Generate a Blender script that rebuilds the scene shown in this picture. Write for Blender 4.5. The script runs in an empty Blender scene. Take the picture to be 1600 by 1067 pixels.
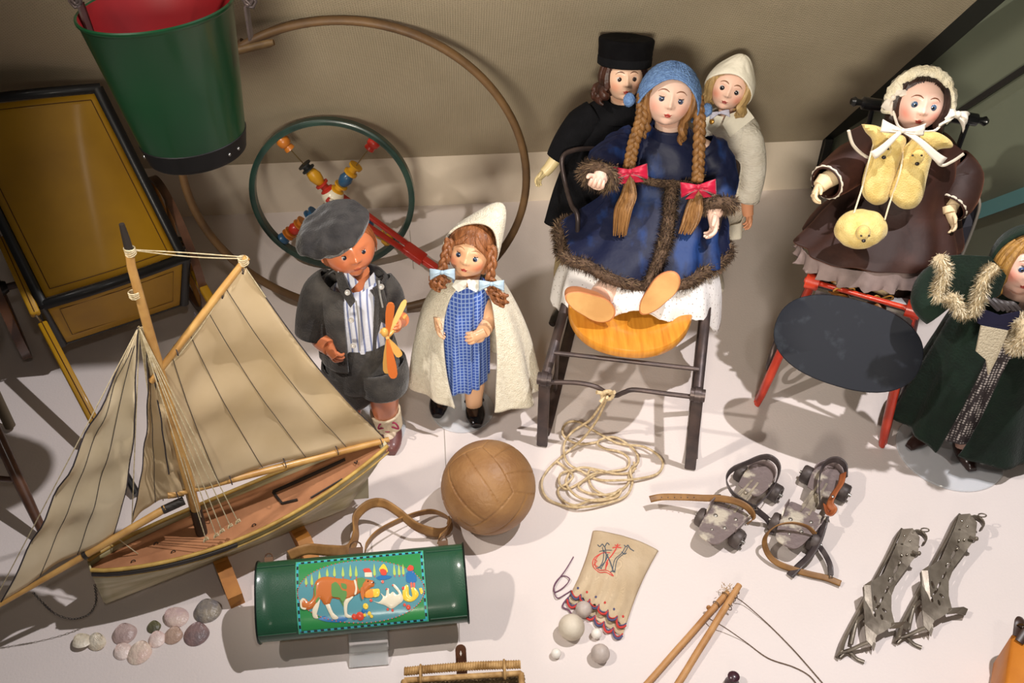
import bpy, math, random
from mathutils import Vector as V, Matrix, geometry, noise
random.seed(11)
D = math.radians
PI = math.pi
sc = bpy.context.scene
C = sc.collection
# ------------------------------------------------------------------ camera
H = 1.5
PITCH = D(42)
FPX = 1500.0
CAM = V((0, 0, H))
vv = V((0, math.cos(PITCH), -math.sin(PITCH)))
uu = V((0, math.sin(PITCH), math.cos(PITCH)))
cam = bpy.data.cameras.new('camera')
cam.sensor_width = 36
cam.lens = 36 * FPX / 1600
cam.clip_start = 0.02
camo = bpy.data.objects.new('camera', cam)
camo.location = CAM
camo.rotation_euler = (PI / 2 - PITCH, 0, 0)
C.objects.link(camo)
sc.camera = camo
# ------------------------------------------------------------------ world, exposure
sc.view_settings.view_transform = 'Standard'
sc.view_settings.look = 'None'
sc.view_settings.gamma = 1
sc.view_settings.exposure = 0.0
try: sc.view_settings.use_curve_mapping = False
except Exception: pass
w = bpy.data.worlds.new('world')
sc.world = w
w.use_nodes = True
w.node_tree.nodes['Background'].inputs[0].default_value = (1.0, 0.93, 0.84, 1)
w.node_tree.nodes['Background'].inputs[1].default_value = 0.06
# ------------------------------------------------------------------ lamps of the display case, plus an added front fill
def spot(name, loc, tgt, energy, size, blend, rad, col):
    l = bpy.data.lights.new(name, 'SPOT')
    l.energy = energy; l.spot_size = D(size); l.spot_blend = blend
    l.shadow_soft_size = rad; l.color = col
    o = bpy.data.objects.new(name, l)
    o.location = loc
    o.rotation_euler = (V(tgt) - V(loc)).to_track_quat('-Z', 'Y').to_euler()
    C.objects.link(o)
    return o
def area(name, loc, tgt, energy, size, col):
    l = bpy.data.lights.new(name, 'AREA')
    l.energy = energy; l.size = size; l.color = col
    o = bpy.data.objects.new(name, l)
    o.location = loc
    o.rotation_euler = (V(tgt) - V(loc)).to_track_quat('-Z', 'Y').to_euler()
    C.objects.link(o)
    return o
spot('spot_lamp_or_fill', (1.00, 1.12, 2.75), (0.15, 1.0, 0), 245, 62, 0.35, 0.022, (1.0, 0.965, 0.98))
spot('spot_lamp_or_fill', (-1.30, 0.50, 2.3), (0.55, 1.85, 0.1), 135, 56, 0.6, 0.03, (1.0, 0.92, 0.84))
spot('spot_lamp_or_fill', (0.3, -0.35, 2.3), (0.1, 1.4, 0.2), 24, 56, 0.8, 0.05, (1.0, 0.93, 0.86))
spot('spot_lamp_or_fill', (-0.15, -1.0, 1.45), (0.22, 1.9, 0.70), 270, 46, 0.8, 0.22, (1.0, 0.91, 0.78))  # added low front fill, stands in for light bounced onto the slope

# ------------------------------------------------------------------ pixel -> world
def ray(px, py):
    return vv + V((1, 0, 0)) * ((px - 800) / FPX) - uu * ((py - 533.5) / FPX)
def F(px, py, z=0.0):
    r = ray(px, py)
    return CAM + r * ((z - H) / r.z)
def W(px, py, Y):
    r = ray(px, py)
    return CAM + r * (Y / r.y)
def PLN(px, py, p0, n):
    r = ray(px, py)
    return CAM + r * ((p0 - CAM).dot(n) / r.dot(n))
def mpp(P):
    return (P - CAM).dot(vv) / FPX
def proj(P):
    d = P - CAM
    t = d.dot(vv)
    return (800 + FPX * d.x / t, 533.5 - FPX * d.dot(uu) / t)
def lin(c):
    c = c / 255.0
    return c / 12.92 if c <= 0.04045 else ((c + 0.055) / 1.055) ** 2.4
def rgb(r, g, b):
    return (lin(r), lin(g), lin(b), 1)
# ------------------------------------------------------------------ materials
def mat(name, col, rough=0.6, metal=0.0, col2=None, scale=20, stretch=(1, 1, 1), detail=4, contrast=(0.35, 0.65),
        bump=0.0, bscale=60, bstretch=None, sheen=0.0, sheencol=None, coat=0.0, trans=0.0, ior=1.45, weave=0, spec=None,
        vcol=False, emit=None, sub=0.0, alpha=1.0, wavecol=None):
    m = bpy.data.materials.new(name)
    m.use_nodes = True
    nt = m.node_tree
    b = nt.nodes['Principled BSDF']
    N = nt.nodes.new
    L = nt.links.new
    b.inputs['Roughness'].default_value = rough
    b.inputs['Metallic'].default_value = metal
    b.inputs['Coat Weight'].default_value = coat
    b.inputs['Coat Roughness'].default_value = 0.15
    b.inputs['Sheen Weight'].default_value = sheen
    b.inputs['Sheen Roughness'].default_value = 0.4
    if sheencol: b.inputs['Sheen Tint'].default_value = sheencol
    b.inputs['Transmission Weight'].default_value = trans
    b.inputs['IOR'].default_value = ior
    b.inputs['Alpha'].default_value = alpha
    if spec is not None: b.inputs['Specular IOR Level'].default_value = spec
    if sub: 
        b.inputs['Subsurface Weight'].default_value = sub
        b.inputs['Subsurface Radius'].default_value = (0.01, 0.004, 0.002)
        b.inputs['Subsurface Scale'].default_value = 0.3
    tc = N('ShaderNodeTexCoord')
    def mp(st):
        n = N('ShaderNodeMapping')
        n.inputs['Scale'].default_value = st
        L(tc.outputs['Object'], n.inputs['Vector'])
        return n.outputs[0]
    cs = None
    rgbn = N('ShaderNodeRGB'); rgbn.outputs[0].default_value = col
    cs = rgbn.outputs[0]
    if vcol:
        a = N('ShaderNodeAttribute'); a.attribute_name = 'Col'
        cs = a.outputs['Color']
    if col2:
        n = N('ShaderNodeTexNoise'); n.inputs['Scale'].default_value = scale; n.inputs['Detail'].default_value = detail
        L(mp(stretch), n.inputs['Vector'])
        r = N('ShaderNodeMapRange'); r.inputs[1].default_value = contrast[0]; r.inputs[2].default_value = contrast[1]
        L(n.outputs[0], r.inputs[0])
        mx = N('ShaderNodeMix'); mx.data_type = 'RGBA'
        L(r.outputs[0], mx.inputs[0]); L(cs, mx.inputs[6]); mx.inputs[7].default_value = col2
        cs = mx.outputs[2]
    L(cs, b.inputs['Base Color'])
    if bump:
        n = N('ShaderNodeTexNoise'); n.inputs['Scale'].default_value = bscale; n.inputs['Detail'].default_value = 3
        L(mp(bstretch or (1, 1, 1)), n.inputs['Vector'])
        bn = N('ShaderNodeBump'); bn.inputs['Strength'].default_value = bump; bn.inputs['Distance'].default_value = 0.004
        L(n.outputs[0], bn.inputs['Height'])
        if weave:
            w1 = N('ShaderNodeTexWave'); w1.inputs['Scale'].default_value = weave; w1.bands_direction = 'X'
            w2 = N('ShaderNodeTexWave'); w2.inputs['Scale'].default_value = weave; w2.bands_direction = 'Z'
            L(tc.outputs['Object'], w1.inputs[0]); L(tc.outputs['Object'], w2.inputs[0])
            ad = N('ShaderNodeMath'); ad.operation = 'MULTIPLY'
            L(w1.outputs['Fac'], ad.inputs[0]); L(w2.outputs['Fac'], ad.inputs[1])
            bn2 = N('ShaderNodeBump'); bn2.inputs['Strength'].default_value = 0.5; bn2.inputs['Distance'].default_value = 0.001
            L(ad.outputs[0], bn2.inputs['Height']); L(bn.outputs[0], bn2.inputs['Normal'])
            L(bn2.outputs[0], b.inputs['Normal'])
        else:
            L(bn.outputs[0], b.inputs['Normal'])
    if emit:
        b.inputs['Emission Color'].default_value = emit[0]; b.inputs['Emission Strength'].default_value = emit[1]
    return m
def plain(name, r, g, b, rough=0.5, **k):
    return mat(name, rgb(r, g, b), rough, **k)
# ------------------------------------------------------------------ mesh builder
class MB:
    def __init__(s):
        s.v = []; s.f = []; s.c = []; s.col = (1, 1, 1, 1)
    def vert(s, p, col=None):
        s.v.append(V(p)); s.c.append(col or s.col); return len(s.v) - 1
    def add(s, vs, fs, cols=None):
        o = len(s.v)
        for i, p in enumerate(vs):
            s.v.append(V(p)); s.c.append(cols[i] if cols else s.col)
        for f in fs: s.f.append(tuple(o + i for i in f))
        return o
    def loft(s, loops, closed=True, cap=True, cols=None, fan=False):
        n = len(loops[0]); o = len(s.v)
        for k, lp in enumerate(loops):
            for i, p in enumerate(lp):
                s.v.append(V(p)); s.c.append(cols[k][i] if cols else s.col)
        for k in range(len(loops) - 1):
            for i in range(n if closed else n - 1):
                j = (i + 1) % n
                s.f.append((o + k * n + i, o + k * n + j, o + (k + 1) * n + j, o + (k + 1) * n + i))
        if closed and cap:
            for k, rev in ((0, True), (len(loops) - 1, False)):
                c = sum((V(p) for p in loops[k]), V((0, 0, 0))) / n
                ci = s.vert(c, cols[k][0] if cols else None)
                for i in range(n):
                    j = (i + 1) % n
                    a, b = o + k * n + i, o + k * n + j
                    s.f.append((ci, b, a) if rev else (ci, a, b))
        return s
    def tube(s, pts, r, seg=10, up=None, flat=1.0, cap=True, twist=0.0):
        pts = [V(p) for p in pts]
        n = len(pts)
        if not isinstance(r, (list, tuple)): r = [r] * n
        if len(r) != n:
            rr = []
            for i in range(n):
                t = i / (n - 1) * (len(r) - 1); k = min(int(t), len(r) - 2); rr.append(r[k] + (r[k + 1] - r[k]) * (t - k))
            r = rr
        loops = []
        t0 = (pts[1] - pts[0]).normalized()
        a = V(up) if up is not None else (V((0, 0, 1)) if abs(t0.z) < 0.9 else V((1, 0, 0)))
        for i in range(n):
            t = (pts[min(i + 1, n - 1)] - pts[max(i - 1, 0)])
            if t.length < 1e-9: t = t0.copy()
            t.normalize()
            if up is not None and i: a = V(up)
            a = (a - t * a.dot(t))
            if a.length < 1e-6: a = t.orthogonal()
            a.normalize()
            b = t.cross(a)
            ang0 = twist * i
            loops.append([pts[i] + (a * math.cos(2 * PI * k / seg + ang0) * flat + b * math.sin(2 * PI * k / seg + ang0)) * r[i] for k in range(seg)])
        return s.loft(loops, True, cap)
    def ell(s, c, rx, ry, rz, R=None, nu=20, nv=14, fn=None):
        c = V(c); loops = []
        for j in range(nv + 1):
            e = -PI / 2 + PI * j / nv
            lp = []
            for i in range(nu):
                a = 2 * PI * i / nu
                d = V((math.cos(e) * math.cos(a), math.cos(e) * math.sin(a), math.sin(e)))
                k = fn(d) if fn else 1.0
                p = V((d.x * rx, d.y * ry, d.z * rz)) * k
                if R: p = R @ p
                lp.append(c + p)
            loops.append(lp)
        return s.loft(loops, True, False)
    def box(s, c, sx, sy, sz, R=None, bev=0.0):
        c = V(c); R = R or Matrix.Identity(3)
        x, y, z = sx / 2, sy / 2, sz / 2
        if bev:
            # rounded rectangle loft along z
            prof = [(-z, bev), (-z + bev, 0), (z - bev, 0), (z, bev)]
            loops = []
            for zz, inn in prof:
                lp = []
                for cx, cy, a0 in ((1, 1, 0), (-1, 1, 90), (-1, -1, 180), (1, -1, 270)):
                    for q in range(3):
                        a = D(a0 + 45 * q)
                        rr = bev
                        lp.append(c + R @ V((cx * (x - rr - inn * 0.3) + rr * math.cos(a) * (1 if not inn else 0.5), cy * (y - rr - inn * 0.3) + rr * math.sin(a) * (1 if not inn else 0.5), zz)))
                loops.append(lp)
            return s.loft(loops)
        vs = [c + R @ V((i * x, j * y, k * z)) for k in (-1, 1) for j in (-1, 1) for i in (-1, 1)]
        s.add(vs, [(0, 2, 3, 1), (4, 5, 7, 6), (0, 1, 5, 4), (2, 6, 7, 3), (0, 4, 6, 2), (1, 3, 7, 5)])
        return s
    def bar(s, a, b, w, t, up=(0, 0, 1), bev=0):
        a = V(a); b = V(b); d = b - a; L = d.length; d.normalize()
        x = d.cross(V(up)).normalized(); u = x.cross(d)
        R = Matrix((x, u, d)).transposed()
        return s.box((a + b) / 2, w, t, L, R, bev)
    def slab(s, outline, n, t):
        """flat outline (world points) extruded by t along n"""
        n = V(n).normalized()
        a = [V(p) for p in outline]; k = len(a)
        o = len(s.v)
        for p in a: s.vert(p)
        for p in a: s.vert(p + n * t)
        s.f.append(tuple(o + i for i in reversed(range(k))))
        s.f.append(tuple(o + k + i for i in range(k)))
        for i in range(k):
            j = (i + 1) % k
            s.f.append((o + i, o + j, o + k + j, o + k + i))
        return s
    def grid(s, g, t=0.0, colfn=None):
        """g[u][v] points -> sheet; with thickness t when given"""
        nu, nv = len(g), len(g[0]); o = len(s.v)
        for i in range(nu):
            for j in range(nv): s.vert(g[i][j], colfn(i, j) if colfn else None)
        for i in range(nu - 1):
            for j in range(nv - 1):
                s.f.append((o + i * nv + j, o + (i + 1) * nv + j, o + (i + 1) * nv + j + 1, o + i * nv + j + 1))
        return s
def add_obj(name, mb, m, parent=None, smooth=True, solid=0.0, sub=0, bevel=0.0):
    off = parent.matrix_world.translation.copy() if parent else V((0, 0, 0))
    if parent and parent.get('_base') is not None: off = V(parent['_base'])
    me = bpy.data.meshes.new(name)
    me.from_pydata([tuple(p - off) for p in mb.v], [], mb.f)
    me.materials.append(m)
    ca = me.color_attributes.new('Col', 'FLOAT_COLOR', 'POINT')
    flat = []
    for c in mb.c: flat.extend(c)
    ca.data.foreach_set('color', flat)
    me.update()
    if smooth:
        me.polygons.foreach_set('use_smooth', [True] * len(me.polygons))
        try: me.set_sharp_from_angle(angle=D(50))
        except Exception: pass
    o = bpy.data.objects.new(name, me)
    C.objects.link(o)
    if parent:
        o.parent = parent
    BASE[o.name] = off
    if solid:
        md = o.modifiers.new('thickness', 'SOLIDIFY'); md.thickness = solid; md.offset = 0
    if sub:
        md = o.modifiers.new('smooth', 'SUBSURF'); md.levels = sub; md.render_levels = sub
    if bevel:
        md = o.modifiers.new('bevel', 'BEVEL'); md.width = bevel; md.segments = 2; md.limit_method = 'ANGLE'
    return o
BASE = {}
def islands(mb):
    par = list(range(len(mb.v)))
    def fd(x):
        while par[x] != x: par[x] = par[par[x]]; x = par[x]
        return x
    for f in mb.f:
        r = fd(f[0])
        for q in f[1:]: par[fd(q)] = r
    grp = {}
    for f in mb.f: grp.setdefault(fd(f[0]), []).append(f)
    out = []
    for fs in grp.values():
        ids = sorted({i for f in fs for i in f}); mp_ = {j: k for k, j in enumerate(ids)}
        b = MB(); b.v = [mb.v[i] for i in ids]; b.c = [mb.c[i] for i in ids]; b.f = [tuple(mp_[i] for i in f) for f in fs]
        out.append(b)
    return out
def objs(name, mb, m, parent=None, **k):
    """every separate piece of the builder becomes an object of its own"""
    return [obj(name, b, m, parent, **k) for b in islands(mb)]
def obj(name, mb, m, parent=None, **k):
    """link ONE mesh; vertices are stored relative to the base of the thing it belongs to"""
    off = BASE.get(parent.name, V((0, 0, 0))) if parent else V((0, 0, 0))
    top = None
    if not parent:
        off = k.pop('base', V((0, 0, 0)))
        if off is None:
            lo = min(mb.v, key=lambda p: p.z).z
            c = sum(mb.v, V((0, 0, 0))) / len(mb.v); off = V((c.x, c.y, lo))
    me_off = off
    fake = type('x', (), {})
    o = None
    saved = [p - me_off for p in mb.v]
    m2 = MB(); m2.v = saved; m2.f = mb.f; m2.c = mb.c
    o = add_obj(name, m2, m, None, **k)
    if parent: o.parent = parent
    else: o.location = me_off
    BASE[o.name] = me_off
    return o
def tag(o, label=None, cat=None, group=None, kind=None):
    if label: o['label'] = label
    if cat: o['category'] = cat
    if group: o['group'] = group
    if kind: o['kind'] = kind
    return o
def thing(name, label, cat, loc, group=None):
    o = bpy.data.objects.new(name, None)
    o.empty_display_size = 0.03
    C.objects.link(o)
    o.location = loc
    BASE[o.name] = V(loc)
    return tag(o, label, cat, group)
def solo(name, mb, m, label, cat, group=None, **k):
    return tag(obj(name, mb, m, None, base=None, **k), label, cat, group)
def cr(pts, n=8):
    """Catmull-Rom through points"""
    pts = [V(p) for p in pts]
    out = []
    for i in range(len(pts) - 1):
        p0 = pts[max(i - 1, 0)]; p1 = pts[i]; p2 = pts[i + 1]; p3 = pts[min(i + 2, len(pts) - 1)]
        for k in range(n):
            t = k / n
            out.append(0.5 * ((2 * p1) + (p2 - p0) * t + (2 * p0 - 5 * p1 + 4 * p2 - p3) * t * t + (3 * p1 - p0 - 3 * p2 + p3) * t ** 3))
    out.append(pts[-1])
    return out
def lerp(a, b, t): return a + (b - a) * t
def poly_fill(poly, sp):
    """triangulated 2-D polygon with interior points, so it can be bent over a curved surface"""
    xs = [p[0] for p in poly]; ys = [p[1] for p in poly]
    pts = [V((p[0], p[1])) for p in poly]
    n = len(pts)
    edges = [(i, (i + 1) % n) for i in range(n)]
    def inside(x, y):
        r = False; j = n - 1
        for i in range(n):
            if (poly[i][1] > y) != (poly[j][1] > y) and x < (poly[j][0] - poly[i][0]) * (y - poly[i][1]) / (poly[j][1] - poly[i][1]) + poly[i][0]: r = not r
            j = i
        return r
    x = min(xs) + sp * 0.37
    while x < max(xs):
        y = min(ys) + sp * 0.41
        while y < max(ys):
            if inside(x, y): pts.append(V((x, y)))
            y += sp
        x += sp
    vs, es, fs, *_ = geometry.delaunay_2d_cdt(pts, edges, [], 1, 1e-6)
    return [tuple(p) for p in vs], fs
def fur(mb, pts, rad, n, length, cols, droop=0.3, flat=1.0, seed=3):
    """short hair standing off a tubular core that follows pts"""
    rnd = random.Random(seed)
    pts = [V(p) for p in pts]
    seg = [(pts[i + 1] - pts[i]).length for i in range(len(pts) - 1)]
    tot = sum(seg)
    for _ in range(n):
        s = rnd.random() * tot; i = 0
        while i < len(seg) - 1 and s > seg[i]: s -= seg[i]; i += 1
        t = (pts[i + 1] - pts[i]).normalized(); p = pts[i] + t * s
        a = t.orthogonal().normalized(); b = t.cross(a)
        an = rnd.random() * 2 * PI
        d = (a * math.cos(an) + b * math.sin(an))
        r = rad if not callable(rad) else rad((i + 0.5) / len(seg))
        root = p + d * r * 0.92
        dirn = (d + t * rnd.uniform(-0.7, 0.7) + V((rnd.uniform(-.4, .4), rnd.uniform(-.4, .4), rnd.uniform(-.4, .4) - droop))).normalized()
        l = length * rnd.uniform(0.6, 1.3); wd = length * 0.09
        sd = dirn.cross(t); sd = sd.normalized() * wd if sd.length > 1e-5 else a * wd
        c = rnd.choice(cols)
        k = rnd.uniform(0.7, 1.25); c = (c[0] * k, c[1] * k, c[2] * k, 1)
        mid = root + dirn * l * 0.5; tip = root + dirn * l + V((0, 0, -droop * l * 0.4))
        mb.add([root - sd, root + sd, mid + sd * 0.7, mid - sd * 0.7, tip], [(0, 1, 2, 3), (3, 2, 4)], [c] * 5)
# ------------------------------------------------------------------ the setting
PSI = D(4.6)
wd = V((math.cos(PSI), math.sin(PSI), 0))
wn = V((math.sin(PSI), -math.cos(PSI), 0))
B0 = V((0, 2.247, 0))
KNEE = 0.155
TH = D(52)
sup = (wn * math.cos(TH) + V((0, 0, 1)) * math.sin(TH)).normalized()
sn = wd.cross(sup).normalized()
S0 = B0 + V((0, 0, KNEE))
def slab_obj(name, pts, t, m, n=None):
    mb = MB()
    nn = n or (pts[1] - pts[0]).cross(pts[2] - pts[0]).normalized()
    mb.slab(pts, nn, t)
    return tag(obj(name, mb, m, smooth=False), kind='structure')
m_floor = mat('floor_board', rgb(224, 213, 208), 0.55, col2=rgb(218, 207, 201), scale=2, bump=0.12, bscale=220, weave=260)
m_knee = mat('painted_board', rgb(226, 212, 192), 0.6, col2=rgb(218, 204, 184), scale=5, bump=0.08, bscale=150)
m_wallp = mat('woven_wallpaper', rgb(186, 172, 146), 0.75, col2=rgb(176, 162, 136), scale=4, bump=0.25, bscale=180)
# woven relief of the wallpaper: two crossed waves along the slope
def weave_nodes(m):
    nt = m.node_tree; N = nt.nodes.new; L = nt.links.new
    b = nt.nodes['Principled BSDF']
    tc = N('ShaderNodeTexCoord')
    mpn = N('ShaderNodeMapping'); mpn.inputs['Scale'].default_value = (1, 1, 1)
    mpn.inputs['Rotation'].default_value = (0, 0, D(0))
    L(tc.outputs['Object'], mpn.inputs[0])
    br = N('ShaderNodeTexBrick')
    br.inputs['Scale'].default_value = 55
    br.inputs['Mortar Size'].default_value = 0.03
    br.inputs['Brick Width'].default_value = 0.55
    br.inputs['Row Height'].default_value = 0.2
    br.inputs['Mortar Smooth'].default_value = 1.0
    br.inputs['Color1'].default_value = (1, 1, 1, 1); br.inputs['Color2'].default_value = (0.86, 0.86, 0.86, 1)
    br.inputs['Mortar'].default_value = (0.2, 0.2, 0.2, 1)
    L(mpn.outputs[0], br.inputs['Vector'])
    bn = N('ShaderNodeBump'); bn.inputs['Strength'].default_value = 0.8; bn.inputs['Distance'].default_value = 0.004
    L(br.outputs['Color'], bn.inputs['Height'])
    L(bn.outputs[0], b.inputs['Normal'])
weave_nodes(m_wallp)
m_frame = plain('black_frame', 34, 33, 31, 0.45)
m_side = mat('grey_green_panel', rgb(112, 116, 98), 0.4, col2=rgb(102, 108, 92), scale=3)
m_cyan = plain('painted_cyan_reflection', 105, 158, 158, 0.35)
# floor
mb = MB()
mb.box((0.1, 1.0, -0.02), 5.2, 4.0, 0.04)
tag(obj('floor', mb, m_floor, smooth=False), kind='structure')
# thin seams in the floor board
m_seam = plain('seam', 150, 140, 128, 0.8)
for q in ([(718, 1002), (716, 930)], [(700, 800), (694, 670)], [(1100, 340), (1110, 420)], [(640, 360), (646, 420)]):
    mb = MB()
    a, b = F(*q[0], 0.0006), F(*q[1], 0.0006)
    mb.bar(a, b, 0.0012, 0.0006)
    tag(obj('trim_1', mb, m_seam, smooth=False), kind='structure')
KL = B0 - wd * 1.9
KC = PLN(1266, 300, B0, wn); KC.z = 0
KR = KC
up = V((0, 0, 1))
slab_obj('wall_back', [KL, KR, KR + up * KNEE, KL + up * KNEE], 0.03, m_knee, -wn)
# sloping attic wall above the low upright board
e0 = PLN(1271, 234, S0, sn); e1 = PLN(1533, -3, S0, sn)
ed = (e1 - e0).normalized()
def onS(P): return P
s_l = S0 - wd * 1.9 
top = 1.42  # unseen upper stretch, lengthened so the slope blocks the key lamp
mb = MB()
# local frame so that the wallpaper's weave runs in the wall's own plane
o_s = S0
Rm = Matrix((wd, sup, sn)).transposed()
L0 = 1.9
xr0 = (e0 - S0).dot(wd); xr1 = xr0 + ed.dot(wd) / ed.dot(sup) * top
vs = [V((-L0, 0, -0.02)), V((xr0, 0, -0.02)), V((xr1, top, -0.02)), V((-L0, top, -0.02))]
mb.slab([v for v in vs], (0, 0, 1), 0.02)
so = obj('wall_slope', mb, m_wallp, smooth=False)
tag(so, kind='structure')
so.location = S0
so.rotation_euler = Rm.to_euler()
# dark frame running up the wall's free edge
mb = MB()
mb.bar(e0 - ed * 0.02 + wd * 0.03 - sn * 0.02, e0 + ed * top + wd * 0.03 - sn * 0.02, 0.06, 0.035, sn)
tag(obj('trim_2', mb, m_frame, smooth=False), kind='structure')
mb = MB()
mb.bar(KR + wd * 0.012 + up * 0.0, KR + wd * 0.012 + up * (KNEE + 0.01), 0.02, 0.03, wn)
tag(obj('trim_3', mb, m_frame, smooth=False), kind='structure')
# right-hand side of the case
P2 = F(1600, 560)
sd = (P2 - KR); sd.z = 0; sd.normalize()
wr0 = KR + wd * 0.03; wr1 = wr0 + sd * 2.0
nr = V((-sd.y, sd.x, 0)); 
if nr.x < 0: nr = -nr
slab_obj('wall_right', [wr0, wr1, wr1 + up * 2.3, wr0 + up * 2.3], 0.03, m_side, nr)
# backing of the case behind the frame
slab_obj('wall_far', [wr0 - wd * 0.1 - wn * 0.1, wr0 + wd * 1.5 - wn * 0.1, wr0 + wd * 1.5 - wn * 0.1 + up * 2.3, wr0 - wd * 0.1 - wn * 0.1 + up * 2.3], 0.03, m_side, -wn)
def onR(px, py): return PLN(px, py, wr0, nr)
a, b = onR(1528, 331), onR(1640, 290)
mb = MB(); mb.bar(a - nr * 0.004, b - nr * 0.004, 0.032, 0.006, nr)  # cyan reflection in the glass, put in as a flat coloured strip
tag(obj('cyan_reflection', mb, m_cyan, smooth=False), kind='structure')
a, b = onR(1440, 215), onR(1660, 70)
mb = MB(); mb.bar(a - nr * 0.006, b - nr * 0.006, 0.012, 0.012, nr)  # thin dark bar set diagonally across the side panel
tag(obj('diagonal_bar', mb, m_frame, smooth=False), kind='structure')
# ------------------------------------------------------------------ ball
m_leather = mat('ball_leather', rgb(158, 118, 74), 0.5, col2=rgb(132, 94, 58), scale=14, bump=0.25, bscale=160)
def build_ball():
    P = F(766, 803, 0); Rb = 0.089
    c = P + V((0, 0, Rb)); 
    # place so that the projected centre is (763, 760)
    k = F(763, 761, Rb); c = V((k.x, k.y, Rb))
    mb = MB()
    rot = Matrix.Rotation(D(-28), 3, 'Y') @ Matrix.Rotation(D(35), 3, 'X') @ Matrix.Rotation(D(20), 3, 'Z')
    def groove(d):
        e = rot.inverted() @ d
        ax = max(range(3), key=lambda i: abs(e[i]))
        m = sorted([abs(e.x), abs(e.y), abs(e.z)])
        g = 1.0
        edge = m[2] - m[1]                       # seams between the six panels of a cube
        g = min(g, edge / 0.035)
        o = {0: e.y, 1: e.z, 2: e.x}[ax] / abs(e[ax])   # each panel in three strips
        for s in (-0.33, 0.33): g = min(g, abs(o - s) / 0.045)
        g = max(0, min(1, g))
        return 1 - 0.028 * (1 - g) ** 2
    mb.ell(c, Rb, Rb, Rb, None, 220, 140, groove)
    solo('leather_ball', mb, m_leather, 'brown leather ball of sewn panels lying in front of the girl doll', 'ball')
build_ball()
# ------------------------------------------------------------------ marbles
m_stone = mat('stone_marble', rgb(214, 203, 184), 0.6, col2=rgb(190, 176, 156), scale=30, bump=0.2, bscale=120)
m_stone2 = mat('grey_marble', rgb(196, 182, 172), 0.45, col2=rgb(170, 158, 150), scale=60, bump=0.1, bscale=120)
m_white = plain('white_marble', 236, 230, 220, 0.35)
for px, py, rp, m, lab in ((893, 980, 20.5, m_stone, 'largest cream stone marble with a crack, just below the linen bag'),
                           (912, 952, 13, m_stone2, 'pale grey marble lying in the mouth of the linen bag'),
                           (932, 990, 8.5, m_white, 'tiny white marble right of the largest marble'),
                           (938, 1021, 15, m_stone2, 'grey marble with a dark top spot, nearest the bottom edge'),
                           (869, 1021, 8, m_white, 'tiny white marble below the largest marble')):
    P = F(px, py, 0.015); r = rp * mpp(P); P = F(px, py, r); 
    mb = MB(); mb.ell(P, r, r, r, None, 36, 24, lambda d: 1 + 0.012 * noise.noise(d * 3))
    solo('marble', mb, m, lab, 'marble', 'stone marbles by the bag')
# ------------------------------------------------------------------ shells
def shell(px, py, wpx, hpx, rot, col, col2, lab, hinge=1, tilt=0.0):
    P = F(px, py, 0.004); s = mpp(P) / 1.0
    a = wpx * s / 2; b = hpx * s / 2 / 0.8
    m = mat('shell_surface', col, 0.35, col2=col2, scale=90, stretch=(0.4, 0.4, 0.4), bump=.6, bscale=140)
    mb = MB(); th = D(rot)
    loops = []
    n = 40
    # growth rings: scallop outline shrinking towards the umbo
    umb = V((0, b * 0.72, 0))
    for k in range(24):
        t = k / 23
        lp = []
        for i in range(n):
            an = 2 * PI * i / n
            rr = 1 - 0.10 * max(0, math.sin(an)) ** 4
            e = V((math.cos(an) * a * rr, math.sin(an) * b * rr * (1.0 if math.sin(an) < 0 else 0.85), 0))
            p = umb * t + e * (1 - t)
            z = min(a, b) * 0.62 * math.sin(min(1, t * 1.25) * PI / 2) ** 0.8 + 0.0007 * math.sin(k * 3.1) * (k < 20)
            p.z = z * (1 - 0.25 * t)
            q = Matrix.Rotation(th, 3, 'Z') @ p
            if tilt: q = Matrix.Rotation(D(tilt), 3, 'X') @ q
            lp.append(V((P.x, P.y, 0.001)) + q + V((0, 0, abs(math.sin(D(tilt))) * b)))
        loops.append(lp)
    mb.loft(loops, True, True)
    return solo('seashell', mb, m, lab, 'seashell', 'seashells scattered beside the boat')
pk = rgb(206, 178, 168); ck = rgb(222, 200, 180); gy = rgb(122, 108, 104)
shell(194, 989, 38, 30, 20, rgb(196, 172, 164), rgb(170, 146, 140), 'pinkish grey clam shell at the left end of the shell cluster')
shell(274, 963, 36, 34, 70, rgb(196, 168, 166), rgb(214, 190, 176), 'pale mauve clam shell below the boat hull, left of the dark shell')
shell(240, 978, 22, 18, 0, rgb(120, 116, 84), rgb(88, 84, 66), 'smallest shell, olive and speckled, in the cluster')
shell(324, 953, 44, 34, 25, rgb(110, 106, 108), rgb(150, 138, 120), 'dark grey blue clam shell furthest right and up')
shell(307, 989, 40, 34, -15, rgb(150, 122, 118), rgb(116, 100, 100), 'brown mauve clam shell at the right end of the cluster')
shell(271, 991, 30, 26, -30, rgb(198, 170, 152), rgb(176, 146, 128), 'tan ribbed clam shell between two others in the cluster')
shell(245, 997, 27, 24, 10, rgb(220, 194, 186), rgb(236, 216, 206), 'small pale pink round shell in the middle of the cluster')
shell(191, 1016, 28, 25, 40, rgb(220, 196, 186), rgb(236, 218, 208), 'pale pink shell partly behind the big cream shell')
shell(218, 1018, 38, 34, -20, rgb(232, 214, 194), rgb(220, 190, 176), 'largest cream and pink shell nearest the bottom edge')
shell(153, 1003, 30, 24, -35, rgb(238, 228, 208), rgb(222, 206, 180), 'white ribbed cockle shell standing on its edge at left', tilt=22)
shell(129, 1003, 30, 26, 60, rgb(206, 192, 166), rgb(230, 220, 200), 'open cream cockle shell lying hollow side up, furthest left', tilt=-18)
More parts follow.
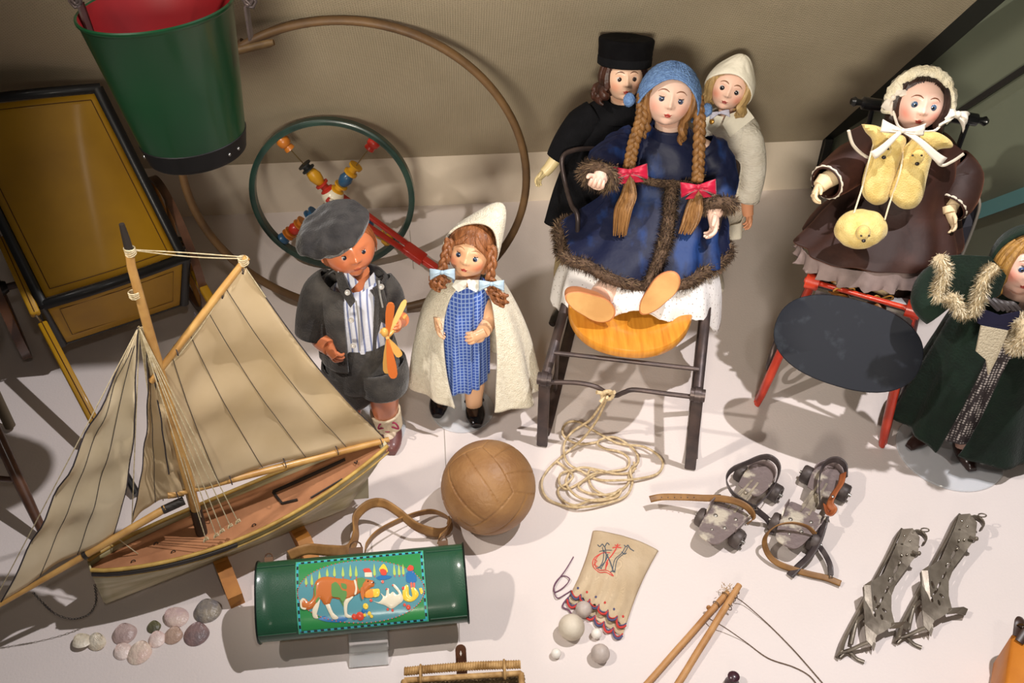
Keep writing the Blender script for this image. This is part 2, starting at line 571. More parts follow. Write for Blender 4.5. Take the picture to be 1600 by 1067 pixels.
# ------------------------------------------------------------------ linen drawstring bag
m_linen = mat('bag_linen', rgb(212, 190, 158), 0.85, col2=rgb(198, 174, 140), scale=16, bump=0.35, bscale=90, weave=700)
m_red = plain('red_thread', 196, 58, 52, 0.7)
m_navy = plain('slate_thread', 78, 88, 96, 0.7)
m_purple = plain('violet_cord', 108, 72, 92, 0.6)
def build_bag():
    # outline corners on the floor, pixel quads: top-left, top-right, bottom-right, bottom-left
    TL, TR, BR, BL = F(925, 826, .01), F(1031, 858, .01), F(977, 978, .004), F(893, 926, .004)
    t = thing('drawstring_bag', 'cream linen drawstring bag with red and blue monogram lying flat with its mouth open', 'bag', F(955, 900))
    def P(u, v, h):       # u across, v down
        a = TL.lerp(TR, u); b = BL.lerp(BR, u)
        p = a.lerp(b, v)
        bul = (max(0, math.sin(PI * min(1, max(0, u)))) ** 0.55) * (0.42 + 0.58 * math.sin(PI * min(1, 0.08 + v * 0.9)) ** 0.6)
        pin = 0.04 * math.sin(PI * v) 
        side = (u - 0.5) * 2
        p += (TR - TL).normalized() * (-0.006 * side * math.sin(PI * v * 0.9 + .4))
        cre = 0.0016 * math.sin(u * 34 + 2 * math.sin(v * 6)) * max(0, v - 0.45) * 2.4 + 0.0012 * noise.noise(V((u * 5, v * 6, 0)))
        p.z = 0.003 + bul * 0.020 * h + (cre if h > 0.5 else 0)
        return p
    mb = MB()
    nu, nv = 50, 44
    def edge(u): return 1.0 + 0.045 * abs(math.sin(u * PI * 4.5))
    mb.grid([[P(i / nu, j / nv * (edge(i / nu)), 1.0) for j in range(nv + 1)] for i in range(nu + 1)])
    mb.grid([[P(i / nu, j / nv * 1.12, -0.05 if j / nv > 0.0 else 0.3) for j in range(nv + 1)] for i in range(nu + 1)])
    b = obj('bag_cloth', mb, m_linen, t, solid=0.0012)
    # scalloped crochet edges, red and blue
    rd, bl = MB(), MB()
    rd2, bl2 = MB(), MB()
    n = 6
    for k in range(n):
        for lay, (va, h) in enumerate(((1.0, 1.0), (1.12, 0.0))):
            pts = []
            for q in range(9):
                uu_ = (k + q / 8) / n
                d = 0.065 * math.sin(PI * q / 8) ** .7
                pts.append(P(min(1, uu_), va + d, h) + V((0, 0, 0.0015 + (0 if lay == 0 else 0.001))))
            (rd if (k + lay) % 2 else bl).tube(pts, 0.0021, 6)
            pts2 = [p + (TL - BL).normalized() * 0.004 for p in pts]
            (bl if (k + lay) % 2 else rd).tube(pts2, 0.0013, 6)
        c = P((k + 0.5) / n, 0.93, 1.0) + V((0, 0, 0.001))
        (rd if k % 2 else bl).ell(c, 0.0022, 0.0028, 0.0012, None, 8, 6)
    obj('scalloped_edge', rd, m_red, t); obj('scalloped_edge', bl, plain('blue_thread', 78, 78, 112, 0.7), t)
    # monogram
    def U(px, py):        # pixel of the photo -> u,v on the bag, through the bag's own four corners
        best = None
        for i in range(2):
            pass
        p = F(px, py, 0.018)
        # inverse bilinear by a few newton steps
        u, v = 0.5, 0.5
        for _ in range(12):
            q = P(u, v, 1); e = 1e-3
            du = (P(u + e, v, 1) - q) / e; dv = (P(u, v + e, 1) - q) / e
            r = p - q
            det = du.x * dv.y - du.y * dv.x
            u += (r.x * dv.y - r.y * dv.x) / det; v += (du.x * r.y - du.y * r.x) / det
        return u, v
    def stroke(mbx, pix, w):
        uv = [U(*q) for q in pix]
        pts = cr([P(a, b_, 1) + V((0, 0, 0.0012)) for a, b_ in uv], 5)
        mbx.tube(pts, w, 6, up=(0, 0, 1), flat=0.5)
    s = 380 / 1578; 
    def z(*l): return [(840 + x * s, 810 + y * s) for x, y in l]
    na, re = MB(), MB()
    # W: doubled strokes with serifs
    for dx in (0, 16):
        stroke(na, z((420 + dx, 185), (428 + dx, 240), (420 + dx, 290), (395 + dx, 330)), 0.0008)
        stroke(na, z((585 - dx, 190), (560 - dx, 235), (515 - dx, 280), (500 - dx, 355)), 0.0008)
    stroke(na, z((430, 215), (455, 260), (475, 310), (490, 360)), 0.0011)
    stroke(na, z((395, 330), (440, 285), (455, 240)), 0.0009)
    stroke(na, z((400, 215), (440, 212), (480, 215)), 0.0008)
    for q in (((390, 165), (405, 180), (420, 165), (435, 185), (450, 160), (465, 175)), ((560, 180), (575, 190), (585, 178), (600, 200), (625, 215)), ((380, 330), (400, 322), (415, 335)), ((470, 360), (490, 350), (500, 362)), ((545, 225), (560, 240), (575, 232))):
        stroke(na, z(*q), 0.0010)
    # C and cross strokes in red
    for dx in (0, 14):
        stroke(re, z((470, 232), (420, 230), (375 + dx, 250), (358 + dx, 280), (365 + dx, 320), (400, 355 - dx), (440, 360 - dx), (470, 375 - dx), (492, 385)), 0.0009)
    stroke(re, z((365, 262), (385, 280), (366, 300), (392, 318)), 0.0007)
    stroke(re, z((520, 172), (505, 210), (480, 250), (450, 290), (440, 340)), 0.0012)
    stroke(re, z((485, 198), (510, 194), (542, 200)), 0.0012)
    stroke(re, z((500, 178), (520, 186), (535, 178)), 0.0009)
    stroke(re, z((440, 295), (455, 300), (445, 325)), 0.0009)
    obj('monogram', na, m_navy, t); obj('monogram', re, plain('monogram_red', 206, 70, 60, 0.7), t)
    # draw cord loops at the left
    mb = MB()
    pl = [(896, 870), (884, 890), (868, 912), (866, 925), (880, 918), (890, 905), (878, 900), (866, 915), (870, 934), (884, 928), (893, 922)]
    mb.tube(cr([F(x, y, 0.002 + 0.0015 * (i % 3)) for i, (x, y) in enumerate(pl)], 8), 0.0011, 6)
    mb.tube(cr([F(x, y, 0.003) for x, y in ((897, 925), (884, 938), (879, 948), (888, 953), (894, 961))], 8), 0.0015, 6)
    obj('draw_cord', mb, m_purple, t)
build_bag()
# ------------------------------------------------------------------ rope of the sledge chair
m_rope = mat('cotton_cord', rgb(216, 194, 156), 0.8, col2=rgb(184, 160, 120), scale=120, bump=0.5, bscale=400)
def build_rope():
    s = 0.3
    def z(l): return [(820 + x * s, 500 + y * s) for x, y in l]
    P1 = z([(430, 400), (410, 450), (370, 530), (300, 620), (205, 700), (120, 780), (88, 850), (110, 920), (180, 960), (280, 975), (400, 960), (520, 920), (560, 850), (550, 780), (590, 740), (580, 690), (540, 650), (470, 610), (400, 620), (380, 645), (420, 670), (490, 685), (540, 720), (530, 770), (440, 790), (360, 800), (300, 840), (280, 870), (330, 900), (420, 910), (490, 890), (540, 850), (545, 800), (580, 770)])
    P2 = z([(428, 405), (400, 440), (340, 520), (250, 580), (205, 650), (220, 740), (300, 790), (380, 830), (480, 835), (600, 825), (690, 800), (720, 750), (690, 700), (620, 660), (540, 650), (480, 640), (430, 615), (350, 570), (280, 530), (220, 535), (195, 580), (220, 620), (290, 645), (380, 635)])
    P3 = z([(570, 740), (560, 790), (480, 800), (380, 780), (300, 768), (240, 790), (215, 840), (240, 890), (300, 930), (400, 940), (480, 920), (500, 880), (440, 915), (360, 880), (330, 820), (340, 780), (370, 800), (300, 840), (220, 880), (180, 850), (190, 800), (250, 780)])
    P4 = z([(165, 735), (200, 760), (250, 810), (220, 850), (175, 880), (190, 930), (260, 965), (340, 940), (420, 930), (500, 900)])
    mb = MB()
    rnd = random.Random(4)
    for k, (P, top) in enumerate(((P1, 1), (P2, 1), (P3, 0), (P4, 0))):
        pts = []
        for i, (x, y) in enumerate(P):
            zh = 0.004 + 0.003 * ((i * 7 + k * 3) % 4)
            if top and i < 4: zh = (0.185, 0.13, 0.07, 0.025)[i]
            pts.append(F(x, y, zh))
        mb.tube(cr(pts, 10), 0.0026, 8)
    kn = V(KNOT)
    for a in range(5):
        d = V((math.cos(a * 2.2), -0.4, math.sin(a * 2.2))) * 0.011
        pts = [kn + Matrix.Rotation(q / 10 * 2 * PI, 3, V((d.z, 0.3, d.x)).normalized()) @ d for q in range(11)]
        mb.tube(pts, 0.0038, 7)
    for e in (V((-0.022, -.004, .008)), V((-0.014, -.012, -.012)), V((0.012, -.01, 0.014))):
        mb.tube([kn, kn + e], [0.0035, 0.0042], 7)
    solo('pull_cord', mb, m_rope, 'cream cotton pull cord knotted to the iron sledge chair and coiled on the floor', 'rope')
KNOT = W(949, 615, 1.325)
build_rope()
# ------------------------------------------------------------------ two sticks with a string
m_stick = mat('peeled_stick', rgb(196, 148, 96), 0.55, col2=rgb(168, 118, 70), scale=25, stretch=(1, 1, 1), bump=0.2, bscale=60)
m_string = plain('brown_string', 98, 76, 58, 0.8)
def build_sticks():
    t = thing('top_whip', 'pair of thin peeled wooden sticks tied together at their tips with brown string', 'whip', F(1090, 1000))
    for a, b, r in (((1137, 925), (992, 1090), 0.0058), ((1155, 914), (1046, 1090), 0.0062)):
        mb = MB()
        pa, pb = F(*a, 0.014 if r < .006 else .02), F(*b, 0.008)
        n = 14
        pts = [pa.lerp(pb, i / n) + V((0.0002 * math.sin(i * 1.3), 0, 0)) for i in range(n + 1)]
        mb.tube(pts, [r * 0.9] + [r] * (n - 1) + [r], 12)
        if r < .006:
            mb.ell(F(1107, 949, .016), .004, .003, .006)
        obj('stick', mb, m_stick, t)
    mb = MB()
    for (px, py), r in (((1150, 923), .008), ((1147, 929), .008), ((1144, 934), .0082), ((1119, 944), .0075), ((1138, 948), .0082), ((1133, 930), .0075)):
        c = F(px, py, 0.016)
        ax = (F(1137, 925) - F(992, 1067)).normalized()
        u1 = ax.cross(up).normalized()
        pts = [c + (u1 * math.cos(q / 12 * 2 * PI) + up * math.sin(q / 12 * 2 * PI)) * r * 0.86 for q in range(13)]
        mb.tube(pts, 0.0009, 5)
    mb.tube(cr([F(1151, 934, .016), F(1165, 944, .006), F(1200, 975, .002), F(1235, 1010, .002), F(1262, 1040, .002), F(1292, 1075, .002)], 8), 0.0009, 6)
    mb.tube(cr([F(1105, 965, .012), F(1118, 972, .018), F(1135, 982, .012), F(1165, 1003, .002), F(1200, 1028, .002), F(1240, 1042, .002), F(1265, 1056, .002), F(1280, 1075, .002)], 8), 0.0009, 6)
    obj('string', mb, m_string, t)
    mb = MB()
    rnd = random.Random(2)
    for _ in range(26):
        c = F(1134, 922, .018) + V((rnd.uniform(-.01, .01), rnd.uniform(-.005, .008), rnd.uniform(-.004, .006)))
        d = V((rnd.uniform(-1, 1), rnd.uniform(-1, 1), rnd.uniform(-.2, 1))).normalized() * .006
        mb.tube([c, c + d * .6 + V((0, 0, .001)), c + d], 0.0006, 4)
    obj('frayed_end', mb, plain('frayed_fibre', 190, 160, 124, 0.9), t)
build_sticks()
# ------------------------------------------------------------------ small dark knob at the bottom edge
mb = MB()
P = F(1143, 1068, 0.0)
prof = [(0.0, .012), (.004, .012), (.008, .009), (.016, .006), (.020, .009), (.024, .010), (.028, .006)]
mb.loft([[P + V((math.cos(2 * PI * i / 20) * r, math.sin(2 * PI * i / 20) * r, z)) for i in range(20)] for z, r in prof])
solo('spinning_top', mb, plain('dark_lacquer', 62, 34, 44, 0.35, coat=0.3), 'dark lacquered wooden spinning top cut off by the bottom edge', 'spinning top')
# ------------------------------------------------------------------ wicker basket at the bottom edge
m_wick = mat('wicker', rgb(196, 158, 104), 0.65, col2=rgb(150, 112, 62), scale=60, bump=0.4, bscale=150)
m_wickd = mat('wicker_inner', rgb(128, 104, 70), 0.75, col2=rgb(98, 78, 52), scale=60, bump=0.4, bscale=150)
m_bleather = mat('brown_leather', rgb(118, 76, 54), 0.5, col2=rgb(90, 58, 42), scale=40, bump=0.2, bscale=120)
def build_basket():
    t = thing('wicker_basket', 'rectangular wicker basket with a leather closing tab, cut off by the bottom edge', 'basket', F(722, 1067))
    hz = 0.12
    A, B = F(632, 1049, hz), F(813, 1038, hz)      # back rim
    ax = (B - A).normalized(); fr = V((ax.y, -ax.x, 0))
    # lid roll along the back
    rim = MB()
    n = 60
    def twist(mbx, a, b, r, turns, rr):
        for ph in (0, PI):
            pts = []
            for i in range(n + 1):
                q = i / n; an = q * turns * 2 * PI + ph
                d = (b - a).normalized(); s1 = d.cross(up).normalized(); 
                pts.append(a.lerp(b, q) + (s1 * math.cos(an) + up * math.sin(an)) * r)
            mbx.tube(pts, rr, 7)
    rim.tube([A.lerp(B, i / 20) + up * 0.004 * math.sin(i / 20 * PI) for i in range(21)], 0.0062, 10)
    rnd = random.Random(5)
    for i in range(46):          # wrapping of split cane around the rod
        c = A.lerp(B, (i + .5) / 46) + up * 0.004 * math.sin((i + .5) / 46 * PI)
        pts = [c + (up * math.sin(q / 10 * 2 * PI) + fr * math.cos(q / 10 * 2 * PI)) * 0.0062 + ax * (0.0035 * (q / 10 - .5)) for q in range(11)]
        rim.tube(pts, 0.0012, 4)
    obj('lid_roll', rim, m_wick, t)
    # body
    A2, B2 = A + fr * 0.014 - up * 0.002, B + fr * 0.014 - up * 0.002
    dp = 0.15
    rm = MB()
    cs = [A2, B2, B2 + fr * dp, A2 + fr * dp]
    for i in range(4): rm.tube([cs[i], cs[i].lerp(cs[(i + 1) % 4], .5), cs[(i + 1) % 4]], 0.0048, 9)
    obj('rim', rm, m_wick, t)
    body = MB()
    for r_ in range(9):
        zz = 0.010 + (hz - 0.016) * (1 - r_ / 8.0)
        for i in range(4):
            a, b = cs[i].copy(), cs[(i + 1) % 4].copy(); a.z = b.z = zz
            twist(body, a, b, 0.0028, 13 if i % 2 == 0 else 10, 0.0036)
    body.box((cs[0] + cs[2]) / 2 - up * (cs[0].z - 0.006), (B - A).length * 0.97, dp * 0.97, 0.008, Matrix((ax, -fr, up)).transposed())
    obj('woven_wall', body, m_wickd, t)
    ty = MB()
    for q in (0.14, 0.86):
        c = A.lerp(B, q) + fr * .007
        pts = [c + (fr * math.cos(k / 12 * 2 * PI) * .015 + up * math.sin(k / 12 * 2 * PI) * .011) for k in range(13)]
        ty.tube(pts, 0.0022, 6)
    objs('cane_hinge', ty, m_wick, t)
    # leather tab standing at the back
    tb = MB()
    c = A.lerp(B, 0.49) - fr * 0.008
    o = []
    w2 = 0.0085
    hgt = 0.030
    for k in range(13):
        a = PI * k / 12; o.append(c + ax * math.cos(a) * w2 + (up * 0.75 - fr * 0.66) * (hgt - w2 + math.sin(a) * w2))
    o += [c - ax * w2 - up * .03, c + ax * w2 - up * .03]
    tb.slab(o, fr * 0.75 + up * 0.66, 0.003)
    tab = obj('leather_tab', tb, m_bleather, t)
    hl = MB(); cc = c + (up * 0.75 - fr * 0.66) * (hgt * 0.55) + (fr * .75 + up * .66) * 0.0032
    hl.slab([cc + ax * .0016, cc + (up * .75 - fr * .66) * .005, cc - ax * .0016, cc - (up * .75 - fr * .66) * .004], fr * .75 + up * .66, 0.0004)
    obj('slot', hl, plain('slot_light', 214, 206, 196), tab)
    # folded cloths inside
    for k, (u_, col, lab) in enumerate(((0.32, rgb(70, 104, 104), 'teal folded cloth inside the wicker basket, left of the violet one'), (0.66, rgb(66, 50, 140), 'violet blue folded cloth inside the wicker basket'))):
        mb = MB()
        ctr = A2.lerp(B2, u_) + fr * 0.055; ctr.z = 0.04
        g = [[ctr + ax * (i / 14 - .5) * 0.055 + fr * (j / 14 - .5) * 0.075 + up * (0.03 * (math.sin(PI * i / 14) * math.sin(PI * j / 14)) ** .4 + 0.006 * noise.noise(V((i * .3, j * .3, k)))) for j in range(15)] for i in range(15)]
        mb.grid(g)
        g2 = [[p - up * (p.z - 0.012) for p in row] for row in g]
        mb.grid(g2)
        edge = [g[0][j] for j in range(15)] + [g[i][14] for i in range(1, 15)] + [g[14][j] for j in range(13, -1, -1)] + [g[i][0] for i in range(13, 0, -1)]
        mb.loft([edge, [p - up * (p.z - 0.012) for p in edge]], True, False)
        solo('folded_cloth', mb, mat('cloth', col, 0.9, bump=.3, bscale=100), lab, 'cloth', 'cloths in the wicker basket')
build_basket()
# ------------------------------------------------------------------ orange case at the right edge
m_orange = mat('orange_board', rgb(206, 128, 40), 0.5, col2=rgb(186, 108, 30), scale=12, bump=0.1, bscale=80)
def build_case():
    t = thing('school_satchel', 'orange box shaped satchel with dark leather strap cut off at the right edge', 'satchel', F(1590, 1050))
    A = F(1583, 985, 0.10); Bp = F(1568, 1090, 0.10)
    dr = (Bp - A).normalized(); sx = V((-dr.y, dr.x, 0)) 
    if sx.x < 0: sx = -sx
    mb = MB()
    R = Matrix((sx, -dr, up)).transposed()
    if R.determinant() < 0: R = Matrix((sx, dr, up)).transposed()
    L = 0.16; Wd = 0.12
    mb.box(A + dr * L / 2 + sx * Wd / 2 - up * 0.05, Wd, L, 0.098, R, 0.006)
    obj('case_body', mb, m_orange, t)
    st = MB()
    c = A + sx * 0.006
    for path in ([c + dr * .01 + up * .002, c - dr * 0.012 + up * 0.012 - sx * .002, c - dr * 0.024 + up * .004 + sx * .006, c - dr * .02 - up * .016 + sx * .014, c + dr * .0 - up * 0.02 + sx * .018],
                 [c + sx * 0.004 + dr * .02 + up * .003, c + sx * .02 - dr * 0.02 + up * 0.016, c + sx * .05 - dr * 0.04 + up * .02, c + sx * .09 - dr * .03 + up * .006]):
        st.tube(cr(path, 6), 0.007, 8, flat=0.25, up=(0.2, 0.1, 1))
    obj('strap', st, plain('dark_leather', 60, 42, 34, 0.4), t)
    bk = MB()
    for k in range(2):
        cc = c + sx * (.002 + .012 * k) - dr * .004 + up * .012
        bk.tube([cc + (sx * math.cos(q / 8 * 2 * PI) + up * math.sin(q / 8 * 2 * PI)) * .006 for q in range(9)], .0012, 6)
    obj('buckle', bk, plain('brass', 150, 110, 60, 0.3, metal=1.0), t)
build_case()
# ------------------------------------------------------------------ bucket
m_green = mat('green_enamel', rgb(2, 48, 22), 0.32, col2=rgb(1, 38, 17), scale=5, coat=0.2, bump=0.04, bscale=8)
m_black = mat('black_paint', rgb(8, 8, 9), 0.5, col2=rgb(13, 12, 13), scale=60, spec=.25, bump=0.05, bscale=40)
m_redin = mat('red_paint_inside', rgb(122, 8, 14), 0.55, col2=rgb(104, 6, 12), scale=10)
m_iron = mat('dark_iron', rgb(70, 62, 62), 0.42, metal=0.55, col2=rgb(92, 78, 74), scale=30, bump=0.15, bscale=60)
def lathe(mb, c, ax, prof, n=64, ref=None):
    ax = ax.normalized(); a = (ref or ax.orthogonal()); a = (a - ax * a.dot(ax)).normalized(); b = ax.cross(a)
    mb.loft([[c + ax * h + (a * math.cos(2 * PI * i / n) + b * math.sin(2 * PI * i / n)) * r for i in range(n)] for h, r in prof], True, False)
def build_bucket():
    Yb = 1.22
    top = W(257, 14, Yb); bot = W(309, 236, Yb)
    R1 = 121 * mpp(top); R2 = 76 * mpp(bot)
    t = thing('toy_bucket', 'hanging green enamelled bucket with red inside and black foot ring', 'bucket', bot)
    ax = (top - bot); L = ax.length; ax.normalize()
    ax = (ax + V((-0.075, 0.06, 0))).normalized()
    k = 0.13
    mb = MB()
    lathe(mb, bot, ax, [(L * k, lerp(R2, R1, k)), (L * .5, lerp(R2, R1, .5)), (L * .97, lerp(R2, R1, .97)), (L * .975, R1 * 1.0), (L * .985, R1 * 1.02), (L, R1 * 1.02), (L * 1.008, R1 * 1.0), (L, R1 * .98)], 96)
    b = obj('bucket_body', mb, m_green, t)
    mb = MB(); lathe(mb, bot, ax, [(L * 1.0, R1 * .98), (L * .5, lerp(R2, R1, .5) * .97), (L * .06, R2 * .97), (L * .05, R2 * .9), (L * .05, 0.001)], 96)
    obj('bucket_inside', mb, m_redin, t)
    mb = MB(); lathe(mb, bot, ax, [(L * (k + .005), lerp(R2, R1, k)), (L * k, R2 * 1.075), (L * .02, R2 * 1.0), (0, R2 * .99), (-.002, R2 * .96), (0, R2 * .9), (L * .03, R2 * .88), (L * .03, .001)], 96)
    ft = obj('foot_ring', mb, m_black, t)
    rv = MB(); 
    a = ax.orthogonal(); a = (V((0, -1, 0)) - ax * V((0, -1, 0)).dot(ax)).normalized(); b2 = ax.cross(a)
    for dg in (-62, 55, 70, -120, 150):
        an = D(dg)
        rv.ell(bot + ax * L * .06 + (a * math.cos(an) + b2 * math.sin(an)) * R2 * 1.03, .0026, .0026, .0026, None, 8, 6)
    objs('rivet', rv, plain('rivet_metal', 150, 150, 150, .3, metal=1), ft)
    # ears and bail
    for s in (-1, 1):
        e = top + V((s * R1 * 1.03, 0, 0))
        mb = MB()
        mb.slab([e + V((0, -.009, -.04)), e + V((0, .009, -.04)), e + V((s * .002, .009, .006)), e + V((s * .002, -.009, .006))], (s, 0, 0), .003)
        mb.tube([e + V((s * .003, 0, .004)), e + V((s * .012, 0, .002)), e + V((s * .017, 0, .01)), e + V((s * .012, 0, .02)), e + V((s * .003, 0, .02)), e + V((s*.0, 0, .012))], .0022, 8)
        obj('ear', mb, m_iron, t)
    mb = MB()
    pts = [top + V((s_ * (R1 * 1.09), 0, z_)) for s_, z_ in ((-.99, .004), (-1.06, .012), (-1.04, .026), (-.98, .02), (-.97, .008), (-1.03, .006))]
    for i in range(25):
        an = PI - PI * i / 24
        pts.append(top + V((math.cos(an) * R1 * 1.05, 0, .016 + math.sin(an) * R1 * 0.95)))
    pts += [top + V((s_ * (R1 * 1.09), 0, z_)) for s_, z_ in ((1.03, .006), (.97, .008), (.98, .02), (1.04, .026), (1.06, .012), (.99, .004))]
    mb.tube(cr(pts, 3), .0028, 8)
    obj('bail', mb, m_iron, t)
    hk = MB(); tp = top + V((0, 0, .016 + R1 * .95))
    hk.tube([tp + V((0, 0, -.004)), tp + V((0, 0, .9))], .0008, 6)
    solo('hanging_wire', hk, m_iron, 'thin wire the green bucket hangs from, above the frame', 'wire')
build_bucket()
# ------------------------------------------------------------------ big bentwood hoop
m_hoop = mat('bent_wood', rgb(112, 84, 52), 0.55, col2=rgb(84, 62, 40), scale=14, stretch=(1, 1, 1), bump=0.2, bscale=60)
def build_hoop():
    Rh = 0.372
    cpt = F(520, 492, 0); Yh = cpt.y
    c = W(552, 250, Yh + 0.0); c.z = Rh + 0.002
    hx = (V((1, .04, 0))).normalized()
    lean = V((0, -0.015, 1)).normalized()
    mb = MB()
    n = 120
    loops = []
    nrm = hx.cross(lean).normalized()
    def P(a, r): return c + (hx * math.cos(a) + lean * math.sin(a)) * r
    tot = 2 * PI + .25
    for i in range(n + 1):
        a = D(120) + tot * i / n
        off = 0.010 * (i / n)
        o = nrm * (-0.010 + 0.02 * i / n)
        lp = []
        for q in range(10):
            an = 2 * PI * q / 10
            lp.append(P(a, Rh - .006 + .0085 * math.cos(an)) + o + nrm * .011 * math.sin(an))
        loops.append(lp)
    mb.loft(loops)
    solo('wooden_hoop', mb, m_hoop, 'large bentwood hoop standing on edge behind the two standing dolls', 'hoop')
    # driving stick behind the bucket
    mb = MB()
    a = W(428, 66, 1.70); b = W(215, 116, 1.70)
    mb.tube([a, a.lerp(b, .03), b], [.0055, .0075, .0075], 12)
    solo('hoop_stick', mb, mat('stick_wood', rgb(132, 104, 64), .6, col2=rgb(104, 80, 50), scale=40), 'short round wooden stick jutting out from behind the green bucket', 'stick')
build_hoop()
# ------------------------------------------------------------------ push toy wheel with spools
def build_wheel():
    t = thing('push_wheel', 'dark green push toy wheel with coloured spools on spokes and red fork handle', 'push toy', F(520, 418))
    ez = V((0, math.sin(D(7)), math.cos(D(7))))
    cpt = F(520, 418, 0)
    Rv = 0.198
    c = cpt + ez * Rv + up * .004; c.x = W(518, 293, c.y).x
    hx = V((1, 0.02, 0)).normalized()
    nrm = hx.cross(ez)
    mb = MB(); n = 96; loops = []
    for i in range(n):
        a = 2 * PI * i / n
        e = hx * math.cos(a) + ez * math.sin(a)
        prof = [(-.009, -.011), (.0, -.013), (.005, -.010), (.005, .010), (.0, .013), (-.009, .011)]
        loops.append([c + e * (Rv - .004 + r) + nrm * w_ for r, w_ in prof])
    loops.append(loops[0])
    mb.loft(loops, True, False)
    obj('wheel_rim', mb, mat('dark_green_paint', rgb(28, 50, 44), .35, col2=rgb(40, 66, 56), scale=20, coat=.3), t)
    col = dict(y=plain('spool_yellow', 206, 150, 30, .4, coat=.3), r=plain('spool_red', 186, 48, 34, .4, coat=.3), b=plain('spool_blue', 44, 84, 116, .4, coat=.3), o=plain('spool_orange', 190, 112, 36, .4, coat=.3), k=plain('spool_black', 34, 38, 38, .4), w=plain('hub_cream', 226, 216, 190, .4, coat=.3))
    def spool(a, b, seq):
        e = (b - a).normalized()
        mb = MB(); mb.tube([a, b], .0016, 6)
        obj('spoke', mb, plain('steel_wire', 150, 130, 90, .4, metal=.8), t)
        for f0, f1, cc, kind in seq:
            p, q = a.lerp(b, f0), a.lerp(b, f1); L = (q - p).length
            mb = MB()
            pr = {'reel': [(0, .001), (0, .017), (L * .2, .017), (L * .32, .010), (L * .68, .010), (L * .8, .017), (L, .017), (L, .001)],
                  'bead': [(0, .001), (0, .009), (L * .15, .013), (L * .5, .0165), (L * .85, .013), (L, .009), (L, .001)],
                  'cap': [(0, .001), (0, .013), (L * .2, .012), (L * .3, .010), (L * .45, .015), (L * .8, .016), (L, .011), (L, .001)]}[kind]
            lathe(mb, p, e, pr, 20)
            obj('spool', mb, col[cc], t)
    # four spokes at roughly 45 degrees in the picture
    for k, ang in enumerate((0, 1, 2, 3)):
        target = ((436, 214), (588, 218), (444, 372), (602, 372))[k]
        p = PLN(*target, c, nrm); e = (p - c).normalized()
        edge = c + e * (Rv - .011)
        a = c + e * .018
        if k == 0: spool(a, edge, [(.0, .14, 'r', 'reel'), (.14, .40, 'y', 'bead'), (.40, .50, 'k', 'reel'), (.78, .99, 'o', 'cap')])
        if k == 1: spool(a, edge, [(.0, .12, 'y', 'reel'), (.12, .34, 'b', 'bead'), (.34, .50, 'y', 'reel'), (.82, .99, 'r', 'cap')])
        if k == 2: spool(a, edge, [(.28, .4, 'b', 'reel'), (.52, .62, 'o', 'reel'), (.62, .78, 'r', 'bead'), (.78, .86, 'o', 'reel'), (.86, .99, 'b', 'cap')])
        if k == 3: spool(a, edge, [(.2, .4, 'r', 'reel'), (.40, .62, 'b', 'bead'), (.78, .99, 'y', 'cap')])
    mb = MB(); mb.ell(c, .027, .027, .024, None, 28, 18)
    mb.tube([c - nrm * .034, c + nrm * .034], .007, 12)
    obj('hub', mb, col['w'], t)
    mb = MB()
    # fork: two red bars from both ends of the axle that join in a flat handle running down to the floor
    hub1, hub2 = c - nrm * .030, c + nrm * .030
    if hub1.y > hub2.y: hub1, hub2 = hub2, hub1
    end = F(742, 462, .008)
    dn = (end - c).normalized()
    pj = c + dn * ((end - c).length * .52)
    sd2 = V((dn.x, dn.y, 0)).normalized(); sd2 = V((sd2.y, -sd2.x, 0))
    if sd2.y > 0: sd2 = -sd2
    j1, j2 = pj + sd2 * .011, pj - sd2 * .011
    for a, b in ((hub1, j1), (hub2, j2)):
        mb.bar(a - (b - a).normalized() * .012, b + dn * .004, .008, .015, sd2, .002)
    mb.bar(pj - dn * .006, pj + dn * .05, .016, .034, sd2, .002)
    mb.bar(pj + dn * .045, end, .014, .020, sd2, .002)
    objs('fork_handle', mb, plain('handle_red', 176, 42, 30, .35, coat=.4), t)
    mb = MB()
    for hh in (hub1, hub2): mb.ell(hh, .006, .006, .006, None, 12, 8)
    objs('axle_pin', mb, plain('pin_brass', 190, 150, 80, .3, metal=.9), t)
build_wheel()
